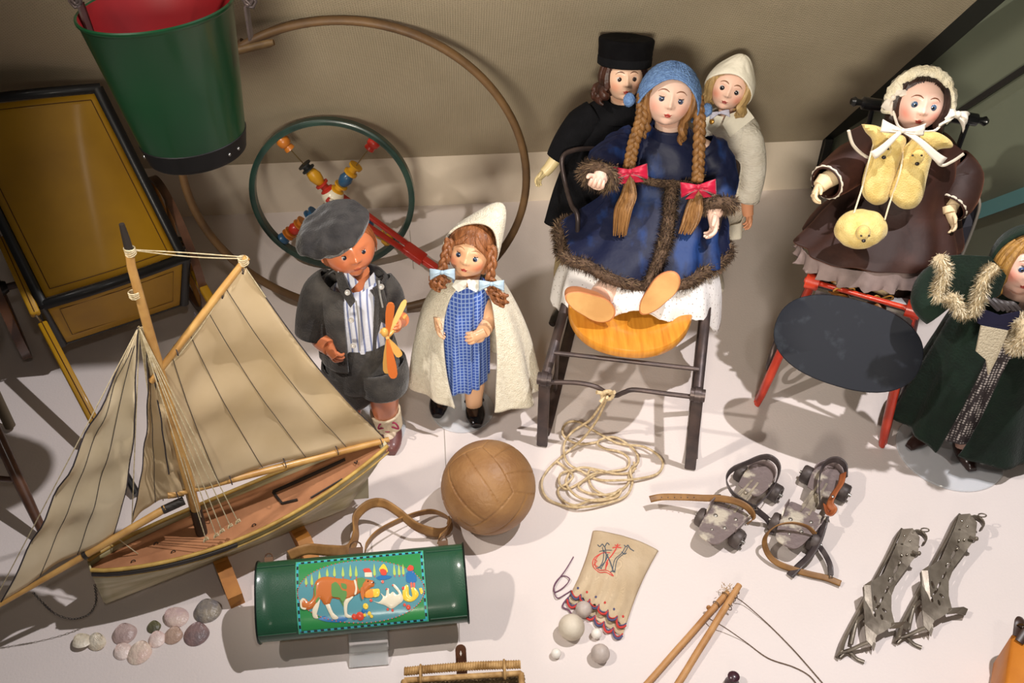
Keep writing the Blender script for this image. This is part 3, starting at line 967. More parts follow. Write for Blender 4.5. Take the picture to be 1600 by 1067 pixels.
# ------------------------------------------------------------------ yellow toy cart
m_yel = mat('ochre_paint', rgb(180, 134, 14), 0.55, col2=rgb(148, 106, 12), scale=5, contrast=(.4, .75), coat=.05, bump=.06, bscale=40)
m_blk = mat('black_lacquer', rgb(16, 15, 16), 0.42, coat=.12, bump=.15, bscale=30)
m_line = plain('dark_brown_line', 74, 40, 12, .6)
m_dwood = mat('dark_red_wood', rgb(70, 44, 32), 0.4, col2=rgb(98, 64, 44), scale=20, coat=.3)
def build_cart():
    t = thing('toy_cart', 'ochre yellow toy cart with black edges, curved lid and long yellow shafts', 'cart', F(190, 500))
    zf = 0.235
    FR = F(290, 402, zf); FL = F(63, 478, zf)
    KR2 = W(157, 137, FR.y + 0.13); 
    # far edge: same direction as the front edge
    e = (FR - FL); Lf = e.length; e = e.normalized()
    KL2 = W(-92, 163, KR2.y - .055)
    bulge = 0.030
    nU, nV = 30, 20
    lid_n = e.cross(KR2 - FR).normalized()
    if lid_n.z < 0: lid_n = -lid_n
    def L(u, v, h=0.0):
        p = FL.lerp(FR, u).lerp(KL2.lerp(KR2, u), v)
        return p + lid_n * (bulge * math.sin(PI * u) + h)
    mb = MB()
    a, b_ = 0.055, 0.03
    mb.grid([[L(lerp(a, 1 - a, i / nU), lerp(b_, 1 - b_, j / nV), 0.0) for j in range(nV + 1)] for i in range(nU + 1)])
    obj('lid_panel', mb, m_yel, t, solid=.004)
    fr = MB()
    for vv_, wv in ((0.0, .022), (1.0, .020)):
        fr.tube([L(i / 24, vv_) for i in range(25)], wv * .5, 10, flat=.55, up=lid_n)
    for u_ in (0.02, 0.98):
        fr.tube([L(u_, j / 12) for j in range(13)], .0115, 10, flat=.55, up=lid_n)
    objs('lid_frame', fr, m_blk, t)
    ln = MB()
    u0, u1, v0, v1 = .10, .90, .065, .94
    ln.tube([L(lerp(u0, u1, i / 24), v0, .003) for i in range(25)], .0008, 4)
    ln.tube([L(lerp(u0, u1, i / 24), v1, .003) for i in range(25)], .0008, 4)
    for u_ in (u0, u1): ln.tube([L(u_, lerp(v0, v1, j / 12), .003) for j in range(13)], .0008, 4)
    objs('lining', ln, m_line, t)
    # front board below the lid
    BLf, BRf = F(97, 537, .10), F(287, 474, .10)
    mb = MB()
    back = V((-e.y, e.x, 0)) 
    if back.y < 0: back = -back
    topL, topR = FL.copy(), FR.copy()
    g = [[(BLf.lerp(BRf, i / 20)).lerp(L(i / 20, 0.0) , j / 6) for j in range(7)] for i in range(21)]
    mb.grid(g)
    obj('front_board', mb, m_yel, t, solid=.006)
    fr = MB()
    fr.tube([g[0][0], g[0][6]], .011, 8); fr.tube([g[20][0], g[20][6]], .011, 8)
    fr.tube([p[0] for p in g], .0045, 8)
    objs('corner_post', fr, m_blk, t)
    ln = MB(); off = -back * .005
    q = [g[2][1] + off, g[18][1] + off, g[18][5] + off * 1.2, g[10][5] + off * 1.2, g[2][5] + off]
    ln.tube(q + [q[0]], .0007, 4)
    objs('lining', ln, m_line, t)
    # sides and rear of the body, under the lid
    for u_, nm in ((0.0, 'side_board'), (1.0, 'side_board')):
        mb = MB()
        B_ = BLf if u_ == 0 else BRf
        rb = L(u_, 1.0); 
        g2 = [[(B_.lerp(B_ + (rb - L(u_, 0)) * 1.0 , j / 10)).lerp(L(u_, j / 10), k / 5) for k in range(6)] for j in range(11)]
        for row in g2: pass
        mb.grid(g2)
        obj(nm, mb, m_blk if u_ == 1.0 else m_yel, t, solid=.008)
    # shafts
    sh = MB()
    a, b2 = W(2, 372, FL.y + .12), W(56, 492, FL.y - .02)
    sh.bar(a, b2, .020, .018, (0, 0, 1), .003)
    c1 = F(66, 505, .19); c2 = F(150, 664, .075); c3 = F(214, 772, .012)
    sh.bar(c1, c2, .019, .018, (0, 0, 1), .003)
    objs('shaft', sh, m_yel, t)
    tp = MB(); tp.tube([c2, c2.lerp(c3, .3), c2.lerp(c3, .6), c3], [.009, .0095, .008, .0075], 12)
    obj('shaft_tip', tp, m_blk, t)
    pin = MB(); pin.tube([b2, c1], .002, 8); obj('shaft_pin', pin, plain('pin_steel', 170, 165, 155, .3, metal=1), t)
    ln = MB(); o_ = up * .0098 - back * .002
    ln.tube([c1 + o_, c2 + o_], .0009, 5); ln.tube([a + o_, b2 + o_], .0009, 5)
    objs('lining', ln, m_line, t)
    sh = MB(); d1 = F(303, 424, .165); d2 = F(330, 478, .13); d3 = d1 + (c2 - c1)
    sh.bar(d1, d3, .019, .018, (0, 0, 1), .003)
    objs('shaft', sh, m_yel, t)
    # wheels
    def wheel(cw, R, ax, lab):
        ax = ax.normalized(); a_ = up.copy(); b_ = ax.cross(a_).normalized()
        mb = MB(); n = 56; loops = []
        for i in range(n):
            an = 2 * PI * i / n; e_ = a_ * math.cos(an) + b_ * math.sin(an)
            loops.append([cw + e_ * (R + r) + ax * w_ for r, w_ in ((-.012, -.007), (0, -.009), (0, .009), (-.012, .007))])
        loops.append(loops[0]); mb.loft(loops, True, False)
        w_ = obj('wheel', mb, m_dwood, t)
        mb = MB()
        for k in range(8):
            an = 2 * PI * k / 8 + .2; e_ = a_ * math.cos(an) + b_ * math.sin(an)
            mb.tube([cw + e_ * .01, cw + e_ * R * .5, cw + e_ * (R - .008)], [.005, .0065, .005], 8)
        obj('spokes', mb, mat('spoke_ochre', rgb(150, 100, 30), .5), w_)
        mb = MB(); lathe(mb, cw - ax * .02, ax, [(0, .001), (0, .012), (.01, .017), (.03, .017), (.04, .012), (.04, .001)], 20)
        obj('wheel_hub', mb, m_blk, w_)
    Rw = .165
    cR = W(262, 330, FR.y + .16); cR.z = Rw + .001; cR = V((W(262, 330, FR.y + .14).x - .0, FR.y + .14, Rw + .001))
    cL = V((W(20, 520, FL.y + .08).x - .03, FL.y + .14, Rw + .001))
    wheel(cR, Rw, e, '')
    wheel(cL, Rw, e, '')
    ax_ = MB(); ax_.tube([cL, cR], .008, 10)
    obj('axle', ax_, m_iron, t)
build_cart()
# ------------------------------------------------------------------ wooden stool legs at the left edge
def build_stool():
    t = thing('wooden_stool', 'dark brown round legged wooden stool mostly cut off at the left edge', 'stool', F(-20, 800))
    a = F(72, 842, 0.012); b = W(-14, 655, a.y + .05)
    b = a + (W(-4, 680, 1.22) - a).normalized() * .34
    mb = MB(); mb.tube([a, a.lerp(b, .3), a.lerp(b, .7), b], [.008, .0105, .0115, .010], 14); obj('leg', mb, m_dwood, t)
    off = V((-.20, .02, 0)); 
    mb = MB(); a2 = a + off; b2 = b + off * .6; mb.tube([a2, a2.lerp(b2, .5), b2], [.008, .011, .010], 14); obj('leg', mb, m_dwood, t)
    off2 = V((-.03, .24, 0)); m_grey = mat('worn_wood', rgb(96, 84, 66), .6)
    mb = MB(); a3 = F(16, 666, .012); b3 = F(-10, 612, .10); b3 = a3 + (b3 - a3).normalized() * .33; mb.tube([a3, a3.lerp(b3, .5), b3], [.011, .012, .011], 14); obj('leg', mb, m_grey, t)
    mb = MB(); a4 = a3 + off; b4 = b3 + off * .6; mb.tube([a4, b4], [.009, .011], 14); obj('leg', mb, m_grey, t)
    mb = MB(); m1 = a.lerp(b, .36); m2 = a2.lerp(b2, .36); mb.tube([m1, (m1 + m2) / 2, m2], [.005, .0065, .005], 10); obj('rung', mb, m_dwood, t)
    mb = MB(); c = (b + b2 + b3 + b4) / 4; lathe(mb, c - up * .004, up, [(0, .001), (0, .12), (.006, .125), (.016, .125), (.02, .118), (.02, .001)], 48); obj('seat', mb, m_dwood, t)
build_stool()
# ------------------------------------------------------------------ botanist's tin with an embossed picture
m_tin = mat('green_tin', rgb(26, 76, 50), 0.4, col2=rgb(22, 66, 44), scale=6, coat=.4, bump=.1, bscale=500)
m_edge = plain('tin_edge', 30, 40, 36, .35, metal=.6)
def build_tin():
    zc = .10
    A = F(404, 941, zc); B = F(729, 910, zc)
    t = thing('tin_case', 'green oval tin case with an embossed dog and geese picture panel', 'tin case', F(570, 960))
    ax = (B - A); Lc = ax.length; ax.normalize()
    mid = (A + B) / 2
    vd = (CAM - mid).normalized()
    n_ = (vd - ax * vd.dot(ax)).normalized()         # section's short direction, facing up and forward
    n_ = (n_ + up * 0.10).normalized(); n_ = (n_ - ax * n_.dot(ax)).normalized()
    m_ = ax.cross(n_) * 1.0
    if m_.z < 0: m_ = -m_
    hb = 60 * mpp(mid) * 1.02; ha = .036
    pw = 2.6
    def sec(a):
        c_, s_ = math.cos(a), math.sin(a)
        k = (abs(c_) ** pw + abs(s_) ** pw) ** (-1 / pw)
        return n_ * (c_ * k * ha) + m_ * (s_ * k * hb)
    # s along the axis 0..1, tt -1..1 up the face
    arc = []
    for i in range(181):
        a = -PI / 2 + PI * i / 180
        arc.append(sec(a))
    cum = [0]
    for i in range(180): cum.append(cum[-1] + (arc[i + 1] - arc[i]).length)
    def T(s, tt, h=0.0):
        d = (tt + 1) / 2 * cum[-1]
        lo, hi = 0, 180
        while hi - lo > 1:
            md = (lo + hi) // 2
            if cum[md] <= d: lo = md
            else: hi = md
        f = (d - cum[lo]) / (cum[lo + 1] - cum[lo])
        p = arc[lo].lerp(arc[lo + 1], f)
        tg = (arc[lo + 1] - arc[lo]).normalized(); nn = ax.cross(tg)
        if nn.dot(n_) < 0 and nn.dot(p) < 0: nn = -nn
        if nn.dot(p) < 0: nn = -nn
        return A + ax * (Lc * s) + p + nn * h
    mb = MB(); ns = 96
    def ringat(x, k): return [A + ax * x + sec(2 * PI * i / ns) * k for i in range(ns)]
    prof = [(0, .96), (.0, 1.0), (.003, 1.01), (.004, .985)] + [(Lc * i / 12, .985) for i in range(1, 12)] + [(Lc - .004, .985), (Lc - .003, 1.01), (Lc, 1.0), (Lc, .96)]
    mb.loft([ringat(x, k) for x, k in prof], True, True)
    body = obj('tin_body', mb, m_tin, t)
    mb = MB()
    for x in (.0015, Lc - .0015):
        mb.tube(ringat(x, 1.01) + [ringat(x, 1.01)[0]], .0016, 6)
    objs('rolled_edge', mb, m_edge, t)
    # lid seam beads above and below the picture
    mb = MB()
    for tt in (.66, -.66):
        for s0, s1 in ((.01, .185), (.815, .99)):
            mb.tube([T(lerp(s0, s1, i / 8), tt, .0) for i in range(9)], .0011, 6)
    objs('lid_seam', mb, m_tin, t)
    # ---- picture panel; own coordinates from a close view of the photograph
    def uvp(X, Y):      # close-up pixel (1600x862 crop) -> s, tt on the face; panel corners known
        u = (X - 150 - (Y - 160) * -0.006) / 1255.0
        ytop = 160 + (50 - 160) * (X - 150) / 1255
        ybot = 812 + (690 - 812) * (X - 150) / 1280
        v = (Y - ytop) / (ybot - ytop)
        return lerp(.192, .802, u), lerp(.70, -.70, v)
    def TP(X, Y, h=0): 
        s, tt = uvp(X, Y); return T(s, tt, h)
    def fill(poly, m, h, name, dome=0.0, parent=None, sp=16):
        vs, fs = poly_fill(poly, sp)
        mb = MB()
        cx = sum(p[0] for p in poly) / len(poly); cy = sum(p[1] for p in poly) / len(poly)
        def dist(x, y):
            best = 1e9; n = len(poly)
            for i in range(n):
                x1, y1 = poly[i]; x2, y2 = poly[(i + 1) % n]
                dx, dy = x2 - x1, y2 - y1
                q = max(0, min(1, ((x - x1) * dx + (y - y1) * dy) / (dx * dx + dy * dy + 1e-9)))
                best = min(best, math.hypot(x - x1 - q * dx, y - y1 - q * dy))
            return best
        mb.add([TP(x, y, h + (dome * min(1, dist(x, y) / 30) ** .6 if dome else 0)) for x, y in vs], fs)
        # make faces look outwards
        if mb.f:
            f = mb.f[0]; a, b, c = (mb.v[i] for i in f)
            if (b - a).cross(c - a).dot(n_) < 0: mb.f = [tuple(reversed(q)) for q in mb.f]
        return obj(name, mb, m, parent or t)
    def blob(pts, n=5):
        q = cr([V((x, y, 0)) for x, y in pts + pts[:1]], n)[:-1]
        return [(p.x, p.y) for p in q]
    g1 = plain('panel_green', 44, 136, 70, .35, coat=.5); bl = plain('panel_blue', 84, 146, 156, .35, coat=.5)
    org = plain('dog_orange', 196, 110, 50, .35, coat=.5); wht = plain('panel_white', 226, 216, 190, .35, coat=.5)
    gr = plain('dog_green', 96, 142, 74, .35, coat=.5); yl = plain('panel_yellow', 236, 200, 60, .35, coat=.5)
    rd = plain('panel_red', 214, 72, 50, .35, coat=.5); cy = plain('panel_cyan', 60, 170, 190, .35, coat=.5)
    dk = plain('panel_black', 28, 40, 48, .35, coat=.5); lime = plain('tree_lime', 176, 200, 96, .35, coat=.5); dbl = plain('deep_blue', 30, 110, 170, .35, coat=.5)
    rose = plain('dot_pink', 222, 104, 84, .4, coat=.4); teal = plain('panel_teal', 70, 170, 130, .35, coat=.4)
    def rectp(x0, y0, x1, y1, n=20):
        # follows the panel's slight slant
        pts = []
        for i in range(n): pts.append((lerp(x0, x1, i / n), None, 0))
        return pts
    def pan(m0):        # panel outline inset by m0 close-up pixels
        def pt(u, v): 
            X = 150 + 1255 * u + (5 * v); yt = 160 - 110 * u; yb = 812 - 122 * u
            return (X, lerp(yt, yb, v))
        a = m0 / 1255; b = m0 / 645
        o = [pt(lerp(a, 1 - a, i / 24), b) for i in range(24)] + [pt(1 - a, lerp(b, 1 - b, i / 16)) for i in range(16)]
        o += [pt(lerp(1 - a, a, i / 24), 1 - b) for i in range(24)] + [pt(a, lerp(1 - b, b, i / 16)) for i in range(16)]
        return o
    panel = fill(pan(0), teal, .0012, 'picture_panel', sp=40)
    fill(pan(34), g1, .0016, 'green_ground', parent=panel, sp=40)
    # chequered border of black and cyan dashes
    mk, mc = MB(), MB()
    def dash(mbx, c0, c1, w):
        (x0, y0), (x1, y1) = c0, c1
        dx, dy = x1 - x0, y1 - y0; l = math.hypot(dx, dy); nx, ny = -dy / l * w, dx / l * w
        q = [TP(x0 + nx, y0 + ny, .0019), TP(x1 + nx, y1 + ny, .0019), TP(x1 - nx, y1 - ny, .0019), TP(x0 - nx, y0 - ny, .0019)]
        if (q[1] - q[0]).cross(q[2] - q[0]).dot(n_) < 0: q.reverse()
        mbx.add(q, [(0, 1, 2, 3)])
    op = pan(20)
    cor = [op[0], op[24], op[40], op[64]]
    for i in range(4):
        a, b = cor[i], cor[(i + 1) % 4]
        n = 38 if i % 2 == 0 else 19
        for k in range(n):
            p = (lerp(a[0], b[0], k / n), lerp(a[1], b[1], k / n)); q = (lerp(a[0], b[0], (k + 1) / n), lerp(a[1], b[1], (k + 1) / n))
            dash(mk if k % 2 else mc, p, q, 9)
    obj('chequered_border', mk, dk, panel, smooth=False); obj('chequered_border', mc, cy, panel, smooth=False)
    ocx, ocy, orx, ory = 780, 428, 612, 272
    tilt = math.atan2(-60, 1250)
    def ov(a, k=1.0):
        x, y = orx * k * math.cos(a), ory * k * math.sin(a)
        return (ocx + x * math.cos(tilt) - y * math.sin(tilt), ocy + x * math.sin(tilt) + y * math.cos(tilt))
    fill([ov(2 * PI * i / 72) for i in range(72)], bl, .0021, 'blue_oval', parent=panel, sp=36)
    mb = MB(); N_ = 90
    for i in range(N_):
        a = 2 * PI * i / N_
        c = ov(a, 1.0)
        mb.ell(TP(c[0], c[1], .0022), .0011, .0011, .0011, None, 8, 6)
    obj('dotted_oval', mb, rose, panel)
    # trees
    tm, tk = MB(), MB()
    tr = [(255, 375, 70), (310, 375, 100), (385, 335, 90), (460, 300, 75), (530, 300, 95), (612, 300, 90), (685, 300, 110), (740, 300, 100), (918, 290, 110), (1112, 285, 100), (1158, 285, 100), (1198, 280, 95)]
    for x, y, h in tr:
        fill(blob([(x, y - h), (x + 10, y - h * .5), (x + 13, y - 8), (x, y + 2), (x - 13, y - 8), (x - 10, y - h * .5)], 3), lime, .0026, 'tree', sp=14, parent=panel)
        dash(mk := MB(), (x, y), (x, y + 16), 4); 
        for i in range(4): mk.v[i] = mk.v[i] + n_ * .0008
        tk.add(mk.v, [(0, 1, 2, 3)])
    obj('tree_trunks', tk, rd, panel, smooth=False)
    # dog
    fill(blob([(190, 520), (215, 490), (250, 500), (275, 520), (315, 480), (325, 420), (345, 350), (400, 312), (470, 304), (560, 318), (640, 322), (700, 335), (760, 312), (820, 318), (880, 330), (910, 345), (905, 385), (870, 400), (800, 470), (780, 440), (740, 455), (700, 475), (640, 500), (560, 500), (500, 490), (470, 540), (420, 545), (385, 500), (350, 540), (300, 580), (240, 590), (195, 575)], 4), org, .0028, 'dog', dome=.0026, parent=panel)
    fill(blob([(190, 520), (215, 492), (245, 505), (250, 560), (240, 588), (198, 575)]), wht, .0046, 'dog_tail_tip', parent=panel)
    for lab, pts, mm in (('dog_leg', [(350, 500), (385, 490), (365, 570), (345, 625), (355, 660), (310, 655), (302, 600), (320, 560)], wht),
                         ('dog_leg', [(430, 545), (470, 540), (500, 610), (545, 650), (530, 668), (490, 662), (455, 600)], wht),
                         ('dog_leg', [(610, 500), (680, 470), (700, 480), (650, 530), (635, 590), (640, 625), (685, 640), (665, 655), (615, 645), (605, 580)], wht),
                         ('dog_leg', [(560, 490), (600, 500), (605, 560), (585, 530)], gr)):
        fill(blob(pts, 3), mm, .0032, lab, dome=.0014, parent=panel)
    fill(blob([(500, 370), (540, 350), (575, 380), (600, 420), (640, 430), (636, 480), (600, 520), (570, 485), (500, 470)]), gr, .0056, 'dog_patch', parent=panel)
    fill(blob([(330, 400), (350, 370), (350, 460), (380, 490), (345, 530), (335, 470)]), gr, .0050, 'dog_patch', parent=panel)
    fill(blob([(590, 360), (640, 370), (640, 410), (600, 400)]), gr, .0057, 'dog_patch', parent=panel)
    fill(blob([(715, 335), (735, 335), (745, 400), (735, 450), (715, 455), (728, 400)]), wht, .0057, 'dog_collar', parent=panel)
    fill(blob([(750, 320), (800, 312), (830, 330), (800, 370), (790, 430), (770, 420), (750, 380)]), gr, .0057, 'dog_head_patch', parent=panel)
    fill(blob([(778, 400), (800, 390), (812, 440), (800, 495), (785, 490), (775, 450)]), org, .0064, 'dog_ear', parent=panel)
    mb = MB(); mb.ell(TP(853, 341, .006), .0012, .0012, .0008, None, 8, 6); mb.ell(TP(905, 352, .006), .0016, .0016, .001, None, 8, 6)
    objs('dog_eye_and_nose', mb, dk, panel)
    # food, goose lying on its back, geese, flowers, child, house
    fill(blob([(810, 430), (900, 405), (900, 475), (810, 480)], 3), plain('loaf_orange', 236, 150, 50, .4), .0034, 'basket_of_food', dome=.001, parent=panel)
    fill(blob([(890, 410), (950, 405), (960, 435), (945, 470), (895, 475)], 3), yl, .0036, 'duckling', dome=.001, parent=panel)
    fill(blob([(865, 500), (940, 520), (985, 480), (965, 440), (1010, 470), (1030, 405), (1050, 405), (1050, 450), (1085, 430), (1120, 455), (1140, 440), (1085, 375), (1110, 368), (1160, 430), (1180, 500), (1120, 545), (1060, 575), (1000, 545), (940, 530)], 3), wht, .003, 'goose_lying', dome=.0016, parent=panel)
    fill(blob([(1180, 420), (1215, 370), (1240, 385), (1240, 450), (1270, 470), (1265, 400), (1300, 395), (1335, 450), (1290, 500), (1230, 515), (1180, 490)], 3), yl, .003, 'goose', dome=.0014, parent=panel)
    fill(blob([(1340, 400), (1365, 395), (1378, 430), (1355, 450)], 3), yl, .003, 'goose', dome=.001, parent=panel)
    for x, y, r, mm in ((1190, 400, 16, rd), (870, 505, 14, rd), (1225, 560, 22, rd), (1190, 540, 14, rd), (1028, 408, 9, rd), (1090, 374, 8, rd), (1025, 580, 12, rd), (1070, 588, 12, rd), (755, 640, 38, rd), (700, 645, 26, rd), (815, 555, 26, yl), (845, 615, 18, yl), (865, 640, 15, yl), (800, 630, 14, yl), (790, 595, 18, dbl), (825, 600, 14, dbl), (993, 345, 14, rose)):
        fill([(x + r * math.cos(q * PI / 6), y + r * math.sin(q * PI / 6)) for q in range(12)], mm, .0034, 'flower', dome=.0008, parent=panel, sp=12)
    for x, y, w_, h_, mm, nm in ((822, 262, 72, 42, wht, 'house_wall'),):
        fill([(x, y), (x + w_, y), (x + w_, y + h_), (x, y + h_)], mm, .0028, nm, parent=panel)
    fill([(808, 238), (830, 228), (870, 228), (892, 262), (820, 264)], rd, .0032, 'house_roof', parent=panel)
    for lab, pts, mm, hh in (('child_dress', [(1225, 270), (1260, 245), (1300, 250), (1325, 320), (1300, 350), (1235, 350), (1220, 320)], dbl, .003),
                        ('child_hair', [(1240, 225), (1265, 198), (1300, 210), (1298, 240), (1270, 250), (1245, 245)], rd, .0034),
                        ('child_leg', [(1258, 350), (1278, 350), (1276, 405), (1262, 408)], rose, .003), ('child_leg', [(1285, 350), (1305, 350), (1302, 392), (1288, 395)], rose, .003),
                        ('child_hat', [(965, 235), (1010, 188), (1045, 235), (1040, 265), (975, 262)], yl, .0032),
                        ('child_face', [(972, 240), (1005, 232), (1035, 250), (1030, 285), (985, 285)], rd, .0036),
                        ('child_dress', [(930, 310), (975, 290), (1040, 290), (1085, 300), (1040, 322), (960, 328)], dbl, .003),
                        ('grass_shadow', [(350, 668), (420, 640), (500, 675), (560, 645), (640, 665), (560, 695), (430, 690)], dbl, .0024)):
        fill(blob(pts, 3), mm, hh, lab, parent=panel, sp=14)
    # hasp, rings and leather strap
    mb = MB()
    for s, tt, r in ((.055, .96, .006), (.475, .93, .010), (.90, .97, .007)):
        p = T(s, tt, .002)
        mb.box(p, r * 2.4, r * 1.4, .003, Matrix((ax, m_, n_)).transposed())
        mb.tube([p + (ax * math.cos(q / 10 * 2 * PI) * r + m_ * (math.sin(q / 10 * 2 * PI) * r + r * .7)) for q in range(11)], .0014, 6)
    objs('hasp', mb, plain('brown_metal', 104, 78, 60, .4, metal=.7), t)
    def strap(pix, w, nm):
        pts = cr([F(x, y, z) for x, y, z in pix], 8)
        mb = MB(); g = []
        ups = None
        for i, p in enumerate(pts):
            tg = (pts[min(i + 1, len(pts) - 1)] - pts[max(i - 1, 0)]).normalized()
            q = i / (len(pts) - 1) * (len(pix) - 1)
            sd_ = tg.cross(up); 
            sd_ = sd_.normalized() if sd_.length > .05 else V((1, 0, 0))
            ang = NM[nm][0] + (NM[nm][1] - NM[nm][0]) * i / (len(pts) - 1)
            R = Matrix.Rotation(ang, 3, tg)
            sd_ = R @ sd_
            g.append([p - sd_ * w / 2, p - sd_ * w / 4, p, p + sd_ * w / 4, p + sd_ * w / 2])
        mb.grid(g)
        return obj('strap', mb, m_strap, t, solid=.0022)
    NM = {'a': (D(60), D(80)), 'b': (D(70), D(75))}
    m_strap = mat('tan_strap', rgb(164, 122, 70), .55, col2=rgb(130, 92, 50), scale=30, bump=.15, bscale=120)
    strap([(452, 868, .145), (480, 858, .15), (515, 860, .12), (545, 858, .075), (556, 835, .05), (556, 808, .05), (575, 789, .055), (598, 786, .06), (622, 800, .055), (650, 822, .04), (680, 832, .02), (700, 828, .015), (703, 812, .015), (680, 800, .02), (655, 802, .03), (620, 815, .045), (590, 832, .06), (574, 850, .085), (570, 864, .11)], .019, 'a')
    strap([(700, 812, .012), (703, 820, .02), (696, 832, .05), (686, 842, .12)], .018, 'b')
    # clear stand
    st = thing('acrylic_stand', 'small clear acrylic stand holding up the green tin case', 'display stand', F(577, 1015))
    m_ac = mat('acrylic', (0.93, 0.93, 0.92, 1), .08, trans=.75, ior=1.3)
    mb = MB()
    l1, l2 = F(548, 1021, .001), F(608, 1016, .001)
    ex = (l2 - l1).normalized(); ey = V((-ex.y, ex.x, 0))
    w_ = (l2 - l1).length
    R = Matrix((ex, ey, up)).transposed()
    cb = mid - n_ * (ha + .003) - m_ * 0.0
    base_c = (l1 + l2) / 2
    mb.box(base_c + ey * .07 + up * .0015, w_, .14, .003, R)
    f1 = base_c + ey * .004 + up * .0
    low = mid - m_ * hb * .97
    ln_ = n_
    top_f = low + n_ * .02; 
    sc_ = (low - base_c).dot(ey)
    a0 = base_c + up * .003; a1 = base_c + ey * max(.004, sc_ * .6) + up * .028
    mb.slab([l1 + up * .003, l2 + up * .003, l2 + (a1 - a0) + up * .003, l1 + (a1 - a0) + up * .003], (a1 - a0).cross(ex), .0025)
    # sloping back plate the case leans on
    bk = mid - n_ * (ha + .004); bt = bk + m_ * .03; bb = bk - m_ * (bk.z - .004) / m_.z
    mb.slab([bb - ex * w_ / 2, bb + ex * w_ / 2, bt + ex * w_ / 2, bt - ex * w_ / 2], -n_, .003)
    obj('folded_sheet', mb, m_ac, st, smooth=False)
build_tin()
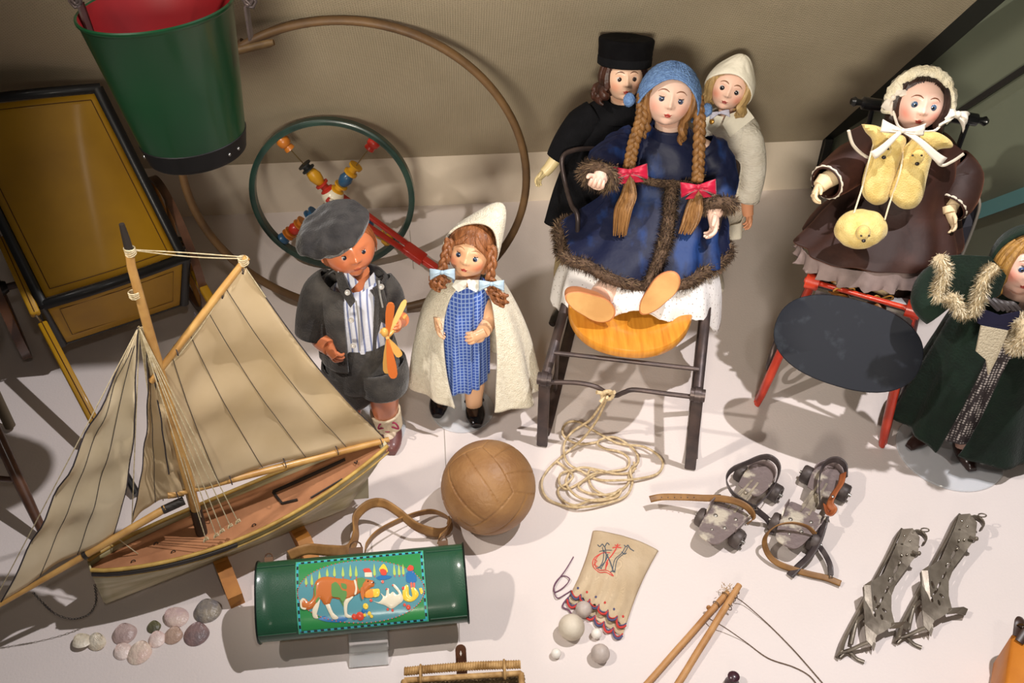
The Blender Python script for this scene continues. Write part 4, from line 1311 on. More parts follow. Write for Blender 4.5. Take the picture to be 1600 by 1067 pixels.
# ------------------------------------------------------------------ model sailing boat
def build_boat():
    m_hull = mat('hull_paint', rgb(158, 146, 104), .45, col2=rgb(204, 192, 158), scale=14, stretch=(.5, .5, 2.5), contrast=(.42, .62), bump=.25, bscale=40, coat=.2)
    m_deck = mat('deck_wood', rgb(176, 122, 84), .55, col2=rgb(140, 92, 60), scale=12, bump=.15, bscale=60)
    m_rail = mat('yellow_rail', rgb(196, 162, 84), .5, col2=rgb(160, 126, 60), scale=40)
    m_spar = mat('pale_spar', rgb(202, 158, 92), .45, col2=rgb(176, 130, 70), scale=30, coat=.2)
    m_dark = plain('dark_tar', 44, 38, 34, .45)
    m_sail = mat('sail_cloth', rgb(220, 196, 158), .85, col2=rgb(204, 178, 136), scale=7, bump=.12, bscale=30, weave=500)
    m_sail2 = mat('jib_cloth', rgb(240, 222, 188), .85, col2=rgb(224, 204, 166), scale=9, bump=.12, bscale=30, weave=500)
    m_seam_ = plain('seam_thread', 58, 52, 56, .8)
    m_cord = mat('rigging_cord', rgb(214, 200, 166), .8, col2=rgb(184, 166, 128), scale=200)
    zb = .155
    Bw = F(141, 886, .150); St = F(600, 689, .172)
    t = thing('model_sailing_boat', 'wooden model sailing boat with cream sails and a worn olive hull on a wooden stand', 'model boat', F(340, 880))
    a = (St - Bw); a.z = 0; L = a.length; a.normalize()
    n = V((a.y, -a.x, 0))                     # towards the viewer
    def PC(px, py, off=0.0): return PLN(px, py, Bw + n * off, n)
    def st(t_, side, d):                      # t 0..1 bow to stern
        pass
    kb = PC(165, 943); ks = PC(541, 800)
    def sheer(q): return lerp(.150, .172, q) - .030 * math.sin(PI * q) * 1.0 + .004
    def beam(q): return .061 * (math.sin(PI * min(1, q * 0.92 + .015) ) ** .62) * (1 - .25 * q)
    def keel(q):
        x0 = (kb - Bw).dot(a); x1 = (ks - Bw).dot(a)
        return lerp(x0, x1, q), lerp(max(.035, kb.z), max(.03, ks.z), q)
    NS = 28; NP = 13
    outer, inner = [], []
    for i in range(NS + 1):
        q = i / NS
        xg = lerp(0, L, q); zg = sheer(q); b = beam(q) + .0012
        xk, zk = keel(q)
        lp = []
        for j in range(NP * 2 - 1):
            k = (j - (NP - 1)) / (NP - 1)       # -1..1 across: gunwale - keel - gunwale
            s = abs(k); side = 1 if k > 0 else -1
            # section: full topsides, tucked garboards, deep fin
            if s > .45:
                u = (s - .45) / .55
                w_ = b * (0.30 + .70 * math.sin(u * PI / 2) ** .7) 
                z = lerp(lerp(zg, zk, .62), zg, u); x = lerp(lerp(xg, xk, .62), xg, u)
            else:
                u = s / .45
                w_ = b * .30 * u ** 1.3 + .003 * (1 if s > 0 else 0)
                z = lerp(zk, lerp(zg, zk, .62), u); x = lerp(xk, lerp(xg, xk, .62), u)
            lp.append(Bw * 1 + a * x + n * (w_ * side) + up * (z - Bw.z))
        outer.append(lp)
    mb = MB()
    mb.loft(outer, False)
    o0 = outer[0]; o1 = outer[-1]
    for lp in (o0, o1):
        k = len(mb.v)
        for p in lp: mb.vert(p)
        for j in range(len(lp) // 2): mb.f.append((k + j, k + j + 1, k + len(lp) - 2 - j, k + len(lp) - 1 - j)) if j + 1 < len(lp) - 2 - j else None
    obj('hull', mb, m_hull, t, solid=.003)
    dk = MB(); g = []
    for i in range(NS + 1):
        q = i / NS; b = beam(q) * .97
        c = Bw + a * (L * q) + up * (sheer(q) - Bw.z - .014)
        g.append([c + n * b * k / 4 + up * .002 * (1 - (k / 4) ** 2) for k in range(-4, 5)])
    dk.grid(g); obj('deck', dk, m_deck, t, solid=.002)
    rl, sk = MB(), MB()
    for side in (1, -1):
        pts = [Bw + a * (L * i / NS) + n * side * (beam(i / NS) + .0015) + up * (sheer(i / NS) - Bw.z + .001) for i in range(NS + 1)]
        rl.tube(pts, .0036, 8)
        if side == 1: sk.tube([p - up * .008 + n * .001 for p in pts[:13]], .0052, 8)
        rl.tube([p - up * .017 + n * side * .0005 for p in pts], .0018, 6)
    objs('gunwale', rl, m_rail, t); obj('rubbing_strake', sk, m_dark, t)
    # cockpit coaming, hatch, cleats
    mb = MB()
    def dp(q, s, h=0.0): return Bw + a * (L * q) + n * s + up * (sheer(q) - Bw.z - .0125 + h)
    mb.bar(dp(.60, -.022, .002), dp(.86, -.012, .002), .004, .007); mb.bar(dp(.60, -.022, .002), dp(.61, .012, .002), .004, .006)
    mb.bar(dp(.61, .012, .002), dp(.66, .020, .002), .004, .006)
    objs('coaming', mb, m_dark, t)
    mb = MB()
    mb.tube([dp(.70, .030, .004), dp(.82, .026, .004)], .0014, 6); mb.tube([dp(.88, .008, .006), dp(.885, .014, .008), dp(.89, .008, .006)], .0016, 6)
    for q, s in ((.12, .012), (.2, -.01), (.24, .02), (.5, .03)):
        c = dp(q, s, .003); mb.tube([c + (a * math.cos(k / 8 * 2 * PI) + up * math.sin(k / 8 * 2 * PI)) * .0035 for k in range(9)], .0009, 5)
    objs('deck_fitting', mb, m_dark, t)
    # rudder
    mb = MB(); r0 = PC(541, 742); 
    mb.slab([PC(546, 735), PC(566, 728), PC(574, 745), PC(575, 776), PC(545, 779)], n, .004)
    obj('rudder', mb, plain('rudder_grey', 150, 142, 116, .5), t)
    # mast
    M0 = dp(.30, 0); 
    def mp(px, py): return PC(px, py)
    mT = mp(190, 350); mK = mp(202, 392)
    base = PC(306, 806); base = V((base.x, base.y, sheer(.32) - .012))
    mb = MB(); mb.tube([base, base.lerp(mT, .3), base.lerp(mT, .62), mp(205, 415), mK], [.0085, .0085, .0075, .006, .0055], 14)
    obj('mast', mb, m_spar, t)
    mb = MB(); mb.tube([mK, mp(196, 370), mT], [.0058, .0050, .0036], 12); mb.tube([base, base.lerp(mT, .10)], .0100, 12); objs('mast_top', mb, m_dark, t)
    mb = MB()
    g0, g1 = mp(236, 596), mp(386, 402)
    mb.tube([g0, g0.lerp(g1, .5) , g1], [.0050, .0062, .0052], 12); obj('gaff', mb, m_spar, t)
    b0, b1 = mp(262, 774), mp(607, 687)
    mb = MB(); mb.tube([b0, b0.lerp(b1, .5), b1], [.0062, .0070, .0056], 12); obj('boom', mb, m_spar, t)
    # bowsprit
    s0, s1 = mp(258, 790), mp(-14, 953)
    s0 = s0 + n * .006
    mb = MB(); mb.tube([s0, s0.lerp(s1, .3), s1], [.0068, .0064, .0038], 12); obj('bowsprit', mb, m_spar, t)
    mb = MB(); mb.tube([mp(286, 778) + n * .006, s0.lerp(s1, .02)], .0075, 12); mb.tube([s0.lerp(s1, .46) , s0.lerp(s1, .48)], .0072, 12); objs('bowsprit_heel', mb, m_dark, t)
    # sails
    def sail(c, bil, m, name, edges=None, nu=28, nv=28, wr=0.0, seed=0):
        """c: corner pixels (head-front, head-aft, foot-aft, foot-front)"""
        (A, B, Cc, Dd) = [PC(*q) for q in c]
        def P(u, v):
            cu = edges(u, v) if edges else (0, 0)
            p = A.lerp(B, u).lerp(Dd.lerp(Cc, u), v)
            p = p + a * cu[0] + up * cu[1]
            w_ = bil * math.sin(PI * u) * math.sin(PI * min(1, v * .9 + .1)) 
            w_ += wr * noise.noise(V((u * 3 + seed, v * 5, 0))) + wr * .5 * math.sin((u * 7 - v * 14)) * math.sin(PI * u) * math.sin(PI * v)
            return p + n * w_
        mb = MB(); mb.grid([[P(i / nu, j / nv) for j in range(nv + 1)] for i in range(nu + 1)])
        s_ = obj(name, mb, m, t, solid=.0008)
        return s_, P
    def e_main(u, v): return (-.012 * math.sin(PI * v) * u, 0.012 * math.sin(PI * u) * v - .004)
    main, Pm = sail([(240, 588), (381, 412), (604, 687), (268, 771)], -.022, m_sail, 'main_sail', e_main, wr=.012)
    mb = MB()
    for u_ in (.2, .4, .6, .8):
        for off in (.0012, -.0012): mb.tube([Pm(u_, j / 24) + n * off for j in range(25)], .00055, 4)
    mb.tube([Pm(1, j / 24) for j in range(25)], .0011, 5); mb.tube([Pm(0, j / 24) for j in range(25)], .0011, 5)
    obj('seam', mb, m_seam_, main)
    mb = MB()
    for u_ in (.02, .25, .5, .75, .97):
        c = Pm(u_, 1.0) - up * .002; mb.tube([c + (n * math.cos(k / 10 * 2 * PI) + up * math.sin(k / 10 * 2 * PI)) * .0095 for k in range(11)], .0009, 5)
        c = Pm(u_, 0.0); mb.tube([c + (n * math.cos(k / 10 * 2 * PI) + up * math.sin(k / 10 * 2 * PI)) * .0085 for k in range(11)], .0009, 5)
    objs('lashing', mb, m_seam_, main)
    def e_jib(u, v): return (.010 * math.sin(PI * v) * (1 - u) * 0 + .0 , 0)
    # jib: narrow at the head, foot along the bowsprit
    def tri(c3, bil, m, name, luff, leech, foot, wr, seed):
        Hh, Tt, Cl = [PC(*q) for q in c3]
        nu, nv = 20, 40
        def P(u, v):
            v2 = v
            l_ = Hh.lerp(Tt, v2) + a * luff * math.sin(PI * v2)
            r_ = Hh.lerp(Cl, v2) + a * leech(v2)
            p = l_.lerp(r_, u) + up * (foot * math.sin(PI * u) * v2)
            w_ = bil * math.sin(PI * u) * math.sin(PI * min(1, v2 * .95)) + wr * (math.sin(v2 * 30 - u * 5) * (1 - u) ** 1.0 * math.sin(PI * v2) * .8 + noise.noise(V((u * 3, v2 * 7, seed))))
            return p + n * w_
        mb = MB(); mb.grid([[P(i / nu, j / nv) for j in range(nv + 1)] for i in range(nu + 1)])
        return obj(name, mb, m, t, solid=.0008), P
    jib, Pj = tri([(216, 512), (2, 940), (177, 836)], -.012, m_sail2, 'jib_sail', .003, lambda v: .020 * math.sin(PI * v) * (v ** .6), .004, .008, 2)
    mb = MB()
    for u_ in (.35, .68):
        for off in (.0012, -.0012): mb.tube([Pj(u_, j / 30) + n * off for j in range(2, 31)], .00055, 4)
    mb.tube([Pj(0, j / 30) for j in range(31)], .0012, 5); mb.tube([Pj(1, j / 30) for j in range(31)], .0010, 5)
    obj('seam', mb, m_seam_, jib)
    stay, Ps = tri([(228, 520), (206, 818), (288, 775)], -.010, m_sail, 'stay_sail', .012, lambda v: -.004 * math.sin(PI * v), .018, .006, 5)
    mb = MB(); mb.tube([Ps(0, j / 30) for j in range(31)], .0010, 5); mb.tube([Ps(.5, j / 30) + n * .001 for j in range(2, 31)], .0005, 4)
    obj('seam', mb, m_seam_, stay)
    # rigging
    mb = MB()
    def line(p, q, sag=0.0, r=.0009):
        mb.tube([p.lerp(q, i / 8) - up * sag * math.sin(PI * i / 8) for i in range(9)], r, 5)
    mh = mp(203, 390); gh = mp(380, 404)
    line(mh, gh, .004); line(mh, gh + up * .003, -.001)
    hound = mp(218, 512); h2 = mp(211, 460)
    for k, (x, y) in enumerate(((338, 837), (347, 830), (360, 822), (322, 843), (372, 815))):
        foot = PC(x, y, .047)
        line(hound + n * .004, foot, 0, .0009); 
        c = foot; mb.tube([c + V((math.cos(q * 1.1) * .004, math.sin(q * 1.7) * .003, math.sin(q * 1.3) * .004)) for q in range(9)], .0013, 5)
    for x, y in ((262, 778), (272, 770), (255, 782)):
        foot = PC(x, y, -.040); line(hound - n * .004, foot)
    for k in range(5): line(hound + a * .002 * k, PC(298 + 4 * k, 800 + 2 * k, .006 * (k - 2)), .0, .0008)
    line(mp(216, 512), s1 + up * .004, 0, .0009); line(hound, Ps(0, 1)); line(gh, g0 + a * .01, .012, .0008)
    line(Pj(1, 1), dp(.14, .0, .004), .0); line(Pm(1, 0), Pm(1, 0.15))
    for pm, cnt, r_ in ((mp(203, 391), 5, .0070), (mp(210, 458), 4, .0078), (mp(380, 406), 5, .0070)):
        for k in range(cnt):
            c = pm + up * (.0022 * (k - cnt / 2)); mb.tube([c + V((math.cos(q / 10 * 2 * PI), math.sin(q / 10 * 2 * PI), .15 * math.sin(q / 10 * 2 * PI + k))) * r_ for q in range(11)], .0010, 5)
    rnd = random.Random(9)
    for k in range(14):
        c = hound + V((rnd.uniform(-.003, .003), rnd.uniform(-.003, .003), 0)); e = c - up * rnd.uniform(.06, .26) + a * rnd.uniform(-.006, .012)
        mb.tube([c, c.lerp(e, .5) + a * rnd.uniform(-.004, .004), e], .00055, 4)
    obj('rigging', mb, m_cord, t)
    # chain
    mb = MB()
    cpts = cr([PC(148, 913, .004), PC(150, 940, .004), PC(138, 960, .004), PC(112, 967, .004), PC(85, 958, .004), PC(65, 940, .004), PC(52, 926, .004)], 6)
    tot = 0; pos = [cpts[0]]
    for i in range(len(cpts) - 1):
        d = (cpts[i + 1] - cpts[i]).length; k = max(1, round(d / .0045))
        for j in range(1, k + 1): pos.append(cpts[i].lerp(cpts[i + 1], j / k))
    for i in range(len(pos) - 1):
        c = (pos[i] + pos[i + 1]) / 2; tg = (pos[i + 1] - pos[i]).normalized(); s_ = n if i % 2 else tg.cross(n)
        mb.tube([c + tg * .0032 * math.cos(q / 8 * 2 * PI) + s_ * .0017 * math.sin(q / 8 * 2 * PI) for q in range(9)], .00055, 4)
    obj('bow_chain', mb, m_dark, t)
    # wooden stand: two cross blocks joined by a lath
    sd_ = thing('boat_stand', 'plain orange brown wooden block stand under the model boat hull', 'stand', F(360, 900))
    m_blockw = mat('stand_wood', rgb(190, 128, 58), .55, col2=rgb(164, 104, 44), scale=30, stretch=(1, 1, .2))
    for q in (.45, .78):
        xk, zk = keel(q)
        c = Bw + a * xk; c.z = 0
        mb = MB()
        z0 = zk + .0
        w2, w3 = .085, .045
        o = [c - n * w2 , c + n * w2, c + n * w2 + up * .030, c + n * w3 + up * (z0 + .020), c + n * .010 + up * (z0 + .002), c - n * .010 + up * (z0 + .002), c - n * w3 + up * (z0 + .020), c - n * w2 + up * .030]
        mb.slab([p - a * .012 for p in o], a, .026)
        obj('cross_block', mb, m_blockw, sd_, smooth=False)
    return
    mb = MB(); xk0 = keel(.40)[0]; xk1 = keel(.74)[0]
    mb.bar(Bw - up * Bw.z + a * xk0 + up * .006, Bw - up * Bw.z + a * xk1 + up * .006, .03, .012); obj('joining_lath', mb, m_blockw, sd_, smooth=False)
build_boat()
# ------------------------------------------------------------------ iron sledge chair
m_seatw = mat('varnished_seat', rgb(214, 146, 50), .32, col2=rgb(190, 118, 34), scale=16, stretch=(9, .8, 1), contrast=(.35, .7), coat=.5)
def superellipse(c, ax, ay, rx, ry, p=2.3, n=56):
    out = []
    for i in range(n):
        a = 2 * PI * i / n; co, si = math.cos(a), math.sin(a)
        k = (abs(co) ** p + abs(si) ** p) ** (-1 / p)
        out.append(c + ax * (co * k * rx) + ay * (si * k * ry))
    return out
SZ = .27
def build_sledge():
    t = thing('sledge_chair', 'iron sledge chair with an oval varnished wooden seat that the blue velvet doll sits on', 'sledge chair', F(970, 660))
    GL, GR = F(847, 697, 0), F(1078, 733, 0)
    fx = (GR - GL).normalized(); fb = V((-fx.y, fx.x, 0))
    for G, x1, y1, sx, sy in ((GL, 851, 592, 878, 497), (GR, 1090, 617, 1101, 512)):
        T = W(x1, y1, G.y + .015)
        Sp = F(sx, sy, SZ - .02)
        mb = MB()
        mb.bar(G + up * .002, T + up * .004, .0225, .009, fb, .002); obj('front_bar', mb, m_iron, t); mb = MB()
        path = [G + fb * .50 + up * .006, G + fb * .30 + up * .005, G + fb * .12 + up * .006, G + fb * .05 + up * .010, G + fb * .012 + up * .022]
        mb.tube(cr(path, 5), .0125, 8, flat=.38, up=None if False else fb * .4 + up * .6)
        objs('runner', mb, m_iron, t)
        mb = MB()
        ends = Sp + fb * .14 - fx * .0
        mb.tube([T, T.lerp(Sp, .5), Sp, ends], .0095, 8, flat=.6, up=up)
        obj('seat_rail', mb, m_iron, t)
        mb = MB(); r0 = G + fb * .42 + up * .012
        mb.tube([ends, r0], .0085, 8, flat=.6)
        obj('rear_leg', mb, m_iron, t)
        mb = MB(); r1 = G + fb * .16 + up * .012; mb.tube([r1, T.lerp(Sp, .8)], .007, 8, flat=.6); obj('brace', mb, m_iron, t)
        mb = MB()
        mb.tube([T - fx * .014, T + fx * .014], .0125, 16); mb.tube([T - fx * .006, T + fx * .006], .0155, 16)
        obj('joint', mb, m_iron, t)
    TL = W(851, 597, GL.y + .015); TR = W(1090, 621, GR.y + .015)
    pts = [TL]
    for (x, y, dz) in ((900, 598, 0), (930, 604, -.002), (948, 614, -.010), (962, 618, -.012), (975, 613, -.004), (992, 609, 0), (1040, 615, 0)):
        pts.append(W(x, y, lerp(TL.y, TR.y, (x - 851) / 239)))
    pts.append(TR)
    mb = MB(); mb.tube(cr(pts, 6), .0048, 10); obj('cross_bar', mb, m_iron, t)
    a, b = F(866, 551, .235), F(1092, 577, .235)
    mb = MB(); mb.tube([a, b], .0045, 8); obj('cross_bar', mb, m_iron, t)
    # backrest iron
    yb = F(985, 500, SZ).y + .26
    pts = [W(903, 345, yb - .10), W(893, 320, yb - .06), W(883, 285, yb), W(878, 250, yb + .02), W(892, 236, yb + .04), W(930, 232, yb + .06), W(1020, 236, yb + .07), W(1110, 246, yb + .06), W(1148, 252, yb + .03), W(1152, 272, yb), W(1138, 310, yb - .05), W(1124, 345, yb - .10)]
    sl = F(895, 430, SZ - .02); sr = F(1105, 448, SZ - .02)
    mb = MB(); mb.tube(cr([sl] + pts + [sr], 5), .0062, 10, flat=.8); obj('backrest', mb, m_iron, t)
    # seat
    c = F(984, 482, SZ); rx = 98 * mpp(c)
    mb = MB(); loops = []
    for k, zz in ((.985, -.020), (1.0, -.016), (1.0, -.004), (.985, 0), (.95, .001), (.55, -.001)):
        loops.append([p + up * zz for p in superellipse(c + fb * .03, fx, fb, rx * k, .145 * k + .01, 2.3)])
    mb.loft(loops); obj('seat', mb, m_seatw, t)
    return fx, fb
SFX, SFB = build_sledge()
# ------------------------------------------------------------------ red sledge with dark oval board
m_redp = mat('red_orange_paint', rgb(206, 66, 38), .35, col2=rgb(176, 48, 30), scale=20, coat=.3, bump=.1, bscale=60)
m_slate = mat('slate_board', rgb(28, 31, 39), .65, col2=rgb(58, 64, 72), scale=26, contrast=(.60, .85), bump=.08, bscale=60, spec=.3)
m_dark2 = mat('dark_wood', rgb(42, 30, 28), .4, col2=rgb(58, 42, 38), scale=12, coat=.2)
def build_red():
    t = thing('toy_pushchair', 'red framed doll sledge chair with dark oval footboard and black push handle', 'doll chair', F(1320, 640))
    GL, GR = F(1182, 634, 0), F(1377, 698, 0)
    fx = (GR - GL).normalized(); fb = V((-fx.y, fx.x, 0))
    KL_ = W(1270, 440, GL.y + .035); KR_ = W(1427, 484, GR.y + .035)
    dl = MB()
    for G, K in ((GL, KL_), (GR, KR_)):
        mb = MB()
        pts = [G + up * .004, G.lerp(K, .12), G.lerp(K, .3), G.lerp(K, .6), K]
        mb.tube(cr(pts, 4), [.0085, .0115, .0125, .0120, .0110], 10, flat=.7); obj('front_leg', mb, m_redp, t)
        mb = MB(); mb.tube([K - fx * .013, K + fx * .013], .0165, 20); mb.tube([K - fx * .016, K + fx * .016], .006, 12)
        obj('round_joint', mb, m_redp, t)
        # runner on the floor with a scroll
        mb = MB()
        cc = G + fb * .075 + up * .085
        sp = [G + up * .006, G + fb * .03 + up * .012]
        for k in range(26):
            an = -PI / 2 + k * .30; r_ = .075 * (1 - k / 30)
            sp.append(cc + fb * math.cos(an) * r_ + up * math.sin(an) * r_)
        mb.tube(sp, .0055, 8); obj('scroll_iron', mb, m_iron, t)
        mb = MB(); mb.tube([G + up * .01, G + fb * .16 + up * .007, G + fb * .36 + up * .007], .008, 8, flat=.6); obj('runner', mb, m_redp, t)
        mb = MB(); mb.tube([G + fb * .30 + up * .012, K + fb * .22 - up * .03], .009, 8); obj('rear_leg', mb, mat('deep_red_paint', rgb(104, 30, 24), .4), t)
        mb = MB(); mb.tube([K + up * 0 , K + fb * .22 - up * .03], .010, 8); obj('seat_rail', mb, mat('deep_red_paint', rgb(104, 30, 24), .4), t)
    mb = MB(); mb.tube([KL_, KR_], .0052, 10); obj('cross_bar', mb, m_redp, t)
    # oval board
    n_ = (-fb * .72 + up * .70).normalized(); b2 = n_.cross(fx).normalized()
    if b2.z < 0: b2 = -b2
    yy = (GL.y + GR.y) / 2 - .045
    c = W(1323, 536, yy)
    mb = MB(); loops = []
    rx, ry = 107 * mpp(c) / .955, 69 * mpp(c) 
    for k, h in ((.97, -.006), (1.0, -.004), (1.0, .004), (.985, .006), (.5, .006)):
        loops.append([p + n_ * h for p in superellipse(c, fx, b2, rx * k, ry * k, 2.35, 64)])
    mb.loft(loops); obj('oval_footboard', mb, m_slate, t)
    # narrow dark top strip, arm of the board and straps
    mb = MB(); mb.bar(c + b2 * ry * .86 - fx * rx * .62 - n_ * .012, c + b2 * ry * .86 + fx * rx * .72 - n_ * .012, .02, .01, n_); obj('board_batten', mb, m_dark2, t)
    # seat, back and push handle
    sc_ = (KL_ + KR_) / 2 + fb * .13 - up * .02
    mb = MB(); R = Matrix((fx, fb, up)).transposed()
    mb.box(sc_, (KR_ - KL_).length * .92, .22, .016, R, .004); obj('seat', mb, m_dark2, t)
    HL, HR = W(1330, 158, sc_.y + .15), W(1543, 190, sc_.y + .15)
    HR = W(1543, 190, sc_.y + .15)
    for s_, hx_, hy_ in ((-1, 1348, 200), (1, 1518, 215)):
        base = sc_ + fx * s_ * (KR_ - KL_).length * .40 + fb * .11
        hd = HL.lerp(HR, .16 if s_ < 0 else .86)
        mb = MB(); mb.tube([base, base.lerp(hd, .5), hd], .008, 10, flat=.6); obj('back_post', mb, plain('black_iron', 30, 30, 34, .35, metal=.3), t)
    mb = MB()
    L = (HR - HL).length; d = (HR - HL).normalized()
    prof = [(0, .001), (0, .006), (.006, .010), (.012, .007), (.020, .006), (.024, .0125), (.075, .0125), (.082, .008), (L - .082, .008), (L - .075, .0125), (L - .024, .0125), (L - .020, .006), (L - .012, .007), (L - .006, .010), (L, .006), (L, .001)]
    lathe(mb, HL, d, prof, 20); obj('push_handle', mb, plain('black_varnish', 20, 20, 22, .3, coat=.4), t)
    # upholstered back with piped edge, seen at the doll's right
    mb = MB(); q = [W(1300, 400, sc_.y + .03), W(1320, 250, sc_.y + .10), W(1500, 290, sc_.y + .10), W(1530, 310, sc_.y + .05), W(1522, 352, sc_.y + .03), W(1492, 425, sc_.y - .01)]
    mb.slab(q, fb, .02); obj('seat_back', mb, plain('dark_cloth', 38, 36, 42, .8), t, smooth=False)
    mb = MB(); mb.tube(cr([p - fb * .003 for p in q[2:]], 4), .003, 6); obj('piping', mb, plain('grey_piping', 120, 112, 100, .8), t)
    return fx, fb, sc_
RFX, RFB, RSC = build_red()
# ------------------------------------------------------------------ roller skates
m_skm = mat('worn_skate_metal', rgb(132, 118, 116), .4, metal=.35, col2=rgb(206, 196, 178), scale=30, contrast=(.52, .62), bump=.2, bscale=120)
m_whl = mat('skate_wheel', rgb(92, 82, 78), .5, metal=.3, col2=rgb(66, 58, 56), scale=30)
m_bst = mat('black_strap', rgb(54, 46, 48), .45, col2=rgb(78, 68, 66), scale=40, coat=.2)
m_tst = mat('tan_leather_strap', rgb(150, 108, 58), .5, col2=rgb(116, 80, 42), scale=30)
m_ost = mat('orange_leather_strap', rgb(166, 96, 54), .5, col2=rgb(140, 74, 40), scale=30)
def ribbon(name, pix, w, m, t, face=None, tilt=(90, 90), th=.0022, n=8):
    pts = cr([F(x, y, z) for x, y, z in pix], n)
    mb = MB(); g = []
    for i, p in enumerate(pts):
        tg = (pts[min(i + 1, len(pts) - 1)] - pts[max(i - 1, 0)]).normalized()
        sd_ = tg.cross(up); sd_ = sd_.normalized() if sd_.length > .05 else V((1, 0, 0))
        an = D(lerp(tilt[0], tilt[1], i / (len(pts) - 1)))
        sd_ = Matrix.Rotation(an, 3, tg) @ sd_
        g.append([p + sd_ * w * k for k in (-.5, -.25, 0, .25, .5)])
    mb.grid(g)
    return obj(name, mb, m, t, solid=th)
s_ = 350 / 1556
def zk(x, y): return (1000 + x * s_, 690 + y * s_)
def skate(toe, heel, label, straps, side_w):
    """toe and heel: pixels of the sole's ends"""
    t = thing('roller_skate', label, 'roller skate', F(*((toe[0] + heel[0]) / 2, (toe[1] + heel[1]) / 2)), 'pair of roller skates')
    zs = .038
    a, b = F(*toe, zs), F(*heel, zs)
    d = (b - a); L = d.length; d.normalize(); s = V((d.y, -d.x, 0))
    def P(u, w, h=0.0): return a + d * (L * u) + s * w + up * h
    # toe plate
    mb = MB()
    o = []
    for u, w in ((0, 0), (.01, .016), (.06, .024), (.16, .029), (.30, .034), (.40, .034), (.44, .026), (.44, -.026), (.40, -.034), (.30, -.034), (.16, -.029), (.06, -.024), (.01, -.016)): o.append(P(u, w))
    mb.slab(cr(o + [o[0]], 3)[:-1], up, .003); obj('toe_plate', mb, m_skm, t, smooth=False)
    mb = MB(); mb.slab([P(.36, -.014, -.002), P(.36, .014, -.002), P(.80, .010, -.002), P(.80, -.010, -.002)], up, .0035)
    mb.bar(P(.38, .008, .003), P(.78, .006, .003), .004, .003); mb.bar(P(.38, -.008, .003), P(.78, -.006, .003), .004, .003)
    mb.ell(P(.62, 0, .003), .004, .004, .003, None, 12, 6)
    obj('sliding_bar', mb, mat('bar_metal', rgb(190, 178, 156), .4, metal=.4, col2=rgb(120, 108, 100), scale=40), t)
    mb = MB(); o = [P(u, w) for u, w in ((.66, -.022), (.64, 0), (.66, .022), (.82, .028), (.95, .024), (1.0, .010), (1.0, -.010), (.95, -.024), (.82, -.028))]
    mb.slab(cr(o + [o[0]], 3)[:-1], up, .003); obj('heel_plate', mb, m_skm, t, smooth=False)
    # heel cup
    mb = MB(); g = []
    for k in range(17):
        an = PI * k / 16 - PI / 2
        e = P(.86, math.sin(an) * .028) + d * (math.cos(an) * .030)
        hh = .020 * (.6 + .4 * math.cos(an))
        g.append([e + up * h for h in (0, hh * .5, hh)])
    mb.grid(g); obj('heel_cup', mb, m_skm, t, solid=.002)
    # toe clamps
    for w in (-1, 1):
        mb = MB(); mb.slab([P(.22, w * .031, 0), P(.40, w * .035, 0), P(.40, w * .036, .016), P(.30, w * .036, .020), P(.22, w * .032, .012)], s, .0022); obj('clamp', mb, m_skm, t, smooth=False)
    for u, w, r in ((.20, .012, .004), (.26, -.016, .0045), (.33, .018, .004), (.12, -.004, .003)):
        mb = MB(); mb.ell(P(u, w, .003), r, r, .0016, None, 12, 6); obj('rivet', mb, plain('rivet_grey', 150, 144, 136, .35, metal=.7), t)
    # wheels: two axles
    for u in (.24, .86):
        ax_ = MB(); ax_.tube([P(u, -.050, -.019), P(u, .050, -.019)], .003, 8); ax_.tube([P(u, 0, -.019), P(u, 0, 0)], .010, 12)
        obj('axle', ax_, m_whl, t)
        for w in (-1, 1):
            mb = MB(); rW = .0185
            lathe(mb, P(u, w * .027, -.0193), s * w, [(0, .004), (0, rW * .9), (.002, rW), (.018, rW), (.021, rW * .9), (.021, .010), (.017, .009), (.017, .002)], 32)
            wo = obj('wheel', mb, m_whl, t)
            mb = MB(); lathe(mb, P(u, w * .044, -.0193), s * w, [(0, .006), (.003, .006), (.003, .0038), (.009, .0034), (.009, .0005)], 8)
            obj('axle_nut', mb, plain('nut_steel', 150, 146, 140, .3, metal=.8), wo)
    for nm, pix, w, m, tl, th in straps: ribbon(nm, [(*zk(x, y), z) for x, y, z in pix], w, m, t, tilt=tl, th=th)
    return t, P
t1, P1 = skate(zk(455, 690), zk(890, 175), 'left roller skate with a tan leather toe strap stretched out to the left',
      [('toe_strap', [(70, 400, .030), (150, 385, .030), (290, 385, .036), (440, 392, .046), (560, 395, .056), (680, 420, .062), (760, 470, .058), (785, 530, .046), (745, 575, .036)], .013, m_tst, (20, 75), .002),
       ('ankle_strap', [(790, 455, .045), (700, 400, .055), (630, 340, .062), (600, 260, .066), (640, 195, .068), (740, 150, .07), (830, 112, .07), (900, 108, .068), (955, 150, .064), (965, 220, .056), (920, 330, .050), (850, 410, .046), (800, 455, .044)], .013, m_bst, (80, 80), .002),
       ('hanging_strap', [(790, 460, .044), (840, 500, .032), (885, 540, .018), (915, 590, .008), (905, 640, .008)], .012, m_bst, (45, 20), .002)], 0)
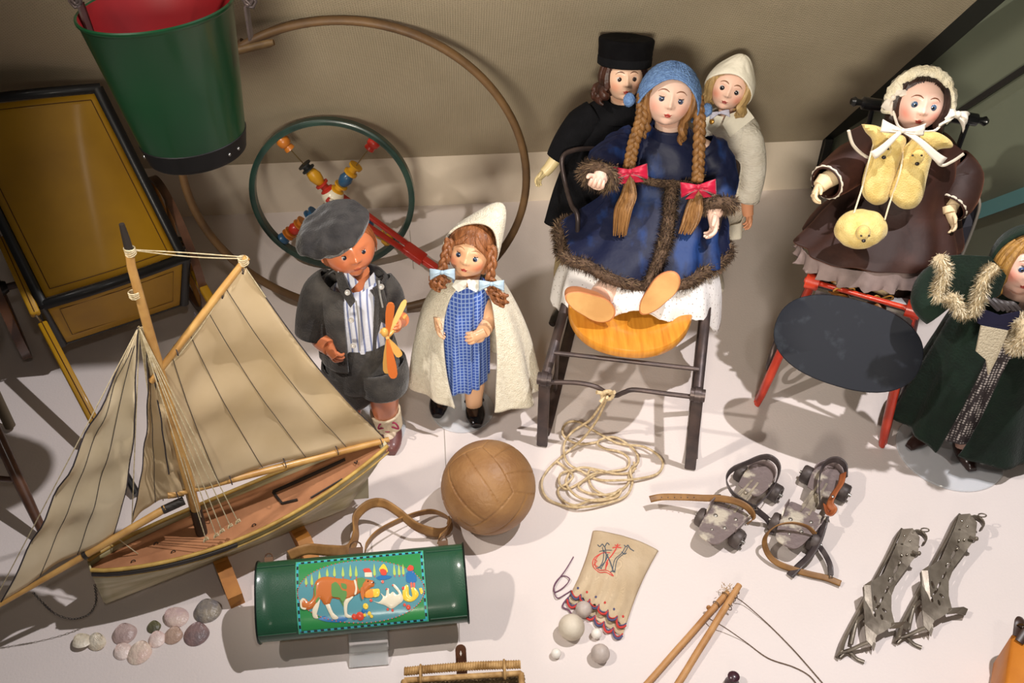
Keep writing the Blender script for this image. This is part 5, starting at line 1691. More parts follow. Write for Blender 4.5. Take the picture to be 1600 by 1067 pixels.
t2, P2_ = skate(zk(1005, 725), zk(1345, 175), 'right roller skate with a looped tan toe strap and an orange brown ankle tab',
      [('toe_strap', [(1215, 640, .050), (1160, 590, .062), (1060, 565, .066), (960, 580, .060), (890, 630, .048), (865, 700, .034), (890, 780, .020), (950, 840, .012), (1060, 885, .008), (1180, 920, .008), (1290, 945, .008), (1395, 985, .008)], .011, m_tst, (78, 20), .002),
       ('side_strap', [(1290, 520, .050), (1270, 600, .044), (1235, 700, .032), (1180, 790, .020), (1110, 860, .010), (1040, 930, .006)], .014, m_bst, (40, 10), .002),
       ('ankle_strap', [(1250, 420, .055), (1245, 300, .062), (1258, 200, .066), (1300, 140, .068), (1370, 125, .068), (1425, 170, .062), (1430, 250, .054)], .014, m_bst, (80, 80), .002),
       ('ankle_tab', [(1410, 220, .064), (1395, 290, .066), (1350, 360, .062), (1320, 430, .056), (1345, 475, .052), (1310, 510, .050), (1290, 440, .050)], .015, m_ost, (50, 40), .002),
       ('loose_strap', [(1250, 730, .018), (1290, 790, .018), (1320, 860, .018), (1325, 930, .012)], .010, m_bst, (30, 30), .002)], 0)
for t_, pos in ((t1, ((553, 385, .050), (595, 400, .054), (800, 455, .048))), (t2, ((1322, 925, .012), (1300, 540, .052)))):
    for x, y, z in pos:
        mb = MB(); c = F(*zk(x, y), z); mb.tube([c + V((math.cos(q) * .0035, math.sin(q) * .0085, 0)) for q in [D(45 + 90 * k) for k in range(5)]], .0012, 6)
        obj('buckle', mb, plain('buckle_steel', 160, 156, 150, .3, metal=.9), t_)
for t_, pos in ((t1, [(150 + 45 * k, 388, .033 + .003 * k) for k in range(6)]), (t2, [(1340, 380, .066)])):
    for k, (x, y, z) in enumerate(pos):
        mb = MB(); r = .0032 if t_ is t2 else .0012; c = F(*zk(x, y), z + .0016); mb.ell(c, r, r, .0012, None, 10, 6)
        obj('stud', mb, plain('stud_steel', 196, 196, 196, .25, metal=.9) if t_ is t2 else m_bst, t_)
# ------------------------------------------------------------------ ice skates
m_ice = mat('skate_steel', rgb(138, 128, 114), .38, metal=.45, col2=rgb(100, 90, 78), scale=25, bump=.12, bscale=80)
s2_ = 330 / 1186
def zi(x, y): return (1270 + x * s2_, 770 + y * s2_)
def iceskate(dx, dy, label, full):
    t = thing('ice_skate', label, 'ice skate', F(*zi(400 + dx, 600 + dy)), 'pair of clamp-on ice skates')
    def P(x, y, z): return F(*zi(x + dx, y + dy), z)
    # the skate lies tipped: sole plate turned up to the viewer, blade on the far side and on the floor
    def plate(pts, name, m=m_ice, th=.0022):
        q = [P(*p) for p in pts]
        nn = (q[1] - q[0]).cross(q[len(q) // 2] - q[0]).normalized()
        if nn.z < 0: nn = -nn
        mb = MB(); mb.slab(q, nn, th); return obj(name, mb, m, t, smooth=False)
    sole = [(500, 205, .042), (560, 200, .046), (600, 250, .044), (590, 340, .040), (530, 420, .036), (470, 500, .033), (440, 580, .030), (440, 660, .028), (460, 740, .026), (400, 780, .026), (360, 800, .026), (330, 860, .022), (300, 830, .024), (290, 740, .030), (290, 640, .036), (280, 530, .042), (330, 500, .042), (400, 450, .042), (440, 360, .042), (470, 290, .042)]
    def ring_plate(pts, name, holes):
        vs2 = [(x, y) for x, y, z in pts]
        poly = [V((x, y)) for x, y in vs2]; n = len(poly)
        edges = [(i, (i + 1) % n) for i in range(n)]; allp = list(poly)
        hol = []
        for hx, hy, rr, rl, an in holes:
            k0 = len(allp); m = 10
            for q in range(m):
                a_ = 2 * PI * q / m; ex, ey = math.cos(a_) * rl, math.sin(a_) * rr
                allp.append(V((hx + ex * math.cos(an) - ey * math.sin(an), hy + ex * math.sin(an) + ey * math.cos(an))))
            edges += [(k0 + q, k0 + (q + 1) % m) for q in range(m)]; hol.append((hx, hy, rl, rr, an))
        v2, e2, f2, *_ = geometry.delaunay_2d_cdt(allp, edges, [], 1, 1e-6)
        def zf(x, y):
            sw = 0; sz = 0
            for px, py, pz in pts:
                w_ = 1 / ((px - x) ** 2 + (py - y) ** 2 + 50) ; sw += w_; sz += w_ * pz
            return sz / sw
        def inh(x, y):
            for hx, hy, rl, rr, an in hol:
                dx_, dy_ = x - hx, y - hy
                u = dx_ * math.cos(an) + dy_ * math.sin(an); v = -dx_ * math.sin(an) + dy_ * math.cos(an)
                if (u / rl) ** 2 + (v / rr) ** 2 < .98: return True
            return False
        mb = MB(); top_ = [P(p[0], p[1], zf(p[0], p[1])) for p in v2]
        fs = []
        for f in f2:
            cx_ = sum(v2[i][0] for i in f) / 3; cy_ = sum(v2[i][1] for i in f) / 3
            if inh(cx_, cy_): continue
            a0, b0, c0 = (top_[i] for i in f)
            fs.append(tuple(f) if (b0 - a0).cross(c0 - a0).z > 0 else tuple(reversed(f)))
        mb.add(top_, fs)
        return obj(name, mb, m_ice, t, solid=.0024, smooth=False)
    ring_plate(sole, 'sole_plate', [(465, 430, 9, 26, D(-62)), (440, 490, 8, 20, D(-62)), (415, 545, 8, 24, D(-65)), (350, 600, 9, 24, D(75)), (385, 600, 7, 20, D(-60)), (365, 640, 7, 22, D(-50)), (400, 660, 7, 18, D(40)), (345, 680, 7, 20, D(75)), (385, 700, 7, 18, D(70)), (490, 385, 5, 12, D(30)), (500, 290, 5, 8, 0)])
    # heel cup: short curved wall with a ring
    mb = MB(); g = []
    for k in range(13):
        an = D(-150 + 230 * k / 12)
        c0 = P(590, 265, .035)
        e = c0 + V((math.cos(an) * .0125, -math.sin(an) * .014, 0)); g.append([e, e + up * .007, e + up * .013])
    mb.grid(g); obj('heel_cup', mb, m_ice, t, solid=.002)
    mb = MB(); c0 = P(630, 208, .05); mb.tube([c0 + V((math.cos(q / 12 * 2 * PI) * .0075, math.sin(q / 12 * 2 * PI) * .004, 0)) for q in range(13)], .0013, 6); obj('eyelet', mb, m_ice, t)
    # blade: long upright strip from heel to curled toe
    mb = MB()
    bl = [(455, 255, .002), (400, 370, .002), (340, 480, .002), (270, 620, .002), (200, 750, .002), (150, 850, .002), (128, 925, .004)]
    lo = cr([P(*p) for p in bl], 4)
    g = []
    for i, p in enumerate(lo):
        q = i / (len(lo) - 1); h = .034 - .012 * math.sin(q * PI) - (.012 * q)
        g.append([p, p + up * h * .5 + V((.003, 0, 0)), p + up * h + V((.006, -.002, 0))])
    mb.grid(g); obj('blade', mb, m_ice, t, solid=.0036)
    # frame from the blade to the toe of the sole
    for pts in ([(150, 900, .006), (215, 880, .012), (280, 850, .020), (310, 840, .024)], [(215, 850, .008), (235, 760, .012), (250, 720, .016), (285, 690, .028)], [(150, 925, .004), (200, 890, .008), (245, 930, .004), (290, 950, .004)]):
        mb = MB(); mb.tube(cr([P(*p) for p in pts], 4), .0036, 8, flat=.5); obj('strut', mb, m_ice, t)
    # clamps at the sides of the sole
    plate([(285, 520, .044), (330, 490, .046), (322, 520, .046), (318, 600, .030), (352, 850, .016), (340, 890, .010), (300, 800, .020), (285, 640, .034)], 'side_clamp')
    plate([(440, 730, .028), (520, 722, .020), (545, 735, .016), (530, 770, .014), (480, 760, .018), (430, 765, .024)], 'toe_clamp')
    mb = MB(); mb.tube([P(*p) for p in ((560, 330, .05), (590, 345, .046), (600, 335, .044))], .003, 8); mb.ell(P(596, 340, .046), .004, .004, .004, None, 12, 8); obj('screw', mb, m_ice, t)
    for x, y in ((515, 240), (545, 270), (530, 345), (500, 350), (435, 480), (490, 395)):
        mb = MB(); mb.ell(P(x, y, .0445), .0022, .0022, .0016, None, 10, 6); obj('rivet', mb, plain('bright_rivet', 190, 182, 168, .25, metal=.9), t)
iceskate(0, 0, 'left metal clamp-on ice skate, toe pointing to the bottom left', True)
iceskate(322, -82, 'right metal clamp-on ice skate, nearer the right edge', True)
# ------------------------------------------------------------------ doll building blocks
def skin_mat(name, coat=.3, rough=.4):
    return mat(name, (1, 1, 1, 1), rough, vcol=True, coat=coat, sub=0.0)
def mixc(a, b, k):
    k = max(0, min(1, k)); return tuple(a[i] + (b[i] - a[i]) * k for i in range(3)) + (1,)
def rotm(yaw, pitch, roll):
    """yaw: face turns to the viewer's right, pitch: face tips down, roll: top of the head tips to the viewer's right"""
    return (Matrix.Rotation(D(yaw), 3, 'Z') @ Matrix.Rotation(D(pitch), 3, 'X') @ Matrix.Rotation(D(roll), 3, 'Y'))
class Head:
    def __init__(s, c, r, yaw=0, pitch=0, roll=0, tall=1.16, deep=1.04, chub=1.0, jaw=.20, nose=1.0):
        s.c, s.r, s.R = V(c), r, rotm(yaw, pitch, roll)
        s.tall, s.deep, s.chub, s.jaw, s.nose = tall, deep, chub, jaw, nose
    def loc(s, az, el):
        a, e = D(az), D(el)
        x = math.cos(e) * math.sin(a); f = math.cos(e) * math.cos(a); z = math.sin(e)
        def g(a0, e0, sa, se):
            da = (az - a0) * math.cos(D(min(abs(el), 60))); return math.exp(-((da) / sa) ** 2 - ((el - e0) / se) ** 2)
        k = 1.0
        n = s.nose
        k += n * (.055 * g(0, 6, 5, 14) + .135 * g(0, -7, 6.0, 5.5) + .045 * g(8, -9, 4, 4) + .045 * g(-8, -9, 4, 4))
        k += .045 * s.chub * (g(33, -20, 17, 15) + g(-33, -20, 17, 15))
        k += .085 * g(0, -50, 14, 9) + .030 * g(0, -26, 15, 9)
        k += .030 * (g(5, -25.2, 5.5, 2.2) + g(-5, -25.2, 5.5, 2.2)) + .040 * g(0, -30.6, 7, 2.6) - .030 * g(0, -27.9, 9, 1.0)
        k -= .028 * g(0, -38, 12, 4)
        k -= .060 * (g(22, 4, 11, 8) + g(-22, 4, 11, 8))
        k += .022 * (g(22, 17, 13, 4) + g(-22, 17, 13, 4)) + .02 * g(0, 35, 40, 20)
        k += .02 * (g(0, -100, 30, 20))
        if z < 0: 
            x *= 1 - s.jaw * (-z) ** 1.4; f *= 1 - .08 * (-z)
        return V((x * k, f * s.deep * k, z * s.tall * k))
    def w(s, p): return s.c + s.R @ V((p.x, -p.y, p.z)) * s.r
    def at(s, az, el, h=0.0):
        p = s.loc(az, el); return s.w(p * (1 + h))
    def build(s, mb, skin, blush, lip, lipk=1.0, blk=.6):
        loops, cols = [], []
        na, ne = 128, 120
        for j in range(ne + 1):
            t = j / ne; el = -90 + 180 * t; el = max(-89.9, min(89.9, el)); lp, cl = [], []
            for i in range(na):
                u = 2 * i / na - 1
                az = math.copysign(abs(u) ** 1.45, u) * 180
                lp.append(s.at(az, el))
                def g(a0, e0, sa, se): return math.exp(-((az - a0) / sa) ** 2 - ((el - e0) / se) ** 2)
                c = mixc(skin, blush, blk * (g(36, -16, 17, 13) + g(-36, -16, 17, 13)) + .25 * blk * g(0, -46, 12, 8) + .3 * blk * (g(22, 12, 12, 4) + g(-22, 12, 12, 4)))
                up_ = abs(az) < 10 and 0 < (-23.4 - el + (.9 * math.cos(az * .55)) - abs(az) * .10) and el > -28.0
                lo_ = abs(az) < 8.5 and -33.2 + abs(az) * abs(az) * .035 < el <= -27.6
                if up_ or lo_: c = mixc(c, lip, lipk)
                if abs(az) < 7.5 and -28.6 < el < -27.0: c = mixc(c, (lip[0] * .4, lip[1] * .3, lip[2] * .3, 1), lipk * .8)
                if abs(az - 4) < 1.8 and abs(el + 13) < 1.5 or abs(az + 4) < 1.8 and abs(el + 13) < 1.5: c = mixc(c, (skin[0] * .5, skin[1] * .3, skin[2] * .25, 1), .6)
                cl.append(c)
            loops.append(lp); cols.append(cl)
        mb.loft(loops, True, False, cols)
    def eyes(s, t, iris, gaze=(0, 0), size=.165, brow=rgb(120, 76, 50), lid=.35, skin=None, ebody=None, browk=1.0, el0=4, az0=21, paint=False):
        m_eye = mat('glass_eye', (1, 1, 1, 1), .12 if not paint else .35, vcol=True, coat=.8 if not paint else .2)
        fw = s.R @ V((0, -1, 0)); 
        for sd_ in (-1, 1):
            p = s.loc(az0 * sd_, el0); 
            dirn = p.normalized()
            c = s.w(p - V((0, 1, 0)) * size * .62)
            Rg = s.R @ Matrix.Rotation(D(gaze[0]), 3, 'Z') @ Matrix.Rotation(D(gaze[1]), 3, 'X')
            g = Rg @ V((0, -1, 0))
            mb = MB(); loops, cols = [], []
            r_ = size * s.r
            ax = g; a_ = ax.orthogonal().normalized(); b_ = ax.cross(a_)
            for th in (0, 4, 8, 14, 18, 19, 24, 30, 36, 42, 43, 46, 47, 55, 65, 90, 120, 150, 180):
                co = (.01, .01, .012, 1) if th <= 18 else (iris if th <= 42 else ((iris[0] * .35, iris[1] * .35, iris[2] * .35, 1) if th <= 46 else (.62, .60, .58, 1)))
                if 19 <= th <= 24: co = (iris[0] * 1.3, iris[1] * 1.3, iris[2] * 1.3, 1)
                loops.append([c + (ax * math.cos(D(th)) + (a_ * math.cos(2 * PI * q / 24) + b_ * math.sin(2 * PI * q / 24)) * math.sin(D(th)) * (1.0)) * r_ for q in range(24)])
                cols.append([co] * 24)
            mb.loft(loops, True, False, cols); obj('eye', mb, m_eye, t)
            # lids: an upper and a lower cap hugging the ball, joined to the body mesh
            if ebody is not None:
                for uplo, cov in ((1, lid), (-1, .22)):
                    loops, cols = [], []
                    for k in range(9):
                        e_ = lerp(D(90), D(90) * (1 - cov * 1.55), k / 8)
                        lp = []
                        for q in range(17):
                            az = -PI * .62 + PI * 1.24 * q / 16
                            ee = e_
                            d = V((math.sin(az) * math.cos(ee), -math.cos(az) * math.cos(ee), uplo * math.sin(ee)))
                            lp.append(c + s.R @ d * r_ * 1.07)
                        loops.append(lp); cols.append([skin] * 17)
                    ebody.loft(loops, False, False, cols)
                    if uplo == 1:
                        lash = MB(); lash.tube([p + (p - c) * .01 for p in loops[-1][2:-2]], [r_ * .03, r_ * .10, r_ * .11, r_ * .10, r_ * .03], 6)
                        for q in range(2, 15, 2):
                            b0 = loops[-1][q]; e_ = (b0 - c).normalized(); lash.tube([b0, b0 + e_ * r_ * .15 + s.R @ V((0, 0, 1)) * r_ * .08, b0 + e_ * r_ * .22 + s.R @ V((0, 0, 1)) * r_ * .22], r_ * .022, 4)
                        obj('eyelashes', lash, plain('lash', 40, 26, 20, .7), t)
            if browk:
                mb = MB()
                pts = [s.at(sd_ * a, e, .006) for a, e in ((8, 18.5), (14, 21.3), (21, 22), (28, 20.2), (35, 15.5))]
                mb.tube(cr(pts, 4), [s.r * .010 * browk, s.r * .028 * browk, s.r * .024 * browk, s.r * .008 * browk], 8, flat=.5, up=fw)
                obj('eyebrow', mb, mat('brow', brow, .6), t)
    def ears(s, mb):
        for sd_ in (-1, 1):
            p = s.loc(88 * sd_, -4); c = s.w(p)
            mb.ell(c, s.r * .09, s.r * .17, s.r * .27, s.R, 16, 12, lambda d: 1 - .25 * max(0, d.x * sd_) ** 6)
def limb(mb, pts, r, seg=16, n=6):
    mb.tube(cr(pts, n), r, seg)
def hand(mb, wrist, d, palm, L, thumb=1, curl=35, spread=14, wr=None, fan=None):
    """d: direction of the fingers, palm: normal of the palm's inside, thumb: side (+1 = palm x d)"""
    d = d.normalized(); palm = (palm - d * palm.dot(d)).normalized(); sx = d.cross(palm).normalized() * thumb
    pw = L * .36; pl = L * .50
    wr = wr or L * .20
    loops = []
    for k in range(9):
        t = k / 8
        wx = lerp(wr * .9, pw * .62, min(1, t * 1.8)) * (1 if t < .85 else .9); wz = lerp(wr * .8, L * .15, min(1, t * 1.5)) * (1 if t < .85 else .75)
        c = wrist + d * (pl * t * 1.05) - palm * (L * .015)
        loops.append([c + sx * math.cos(2 * PI * q / 14) * wx + palm * math.sin(2 * PI * q / 14) * wz for q in range(14)])
    mb.loft(loops)
    lens = (.44, .50, .47, .36)
    for i, l in enumerate(lens):
        off = (1.5 - i) / 1.5
        root = wrist + d * (pl * (.86 - .05 * abs(off - .2))) + sx * (off * pw * .47)
        c0 = curl * (1 + .12 * i); pts = [root]; dd = (d + sx * math.tan(D(spread)) * off * .8).normalized()
        ax = sx
        p = root
        for j, f in enumerate((.42, .32, .26)):
            q = Matrix.Rotation(D(c0 * (.55, 1.0, .8)[j]), 3, dd.cross(palm).normalized()) @ dd
            dd = q.normalized(); p = p + dd * (L * l * f); pts.append(p)
        mb.tube(cr(pts, 3), [L * .078, L * .076, L * .070, L * .062, L * .045], 10)
        mb.ell(pts[-1], L * .046, L * .046, L * .046, None, 10, 8)
    # thumb leaves the side of the palm near its base
    root = wrist + d * pl * .28 + sx * pw * .50
    td = (d * .62 + sx * .62 + palm * .42).normalized(); p1 = root + td * L * .20; td2 = (d * .85 + sx * .15 + palm * .42).normalized(); p2 = p1 + td2 * L * .17
    mb.tube(cr([root - td * L * .06, root, p1, p2], 3), [L * .09, L * .095, L * .085, L * .055], 10)
    mb.ell(p2, L * .054, L * .054, L * .054, None, 10, 8)
def robe(mb, rings, yaw=0, nseg=96, fold=(0, 9), arc=None, up_=8, ph=0.0, axis=None, noisek=0.0, xaxis=None, yaxis=None, drop=None):
    """rings: (centre, rx, ry, amp). arc: (a0, a1) degrees for an open garment, 270 = front"""
    xa = xaxis or V((math.cos(D(yaw)), math.sin(D(yaw)), 0)); ya = yaxis or V((-xa.y, xa.x, 0))
    P = cr([V(r[0]) for r in rings], up_)
    S = cr([V((r[1], r[2], r[3] if len(r) > 3 else 0)) for r in rings], up_)
    if arc and not callable(arc): a0_, a1_ = arc; arcf = lambda t: (a0_, a1_)
    else: arcf = arc
    loops = []
    n = nseg if not arc else nseg + 1
    for k, (c, s_) in enumerate(zip(P, S)):
        t = k / (len(P) - 1); lp = []
        for i in range(n):
            if arc: a0, a1 = arcf(t); a = D(lerp(a0, a1, i / nseg))
            else: a = 2 * PI * i / nseg
            f = 1 + s_.z * (math.sin(fold[1] * a + ph + 1.3 * math.sin(2.3 * a)) * .7 + .4 * math.sin(fold[1] * 1.7 * a + 2 + ph))
            if noisek: f += noisek * noise.noise(V((math.cos(a) * 2, math.sin(a) * 2, t * 6 + ph)))
            p = c + xa * math.cos(a) * s_.x * f + ya * math.sin(a) * s_.y * f
            if drop: p = p + up * drop(a, t)
            lp.append(p)
        loops.append(lp)
    mb.loft(loops, not arc, False)
    return loops
def hair_cap(mb, h, face=58, thick=.07, low=-50, seed=0, top_el=38, strands=46, amp=.015, back_low=-55):
    """shell of hair over the skull that leaves the face free"""
    na, ne = 140, 60
    idx = {}
    for j in range(ne + 1):
        el = lerp(back_low, 89.5, j / ne)
        for i in range(na):
            az = -180 + 360 * i / na
            e2 = max(el, 0)
            lim = face * (1 - (max(0, el) / top_el) ** 2) ** .5 if 0 <= el < top_el else (face if el < 0 else 0)
            if abs(az) < lim: continue
            p = h.loc(az if abs(az) > 50 else math.copysign(50, az) if el < 20 else az, el) if False else None
            a, e = D(az), D(el)
            q = V((math.cos(e) * math.sin(a), math.cos(e) * math.cos(a) * h.deep, math.sin(e) * h.tall))
            k = 1 + thick + amp * math.sin(az * PI / 180 * strands + 3 * noise.noise(V((az * .02, el * .03, seed)))) + .02 * noise.noise(V((az * .05, el * .02, seed + 5)))
            edge = min(1, (abs(az) - lim) / 12) if lim else 1
            k = lerp(1.01, k, edge)
            idx[(i, j)] = mb.vert(h.w(q * k))
    for j in range(ne):
        for i in range(na):
            q = [(i, j), ((i + 1) % na, j), ((i + 1) % na, j + 1), (i, j + 1)]
            if all(z in idx for z in q): mb.f.append(tuple(idx[z] for z in q))
def locks(mb, h, azs, el0, length, r, wave=.0, freq=3, el1=-10, out=.1, seed=1, curl=0.0, thick=1.05, end=None):
    rnd = random.Random(seed)
    for az in azs:
        pts = []
        az += rnd.uniform(-3, 3)
        for k in range(7):
            el = lerp(el0, el1, k / 6)
            a, e = D(az), D(el)
            q = V((math.cos(e) * math.sin(a), math.cos(e) * math.cos(a) * h.deep, math.sin(e) * h.tall)) * (thick + .02)
            pts.append(h.w(q))
        p = pts[-1]; dn = V((0, 0, -1)); o = (p - h.c); o.z = 0; o = o.normalized()
        n = 12; L = length * rnd.uniform(.85, 1.1); phs = rnd.uniform(0, 6)
        side = o.cross(up)
        for k in range(1, n + 1):
            t = k / n
            pts.append(p + dn * L * t + o * out * L * math.sin(t * PI * .8) + (side * math.cos(freq * t * 2 * PI + phs) + o * math.sin(freq * t * 2 * PI + phs)) * wave * (min(1, t * 2)) - o * curl * t * t)
        mb.tube(pts, [r * .7, r, r, r, r * .3], 7)
def braid(mb, path, r, turns, th=None):
    pts = cr(path, 14); n = len(pts); th = th or r * .62
    for s_ in range(3):
        out = []
        for i, p in enumerate(pts):
            t = i / (n - 1); tg = (pts[min(i + 1, n - 1)] - pts[max(i - 1, 0)]).normalized()
            x = tg.cross(V((0, 1, 0.0))).normalized(); y = tg.cross(x)
            ph = t * turns * 2 * PI + s_ * 2 * PI / 3
            out.append(p + x * math.sin(ph) * r * .75 + y * math.sin(2 * ph) * r * .38)
        mb.tube(out, th, 8)
def bow(name, c, w, h, m, t, n_, xdir=None, tails=0.0, droop=.35):
    """two loops and a knot"""
    n_ = n_.normalized(); x = (xdir or V((1, 0, 0))); x = (x - n_ * x.dot(n_)).normalized(); y = n_.cross(x); 
    if y.z < 0: y = -y
    mb = MB()
    for s_ in (-1, 1):
        g = []
        for i in range(13):
            t_ = i / 12; wd_ = lerp(.18, 1.0, t_ ** .8)
            lift = math.sin(PI * t_) 
            row = []
            for j in range(7):
                v = (j / 6 - .5)
                row.append(c + x * s_ * w * .5 * t_ + y * (v * h * wd_ - droop * h * t_ * t_) + n_ * (h * .30 * lift * (1 - (2 * v) ** 2 * .6) + .04 * h * math.sin(j * 2.3)))
            g.append(row)
        mb.grid(g)
        if tails:
            g = []
            for i in range(11):
                t_ = i / 10
                row = []
                for j in range(4):
                    v = j / 3 - .5
                    row.append(c + x * s_ * w * .22 * t_ * (1.2) + y * (-tails * t_) + x * v * h * .5 * (0.5 + .6 * t_) + n_ * (.10 * h * math.sin(t_ * 5)))
                g.append(row)
            mb.grid(g)
    mb.ell(c + n_ * h * .14, h * .16, h * .14, h * .18, None, 12, 8)
    return obj(name, mb, m, t, solid=h * .05)
def button(t, c, r, m, n_, name='button'):
    mb = MB(); lathe(mb, c - n_ * r * .1, n_, [(0, r * .9), (r * .25, r), (r * .45, r * .85), (r * .3, r * .6), (r * .3, .0001)], 16); return obj(name, mb, m, t)
M_AC = mat('clear_acrylic', rgb(232, 238, 244), .08, alpha=.35)
# ------------------------------------------------------------------ boy doll
def build_boy():
    Y0 = 1.37
    base = F(590, 685)
    t = thing('boy_doll', 'boy doll in grey beret, jacket and shorts holding an orange wooden propeller', 'doll', base)
    sk = rgb(206, 122, 80); bl = rgb(196, 88, 58); lip = rgb(168, 74, 52)
    m_skin = skin_mat('tan_celluloid', .6, .32)
    m_felt = mat('charcoal_wool', rgb(72, 68, 64), .95, col2=rgb(52, 49, 47), scale=40, bump=.5, bscale=300, sheen=.3)
    m_felt2 = mat('beret_wool', rgb(64, 61, 60), .95, col2=rgb(46, 44, 45), scale=50, bump=.5, bscale=260, sheen=.3)
    q = lambda x, y, dy=0.0: W(x, y, Y0 + dy)
    h = Head(q(543, 384), 43.5 * mpp(q(543, 384)), 24, -8, -4, 1.10, 1.0, 1.15, .12, .85)
    body = MB(); body.col = sk
    h.build(body, sk, bl, lip, .8, .35); h.ears(body)
    h.eyes(t, rgb(24, 30, 50), (6, 8), .120, rgb(150, 80, 50), .36, sk, body, .0, 3, 21, True)
    # neck, torso, limbs
    limb(body, [q(552, 425, .012), q(556, 450, .01), q(557, 480, .01)], [.030, .026, .034])
    limb(body, [q(556, 465, .02), q(560, 530, .02), q(562, 590, .02)], [.045, .055, .050])
    limb(body, [q(494, 500, -.01), q(503, 528, -.025), q(516, 543, -.05)], [.026, .022, .016])
    hand(body, q(512, 540, -.045), V((.50, -.45, -.62)), V((.45, .2, -.4)), .050, -1, 30, 12, .015)
    limb(body, [q(609, 475, 0), q(621, 495, -.01), q(628, 500, -.03)], [.022, .018, .014])
    hand(body, q(626, 503, -.03), V((-.05, -.7, .45)), V((-.9, -.2, .1)), .044, 1, 55, 8, .013)
    f1, f2 = F(612, 688), F(548, 690)
    limb(body, [q(594, 590, .0), V((lerp(q(594, 590).x, f1.x, .45), Y0, .16)), V((f1.x - .008, f1.y + .01, .075)), V((f1.x - .004, f1.y + .018, .02))], [.040, .036, .026, .022])
    limb(body, [q(545, 600, .0), V((q(547, 620).x, Y0 + .01, .16)), V((f2.x, f2.y + .01, .07)), V((f2.x, f2.y + .02, .02))], [.042, .036, .027, .022])
    obj('body', body, m_skin, t)
    # hair edge under the beret
    mb = MB(); hair_cap(mb, h, 62, .035, top_el=48, back_low=-20); obj('hair', mb, mat('auburn_hair', rgb(150, 84, 44), .5, col2=rgb(120, 62, 32), scale=60), t)
    # beret: soft drum slouching to the viewer's left
    Rb = rotm(0, 0, -17) @ Matrix.Rotation(D(2), 3, 'X')
    c = h.w(V((-.26, -.12, .62))); r_ = h.r
    mb = MB(); loops = []
    prof = [(-.30, .90), (-.36, .98), (-.30, 1.02), (-.14, 1.16), (.04, 1.36), (.20, 1.42), (.36, 1.34), (.54, 1.10), (.66, .78), (.70, .40), (.70, .05)]
    pp = cr([V((a, b, 0)) for a, b in prof], 4)
    for p in pp:
        zz, rr = p.x, p.y; lp = []
        for i in range(72):
            a = 2 * PI * i / 72; f = 1 + .05 * math.sin(5 * a + 1) * max(0, zz + .1) + .07 * noise.noise(V((math.cos(a) * 1.6, math.sin(a) * 1.6, zz * 3)))
            lx = math.cos(a) * rr * f - max(0, zz + .1) * .22; ly = math.sin(a) * rr * f
            sag = -.16 * max(0, -math.cos(a)) * (rr / 1.4) ** 2 - .05 * math.sin(3 * a) * (rr / 1.4) + .12 * noise.noise(V((lx * 1.6, ly * 2.2, 3)))* (1 if zz > 0 else .2) - .05 * max(0, -ly) * math.sin(lx * 9) * (1 if zz > -.1 else 0)
            lp.append(c + Rb @ V((lx, ly, zz + sag)) * r_)
        loops.append(lp)
    mb.loft(loops, True, True); obj('beret', mb, m_felt2, t)
    # shirt
    m_shirt = mat('striped_shirt', rgb(214, 214, 224), .8, bump=.2, bscale=200)
    nt = m_shirt.node_tree; N = nt.nodes.new; L = nt.links.new
    tc = N('ShaderNodeTexCoord'); wv = N('ShaderNodeTexWave'); wv.bands_direction = 'X'; wv.inputs['Scale'].default_value = 26; wv.inputs['Distortion'].default_value = .4
    mr = N('ShaderNodeMapRange'); mr.inputs[1].default_value = .72; mr.inputs[2].default_value = .95
    mx = N('ShaderNodeMix'); mx.data_type = 'RGBA'; mx.inputs[6].default_value = rgb(216, 218, 228); mx.inputs[7].default_value = rgb(120, 130, 168)
    L(tc.outputs['Object'], wv.inputs[0]); L(wv.outputs['Fac'], mr.inputs[0]); L(mr.outputs[0], mx.inputs[0]); L(mx.outputs[2], nt.nodes['Principled BSDF'].inputs['Base Color'])
    px = mpp(q(556, 480))
    mb = MB(); robe(mb, [(q(556, 440, .012), 24 * px, .026, 0), (q(557, 455, .012), 44 * px, .040, .01), (q(560, 485, .012), 50 * px, .050, .02), (q(565, 525, .012), 48 * px, .052, .03)], 10, fold=(0, 14))
    obj('shirt', mb, m_shirt, t)
    cl = MB()
    for pts in ([(528, 423), (548, 452), (560, 440), (540, 420)], [(584, 425), (590, 438), (566, 456), (571, 440)]):
        cl.slab([q(x, y, -.036) for x, y in pts], (0, -1, .3), .004)
    objs('collar', cl, m_shirt, t)
    # jacket, open at the front, short sleeves
    def arcj(t_): return (292 + 4 * t_, 292 + 306 - 22 * t_)
    px = mpp(q(545, 480))
    mb = MB()
    robe(mb, [(q(553, 434, .014), 46 * px, .044, 0), (q(551, 445, .012), 56 * px, .048, .01), (q(551, 470, .012), 57 * px, .056, .01), (q(552, 510, .012), 54 * px, .060, .02), (q(553, 548, .012), 54 * px, .064, .02)], 10, arc=lambda u: (lerp(306, 300, u) - 360 + 0, lerp(252, 258, u)), fold=(0, 8))
    obj('jacket', mb, m_felt, t, solid=.004)
    for pts, rr in (([q(520, 440, .012), q(503, 458, .006), q(494, 490, -.004), q(491, 520, -.012)], (.030, .035, .035, .035)), ([q(594, 440, .01), q(606, 458, .004), q(611, 478, 0), q(612, 492, 0)], (.024, .026, .027, .026))):
        mb = MB(); mb.tube(cr(pts, 6), list(rr), 24, cap=False); obj('sleeve', mb, m_felt, t, solid=.003)
    mb = MB(); mb.slab([q(524, 424, -.030), q(535, 424, -.042), q(556, 470, -.062), q(548, 480, -.062), q(530, 452, -.054)], (0, -1, .4), .004); obj('lapel', mb, m_felt, t)
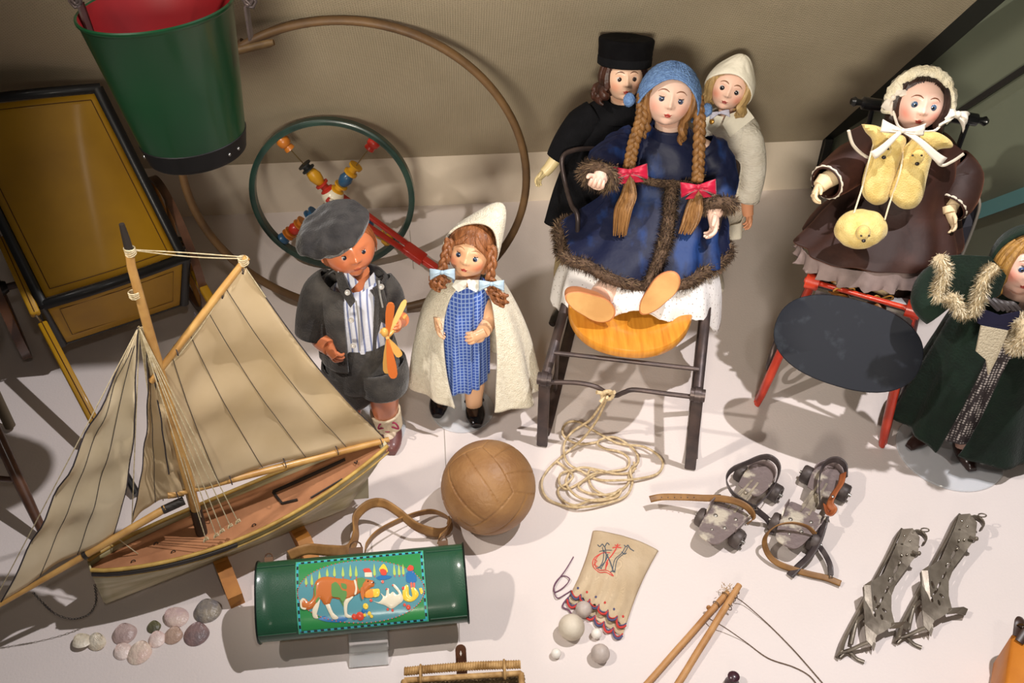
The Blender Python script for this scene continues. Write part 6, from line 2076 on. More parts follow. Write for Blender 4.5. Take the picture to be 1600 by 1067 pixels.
    mb = MB(); mb.slab([q(586, 430, -.035), q(597, 440, -.035), q(604, 470, -.045), q(594, 470, -.052)], (0, -1, .4), .004); obj('lapel', mb, m_felt, t)
    mb = MB(); mb.tube(cr([q(592, 438, -.046), q(594, 460, -.058), q(598, 480, -.060)], 5), .0018, 6); mb.tube(cr([q(556, 470, -.068), q(560, 500, -.07), q(562, 548, -.07)], 5), .0016, 6); objs('edge_braid', mb, plain('braid_grey', 150, 148, 144, .7), t)
    mbt = plain('pearl_button', 176, 170, 162, .3, coat=.5)
    for x, y, d_ in ((543, 457, -.066), (549, 500, -.066), (552, 540, -.066), (596, 448, -.056)): button(t, q(x, y, d_), .0052, mbt, V((0, -.8, .5)).normalized())
    # shorts
    px = mpp(q(565, 560))
    mb = MB(); robe(mb, [(q(565, 522, .012), 47 * px, .052, .02), (q(566, 545, .012), 54 * px, .060, .03), (q(567, 570, .012), 58 * px, .062, .02), (q(568, 588, .012), 57 * px, .058, 0), (q(568, 594, .012), 30 * px, .03, 0)], 8, fold=(0, 12)); obj('shorts', mb, m_felt, t)
    for pts in ([q(545, 570, .01), q(544, 592, .008), q(546, 618, .006)], [q(592, 566, .0), q(597, 585, -.004), q(599, 604, -.006)]):
        mb = MB(); mb.tube(cr(pts, 5), [.052, .052, .047], 28, cap=False); obj('trouser_leg', mb, m_felt, t, solid=.004)
    # socks, shoes, laces
    for f, dy in ((f1, -.02), (f2, 0)):
        mb = MB(); mb.tube(cr([V((f.x - .004, f.y + .016, .03)), V((f.x - .006, f.y + .014, .055)), V((f.x - .008, f.y + .012, .078))], 4), [.026, .028, .030], 20, cap=False); obj('sock', mb, mat('cream_sock', rgb(222, 206, 176), .9, bump=.4, bscale=200), t, solid=.004)
        mb = MB(); d = V((.10, -1, 0)).normalized()
        loops = []
        for k in range(13):
            u = k / 12; c_ = V((f.x - .004, f.y + .035, 0)) + d * (.078 * u); wx = .024 * math.sin(PI * (.14 + .80 * u)) ** .5; hz = lerp(.046, .022, u ** 1.0) * (1 if u < .93 else .8)
            loops.append([c_ + V((math.cos(a) * wx, 0, max(.001, hz * .5 + math.sin(a) * hz * .5))) for a in [2 * PI * i / 20 for i in range(20)]])
        mb.loft(loops); obj('shoe', mb, mat('oxblood_leather', rgb(88, 50, 50), .4, col2=rgb(112, 70, 66), scale=30, coat=.2), t)
        mb = MB(); c_ = V((f.x - .004, f.y + .035, 0)) + d * .034
        mb.ell(c_ + V((0, -.004, .030)), .014, .024, .012, Matrix.Rotation(D(25), 3, 'X'), 20, 12); obj('shoe_tongue', mb, plain('tongue_cream', 214, 194, 170, .7), t)
        mb = MB()
        for k in range(4):
            z_ = .036 + .006 * k; y_ = f.y + .002 + .006 * k
            mb.tube(cr([V((f.x - .017, y_ - .006, z_)), V((f.x - .004, y_ - .016, z_ + .006)), V((f.x + .010, y_ - .004, z_ + (.005 if k % 2 else -.003)))], 4), .0019, 6)
        for s_ in (-1, 1): mb.tube(cr([V((f.x - .002, f.y - .006, .058)), V((f.x + .014 * s_, f.y - .016, .070)), V((f.x + .02 * s_, f.y - .018, .055)), V((f.x, f.y - .010, .056))], 5), .0019, 6)
        objs('lace', mb, plain('crimson_lace', 150, 36, 74, .6), t)
    # propeller held in the hand: a separate thing
    g = thing('toy_propeller', 'small orange and yellow wooden propeller on a stick in the boy doll\'s hand', 'propeller', q(600, 540, -.06))
    m_or = plain('orange_wood', 206, 108, 46, .45, coat=.3); m_ye = plain('yellow_wood', 218, 166, 84, .45, coat=.3)
    hub = W(605, 527, Y0 - .085)
    def blade(p, wpx, m, off=0.0):
        e = W(p[0], p[1], Y0 - .085 + off); d = (e - hub); L_ = d.length; d.normalize(); nn = (CAM - hub).normalized(); s_ = d.cross(nn).normalized(); nn = s_.cross(d)
        w_ = wpx * mpp(hub)
        out = []
        for u, k in ((.02, .25), (.15, .4), (.4, .75), (.7, 1.0), (.9, .95), (.98, .6), (1.0, .2)): out.append((u, k))
        pts = [hub + d * L_ * u + s_ * w_ * .5 * k for u, k in out] + [hub + d * L_ * u - s_ * w_ * .5 * k for u, k in reversed(out)]
        mb = MB(); mb.slab(pts, nn, .003); obj('blade', mb, m, g)
    blade((611, 472), 13, m_or, -.004); blade((615, 590), 15, m_or, -.012); blade((605, 582), 14, m_ye, .006); blade((625, 556), 12, m_ye, .0); blade((634, 468), 9, m_ye, .03)
    mb = MB(); nn = (CAM - hub).normalized(); mb.tube([hub - nn * .02, hub + nn * .006], .0035, 10); mb.ell(W(601, 519, Y0 - .09), .007, .007, .010, None, 14, 10); obj('hub', mb, m_ye, g)
    mb = MB(); a = W(601, 519, Y0 - .088); mb.tube([a, W(594, 517, Y0 - .088)], .0045, 10); obj('peg', mb, m_ye, g)
    mb = MB(); mb.tube([hub - nn * .02, W(622, 508, Y0 - .045), W(634, 492, Y0 - .02)], .004, 8); obj('stick', mb, m_ye, g)
    # clear display stand behind his legs
    st = thing('doll_stand', 'clear acrylic rod display stand behind the boy doll\'s legs', 'display stand', F(575, 668))
    m_ac = M_AC
    c_ = F(580, 672, 0)
    mb = MB(); lathe(mb, c_, up, [(0.0005, .001), (.0005, .072), (.004, .073), (.006, .071), (.006, .001)], 64); obj('disc_base', mb, m_ac, st)
    mb = MB(); mb.tube([c_ + V((.0, .03, .006)), c_ + V((.0, .05, .20))], .004, 12); obj('rod', mb, m_ac, st)
build_boy()
# ------------------------------------------------------------------ girl doll with a hooded cape
def build_girl():
    Y0 = 1.44
    t = thing('cape_girl_doll', 'girl doll with auburn braids in a cream hooded cape and blue checked dress', 'doll', F(722, 650))
    q = lambda x, y, dy=0.0: W(x, y, Y0 + dy)
    sk = rgb(232, 182, 140); bl = rgb(222, 118, 84); lip = rgb(190, 62, 46)
    m_skin = skin_mat('painted_cloth_skin', .25, .45)
    h = Head(q(736, 391), 37 * mpp(q(736, 391)), -10, -14, 11, 1.14, 1.02, 1.2, .14, .8)
    body = MB(); body.col = sk
    h.build(body, sk, bl, lip, 1.0, .75)
    h.eyes(t, rgb(48, 66, 92), (-4, 6), .160, rgb(150, 92, 56), .34, sk, body, .5, 3, 21)
    limb(body, [q(732, 420, .01), q(727, 450, .015), q(722, 500, .02), q(722, 560, .02)], [.026, .024, .046, .05])
    limb(body, [q(700, 465, .0), q(690, 488, -.012), q(684, 500, -.03)], [.018, .016, .013])
    hand(body, q(686, 496, -.03), V((-.05, -.5, -.70)), V((.8, -.1, 0)), .048, 1, 22, 10, .013)
    limb(body, [q(752, 470, 0), q(762, 500, -.015), q(755, 518, -.05)], [.018, .017, .014])
    hand(body, q(757, 517, -.045), V((-.75, -.30, -.30)), V((-.1, .8, -.2)), .052, 1, 26, 12, .014)
    f1, f2 = F(688, 640), F(741, 655)
    for f, x0 in ((f1, 700), (f2, 742)):
        limb(body, [q(x0, 560, .02), V((lerp(q(x0, 560).x, f.x, .6), Y0 + .01, .11)), V((f.x, f.y + .02, .05)), V((f.x, f.y + .02, .018))], [.030, .026, .019, .017])
    obj('body', body, m_skin, t)
    # hair, smooth with a parting, braids over the ears
    m_hair = mat('auburn_hair_shiny', rgb(158, 100, 60), .4, col2=rgb(120, 72, 40), scale=30, stretch=(8, 2, .6), bump=.4, bscale=80, bstretch=(8, 2, .6), coat=.2)
    mb = MB(); hair_cap(mb, h, 50, .115, top_el=30, back_low=-35, strands=70, amp=.008)
    for s_ in (-1, 1):
        for k in range(9):
            pts = [h.w(V((s_ * (.02 + .0 * k), .55 - .10 * k + .25, 1.12 * (1 - .02 * k)))) ]
            for u in range(1, 7):
                az = s_ * lerp(4, 60 + 5 * k, u / 6) ; el = lerp(58 - 2 * k, 0 - 2 * k, u / 6)
                a, e = D(az), D(el)
                pts.append(h.w(V((math.cos(e) * math.sin(a), math.cos(e) * math.cos(a) * h.deep, math.sin(e) * h.tall)) * 1.09))
            mb.tube(cr(pts[1:], 3), h.r * .10, 8)
    obj('hair', mb, m_hair, t)
    m_pb = mat('pale_blue_ribbon', rgb(168, 190, 206), .5)
    for pth, bc, tail, nm in (([q(703, 375, -.035), q(696, 400, -.05), q(690, 425, -.055)], q(691, 425, -.062), [q(690, 425, -.055), q(686, 440, -.06), q(684, 452, -.06)], 'l'),
                         ([q(769, 385, -.03), q(769, 410, -.045), q(766, 432, -.05), q(771, 448, -.055)], q(768, 443, -.066), [q(770, 450, -.055), q(778, 462, -.06), q(784, 476, -.06)], 'r')):
        mb = MB(); braid(mb, pth, .0075, 1.5); obj('braid', mb, m_hair, t)
        bow('hair_bow', bc, .046, .022, m_pb, t, V((0, -.9, .4)), None, 0, .2)
        mb = MB(); rnd = random.Random(3)
        for k in range(10):
            o = V((rnd.uniform(-.010, .010), rnd.uniform(-.006, .006), 0))
            pts = []
            for i in range(14):
                u = i / 13; p = tail[0].lerp(tail[1], min(1, u * 2)) if u < .5 else tail[1].lerp(tail[2], u * 2 - 1)
                pts.append(p + o * (.5 + math.sin(PI * u)) + V((math.cos(u * 16 + k) * .004, math.sin(u * 16 + k) * .004, 0)))
            mb.tube(pts, .0034, 6)
        obj('curled_tail', mb, m_hair, t)
    # dress of blue check
    m_dr = mat('blue_check_cotton', rgb(58, 92, 176), .75)
    nt = m_dr.node_tree; N = nt.nodes.new; L = nt.links.new
    tc = N('ShaderNodeTexCoord'); outs = []
    for dr_ in ('X', 'Z'):
        wv = N('ShaderNodeTexWave'); wv.bands_direction = dr_; wv.inputs['Scale'].default_value = 42; L(tc.outputs['Object'], wv.inputs[0])
        mr = N('ShaderNodeMapRange'); mr.inputs[1].default_value = .80; mr.inputs[2].default_value = .95; L(wv.outputs['Fac'], mr.inputs[0]); outs.append(mr.outputs[0])
    mxx = N('ShaderNodeMath'); mxx.operation = 'MAXIMUM'; L(outs[0], mxx.inputs[0]); L(outs[1], mxx.inputs[1])
    mx = N('ShaderNodeMix'); mx.data_type = 'RGBA'; mx.inputs[6].default_value = rgb(56, 88, 172); mx.inputs[7].default_value = rgb(150, 174, 220); L(mxx.outputs[0], mx.inputs[0]); L(mx.outputs[2], nt.nodes['Principled BSDF'].inputs['Base Color'])
    px = mpp(q(722, 500))
    mb = MB(); robe(mb, [(q(728, 436, .01), 18 * px, .026, .0), (q(727, 450, .008), 34 * px, .042, .02), (q(722, 480, .006), 40 * px, .052, .04), (q(720, 530, .006), 44 * px, .060, .06), (q(719, 580, .006), 46 * px, .068, .08)], 0, fold=(0, 13)); obj('dress', mb, m_dr, t, solid=.002)
    mb = MB(); px2 = px
    for s_ in (-1, 1):
        pts = [q(730, 437, -.040), q(730 + s_ * 18, 437, -.034), q(730 + s_ * 24, 446, -.038), q(730 + s_ * 14, 456, -.048), q(730 + s_ * 2, 450, -.05)]
        mb.slab(pts, (0, -1, .5), .003)
    objs('collar', mb, plain('white_cotton', 222, 220, 208, .8), t)
    button(t, q(733, 440, -.052), .0045, plain('pearl', 226, 220, 210, .3, coat=.5), V((0, -.8, .5)).normalized())
    # cape with hood
    m_cape = mat('cream_terry', rgb(244, 236, 214), .95, col2=rgb(230, 220, 196), scale=120, bump=.9, bscale=420, sheen=.2)
    px = mpp(q(735, 520))
    mb = MB()
    def arcc(u): return (lerp(312, 288, u) - 360, lerp(226, 252, u))
    robe(mb, [(q(738, 436, .012), 26 * px, .036, 0), (q(737, 448, .014), 50 * px, .055, .01), (q(736, 480, .016), 72 * px, .075, .03), (q(738, 520, .018), 88 * px, .092, .05), (q(740, 560, .02), 98 * px, .105, .07), (q(744, 592, .02), 105 * px, .112, .085)], 0, fold=(0, 7), arc=arcc, ph=1.2, drop=lambda a, u: -.02 * u * math.cos(a - .6))
    obj('cape', mb, m_cape, t, solid=.004)
    # hood: shell around the hair that runs up into a point
    mb = MB(); g = []
    n1, n2 = 40, 26
    for i in range(n1 + 1):
        a = D(lerp(-128, 128, i / n1))               # over the crown from cheek to cheek
        row = []
        for j in range(n2 + 1):
            b = j / n2                                # from the face edge to the back
            x = math.sin(a) * lerp(1.14, .25, b ** 2.2); z = math.cos(a) * lerp(1.24, .35, b ** 2.2) * 1.03; f = lerp(.34, -1.22, math.sin(b * PI / 2))
            if z < 0: z *= .92; x *= 1.0
            pk_ = math.exp(-((i / n1 - .60) / .16) ** 2) * (1 - b) ** .6
            z += 1.5 * pk_ * math.exp(-((b - .42) / .30) ** 2); x += .45 * pk_ * min(1, .3 + b * 2)
            row.append(h.w(V((x, f, z))))
        g.append(row)
    mb.grid(g); obj('hood', mb, m_cape, t, solid=.004)
    # shoes
    m_pat = plain('black_patent', 18, 16, 20, .2, coat=.7)
    for f, yaw in ((f1, -4), (f2, 6)):
        d = V((math.sin(D(yaw)), -math.cos(D(yaw)), 0)); s_ = V((d.y, -d.x, 0)); mb = MB(); loops = []
        for k in range(13):
            u = k / 12; c_ = V((f.x, f.y + .030, .006)) - d * .0 + d * (.062 * u); wx = .021 * math.sin(PI * (.16 + .76 * u)) ** .5; hz = lerp(.030, .018, u) * (1 if u < .9 else .75)
            loops.append([c_ + s_ * math.cos(a) * wx + up * max(0, hz * .5 + math.sin(a) * hz * .5) for a in [2 * PI * i / 20 for i in range(20)]])
        mb.loft(loops); sh = obj('shoe', mb, m_pat, t)
        mb = MB(); c_ = V((f.x, f.y + .024, .036)); mb.tube([c_ + s_ * math.cos(a) * .019 + d * .006 + up * math.sin(a) * .010 for a in [PI * i / 10 for i in range(11)]], .0032, 6); button(sh, c_ + d * .012 + s_ * .012 + up * .004, .003, m_pat, V((0, -.8, .5)).normalized(), 'shoe_button'); obj('shoe_strap', mb, m_pat, sh)
    st = thing('doll_stand', 'round clear acrylic display stand under the cape girl doll\'s shoes', 'display stand', F(722, 648))
    m_ac = M_AC
    c_ = F(723, 641, 0); Rr = 48.5 * mpp(c_)
    mb = MB(); lathe(mb, c_, up, [(0.0005, .001), (.0005, Rr), (.003, Rr + .001), (.005, Rr - .0005), (.005, .001)], 72); obj('disc_base', mb, m_ac, st)
    mb = MB(); mb.tube([c_ + V((.003, .0, .005)), c_ + V((.003, .012, .14))], .0055, 12); obj('rod', mb, m_ac, st)
build_girl()
# ------------------------------------------------------------------ seated and standing porcelain dolls
m_porc = skin_mat('bisque_porcelain', .12, .46)
SK = rgb(228, 192, 172); BLU = rgb(222, 142, 122); LIP = rgb(186, 66, 54)
m_velvet = mat('blue_velvet', rgb(3, 13, 46), .6, col2=rgb(18, 50, 104), scale=11, stretch=(1.8, 1, .6), contrast=(.52, .66), bump=.7, bscale=26, sheen=.12, sheencol=rgb(90, 130, 230))
m_furb = mat('brown_fur', rgb(92, 72, 56), .9, vcol=True)
m_furc = mat('brown_fur_base', rgb(74, 56, 44), .95, col2=rgb(102, 80, 62), scale=60, bump=.5, bscale=150)
FB = [rgb(96, 76, 58)[:3], rgb(74, 56, 44)[:3], rgb(120, 98, 74)[:3], rgb(62, 48, 38)[:3]]
def furtrim(name, t, path, r, n, length, cols, base_m, blade_m, seed=1):
    pts = cr(path, 5)
    mb = MB(); mb.tube(pts, r, 10); o = obj(name, mb, base_m, t)
    fb = MB(); fur(fb, pts, r, n, length, cols, seed=seed); obj('fur_hair', fb, blade_m, o, smooth=False)
    return o
def shoe_sole(t, c, d, nrm, L, w, m_sole, m_up, hgt, name='shoe'):
    d = d.normalized(); nrm = (nrm - d * nrm.dot(d)).normalized(); s = d.cross(nrm)
    def outline(k, h, lift=0): 
        o = []
        for i in range(36):
            a = 2 * PI * i / 36; x = math.cos(a); y = math.sin(a)
            ww = w * (.46 + .10 * x) * (1 - .10 * math.exp(-((x + .1) / .35) ** 2))
            o.append(c + d * (x * L * .5 * k) + s * (y * ww * k + .05 * w * x) - nrm * h)
        return o
    mb = MB(); mb.loft([outline(.97, -.001), outline(1, 0), outline(1, .004), outline(.98, .005)]); o = obj(name, mb, m_up, t)
    so = MB(); so.loft([outline(.93, -.0022), outline(.955, -.0005), outline(.93, .001)]); obj('sole', so, m_sole, o)
    mb = MB(); loops = []
    for k in range(8):
        u = k / 7; h = .004 + hgt * math.sin(u * PI / 2)
        kk = lerp(.99, .52, u ** 1.6)
        loops.append([p - d * L * .12 * u for p in outline(kk, h)])
    mb.loft(loops); obj('upper', mb, m_up, o)
    return o
def build_blue():
    Y0 = 1.66
    q = lambda x, y, dy=0.0: W(x, y, Y0 + dy)
    t = thing('blue_velvet_doll', 'large porcelain doll in blue fur trimmed velvet coat seated on the sledge chair', 'doll', F(985, 470, .272))
    h = Head(q(1046, 150), 39.5 * mpp(q(1046, 150)), -5, -14, 7, 1.14, 1.04, 1.05, .16, .95)
    body = MB(); body.col = SK
    h.build(body, SK, BLU, LIP, 1.0, .55)
    h.eyes(t, rgb(70, 78, 104), (-3, 8), .165, rgb(128, 84, 62), .42, SK, body, 1.0, 3, 21.5)
    limb(body, [q(1046, 185, .01), q(1044, 210, .02), q(1042, 235, .03)], [.028, .026, .04])
    limb(body, [q(1042, 225, .03), q(1040, 300, .03), q(1035, 360, .02)], [.055, .065, .07])
    limb(body, [q(1010, 228, .02), q(975, 240, .0), q(950, 260, -.075)], [.03, .026, .016])
    limb(body, [q(1075, 230, .02), q(1112, 250, .0), q(1122, 302, -.05)], [.03, .026, .016])
    limb(body, [q(948, 262, -.085), q(942, 270, -.105), q(937, 280, -.125)], [.012, .015, .014])
    hand(body, q(938, 274, -.12), V((-.25, -.75, -.15)), V((.1, -.35, .9)), .060, 1, 42, 8, .015)
    limb(body, [q(1122, 300, -.05), q(1118, 325, -.09), q(1114, 336, -.10)], [.020, .018, .015])
    hand(body, q(1113, 333, -.10), V((.10, -.55, -.60)), V((-.7, -.25, -.1)), .062, -1, 30, 8, .015)
    for a, b in (((1010, 400), (938, 464)), ((1060, 400), (1034, 452))):
        limb(body, [q(a[0], a[1], -.04), q((a[0] + b[0]) / 2, (a[1] + b[1]) / 2, -.13), W(b[0], b[1], 1.46)], [.040, .034, .024])
    obj('body', body, m_porc, t)
    # hair and plaits
    m_hair = mat('honey_hair', rgb(150, 108, 62), .45, col2=rgb(112, 76, 40), scale=30, stretch=(6, 3, .5), bump=.4, bscale=80, bstretch=(6, 3, .5))
    mb = MB(); hair_cap(mb, h, 52, .06, top_el=52, back_low=-50, strands=60); locks(mb, h, [-58, -66, -75, 60, 68, 78], 40, .05, .007, .003, 2, -40, .0, 4); obj('hair', mb, m_hair, t)
    for pth, tail, bc in (([q(1004, 150, -.01), q(1002, 185, -.035), q(990, 225, -.055), q(983, 262, -.075)], [(983, 268), (985, 300), (976, 325), (970, 365)], (984, 268)),
                          ([q(1089, 150, -.01), q(1093, 190, -.035), q(1092, 240, -.06), q(1090, 282, -.08)], [(1090, 290), (1088, 315), (1082, 340), (1072, 362)], (1091, 292))):
        mb = MB(); braid(mb, pth, .0095, 4.2); obj('plait', mb, m_hair, t)
        mb = MB(); rnd = random.Random(6)
        for k in range(26):
            o = V((rnd.uniform(-.011, .011), rnd.uniform(-.008, .004), 0)); e = rnd.uniform(.7, 1.05)
            tp = [q(x, y, -.085 - .012 * i) for i, (x, y) in enumerate(tail)]
            pts = [tp[0].lerp(tp[1], .0)] + [p + o * (.6 + 1.1 * math.sin(PI * (i + 1) / 4)) for i, p in enumerate(tp[1:])]
            pts[-1] = pts[-2].lerp(pts[-1], e); mb.tube(cr(pts, 4), [.0035, .0035, .003, .0012], 5)
        obj('loose_tail', mb, m_hair, t)
        bow('hair_bow', q(bc[0], bc[1], -.105), .066, .030, mat('crimson_ribbon', rgb(176, 14, 52), .45, sheen=.3), t, V((-.1, -.9, .4)), V((1, 0, .12)), .022, .1)
    # crocheted cap
    m_cap = mat('blue_crochet', rgb(112, 146, 194), .85, col2=rgb(90, 122, 172), scale=120, bump=.9, bscale=300)
    mb = MB(); loops = []
    n = 96
    for k in range(24):
        u = k / 23
        lp = []
        for i in range(n):
            a = 2 * PI * i / n                     # 0 = right, 90 = back
            fr = max(0, -math.sin(a)) ; sidew = abs(math.cos(a))
            low = 38 * fr ** 1.3 + (1 - fr ** 1.3) * -6 - 30 * sidew ** 3 * (1 if math.sin(a) < .25 else .6)
            e = D(lerp(89.9, low, u))
            kk = 1.15 + .16 * u ** 2 * (.4 + .6 * sidew) + .012 * math.sin(u * 60) + (.012 * math.sin(a * 36)) + .03 * (u > .93)
            v = V((math.cos(e) * math.cos(a), -math.cos(e) * math.sin(a) * h.deep, math.sin(e) * h.tall)) * kk
            lp.append(h.w(v))
        loops.append(lp)
    mb.loft(loops, True, False); obj('crochet_cap', mb, m_cap, t, solid=.003)
    for x, y in ((983, 156), (1104, 172)):
        mb = MB(); mb.ell(q(x, y, -.02), .011, .010, .014, None, 24, 16, lambda d: 1 + .12 * noise.noise(d * 6)); obj('pompom', mb, m_cap, t)
    # coat
    px = mpp(q(1045, 300))
    mb = MB()
    rg = [(q(1045, 205, .02), 30 * px, .036, 0), (q(1044, 216, .02), 50 * px, .052, .01), (q(1042, 240, .02), 66 * px, .070, .02), (q(1040, 280, .01), 72 * px, .080, .03), (q(1033, 320, -.02), 92 * px, .095, .05), (q(1020, 355, -.055), 112 * px, .11, .06), (q(1004, 388, -.085), 128 * px, .115, .05)]
    hem = robe(mb, rg, 0, fold=(0, 9), noisek=.12, ph=.7, drop=lambda a, u: u ** 4 * (.022 * max(0, -math.cos(a)) + .006 * math.sin(5 * a)))
    obj('velvet_coat', mb, m_velvet, t, solid=.004)
    mb = MB(); robe(mb, [(q(1046, 196, .012), 27 * px, .031, 0), (q(1045, 212, .015), 31 * px, .036, 0)], 0, fold=(0, 6)); obj('stand_collar', mb, m_velvet, t, solid=.005)
    for pts, rr in (([q(992, 222, .02), q(970, 236, .0), q(948, 256, -.05), q(936, 274, -.095)], (.034, .039, .036, .028)), ([q(1096, 226, .02), q(1112, 246, .005), q(1124, 285, -.03), q(1119, 318, -.075)], (.034, .039, .037, .029))):
        mb = MB(); pp = cr(pts, 6); o_ = len(pp); seg = 40
        mb.tube(pp, list(rr), seg, cap=False)
        for i, v in enumerate(mb.v): v += V((.0, .0, 1)) * .002 * math.sin(i * .9) + V((noise.noise(v * 30), noise.noise(v * 31 + V((5, 0, 0))), noise.noise(v * 29))) * .008
        obj('sleeve', mb, m_velvet, t)
    last = hem[-1]
    hp = [last[i] for i in range(len(last))]
    furtrim('hem_fur', t, [hp[i] + V((0, 0, -.004)) for i in range(0, len(hp), 6)] + [hp[0] + V((0, 0, -.004))], .0115, 5200, .012, FB, m_furc, m_furb, 1)
    cf = [q(1050, 248, -.075), q(1047, 280, -.085), q(1040, 320, -.115), q(1037, 360, -.155), q(1042, 395, -.195), q(1052, 415, -.208)]
    cf = []
    for k, lp in enumerate(hem):
        if k >= 20 and k % 4 == 0: 
            i = int(len(lp) * .757); cf.append(lp[i] + V((0, -.004, .002)))
    furtrim('front_fur', t, cf + [last[int(len(last) * .757)] + V((0, -.004, 0))], .0125, 2400, .012, FB, m_furc, m_furb, 2)
    yk = []
    lp = hem[19]
    for i in range(int(len(lp) * .60), int(len(lp) * .95), 3): yk.append(lp[i] + V((0, -.003, .004 - .006 * math.sin((i - len(lp) * .60) / (len(lp) * .35) * PI))))
    furtrim('yoke_fur', t, yk, .0085, 1500, .010, FB, m_furc, m_furb, 3)
    for c_, d_, r_ in ((q(936, 275, -.098), V((-.3, -.8, -.35)), .026), (q(1120, 320, -.080), V((.0, -.6, -.65)), .026)):
        d_ = d_.normalized(); a = d_.orthogonal().normalized(); b = d_.cross(a)
        furtrim('cuff_fur', t, [c_ + (a * math.cos(2 * PI * i / 12) + b * math.sin(2 * PI * i / 12)) * r_ for i in range(13)], .0125, 1500, .012, FB, m_furc, m_furb, 4)
    # petticoat with broderie edge
    m_pet = mat('broderie_cotton', rgb(236, 232, 230), .85, bump=.4, bscale=60)
    nt = m_pet.node_tree; N = nt.nodes.new; L = nt.links.new
    tc = N('ShaderNodeTexCoord'); vo = N('ShaderNodeTexVoronoi'); vo.inputs['Scale'].default_value = 120; vo.inputs['Randomness'].default_value = .35; L(tc.outputs['Object'], vo.inputs['Vector'])
    mr = N('ShaderNodeMapRange'); mr.inputs[1].default_value = .14; mr.inputs[2].default_value = .22; L(vo.outputs['Distance'], mr.inputs[0])
    mx = N('ShaderNodeMix'); mx.data_type = 'RGBA'; mx.inputs[6].default_value = rgb(176, 168, 160); mx.inputs[7].default_value = rgb(238, 234, 232); L(mr.outputs[0], mx.inputs[0]); L(mx.outputs[2], nt.nodes['Principled BSDF'].inputs['Base Color'])
    def dr(a, u):
        s_ = abs(math.cos(a)) ; rgt = max(0, math.cos(a)); frt = max(0, -math.sin(a))
        z = -u * (.060 * s_ ** 2 + .045 * rgt ** 3) + .018 * u * frt ** 4
        return z + .0045 * abs(math.sin(a * 26)) * (u > .97) + u * .012 * math.sin(7 * a + 1)
    mb = MB(); c0 = q(1004, 392, -.085)
    robe(mb, [(q(1004, 390, -.085), 108 * px, .095, .0), (V((c0.x - .002, c0.y - .01, c0.z - .028)), 128 * px, .128, .03), (V((c0.x - .002, c0.y - .02, c0.z - .060)), 134 * px, .134, .05)], 0, 240, fold=(0, 8), ph=2.0, drop=dr); obj('petticoat', mb, m_pet, t, solid=.002)
    # tan slippers, soles to the viewer
    m_sole = mat('tan_sole', rgb(206, 160, 98), .6, col2=rgb(186, 138, 80), scale=20, bump=.1, bscale=80); m_up = mat('tan_kid', rgb(200, 132, 86), .5, col2=rgb(180, 112, 70), scale=20)
    c1 = W(922, 478, 1.41); c2 = W(1029, 459, 1.41)
    shoe_sole(t, c1, W(962, 490, 1.405) - W(886, 463, 1.415), V((-.15, -.80, .30)), 86 * mpp(c1), 46 * mpp(c1), m_sole, m_up, .040)
    shoe_sole(t, c2, W(1056, 424, 1.42) - W(1003, 492, 1.40), V((-.1, -.80, .42)), 88 * mpp(c2), 44 * mpp(c2), m_sole, m_up, .036)
build_blue()
def small_shoe(t, f, yaw, L, w, m, hz=.03):
    d = V((math.sin(D(yaw)), -math.cos(D(yaw)), 0)); s_ = V((d.y, -d.x, 0)); mb = MB(); loops = []
    for k in range(13):
        u = k / 12; c_ = V((f.x, f.y, f.z)) - d * L * .4 + d * (L * u); wx = w * .5 * math.sin(PI * (.16 + .76 * u)) ** .5; hh = lerp(hz, hz * .6, u) * (1 if u < .9 else .75)
        loops.append([c_ + s_ * math.cos(a) * wx + up * max(0, hh * .5 + math.sin(a) * hh * .5) for a in [2 * PI * i / 20 for i in range(20)]])
    mb.loft(loops); return obj('shoe', mb, m, t)
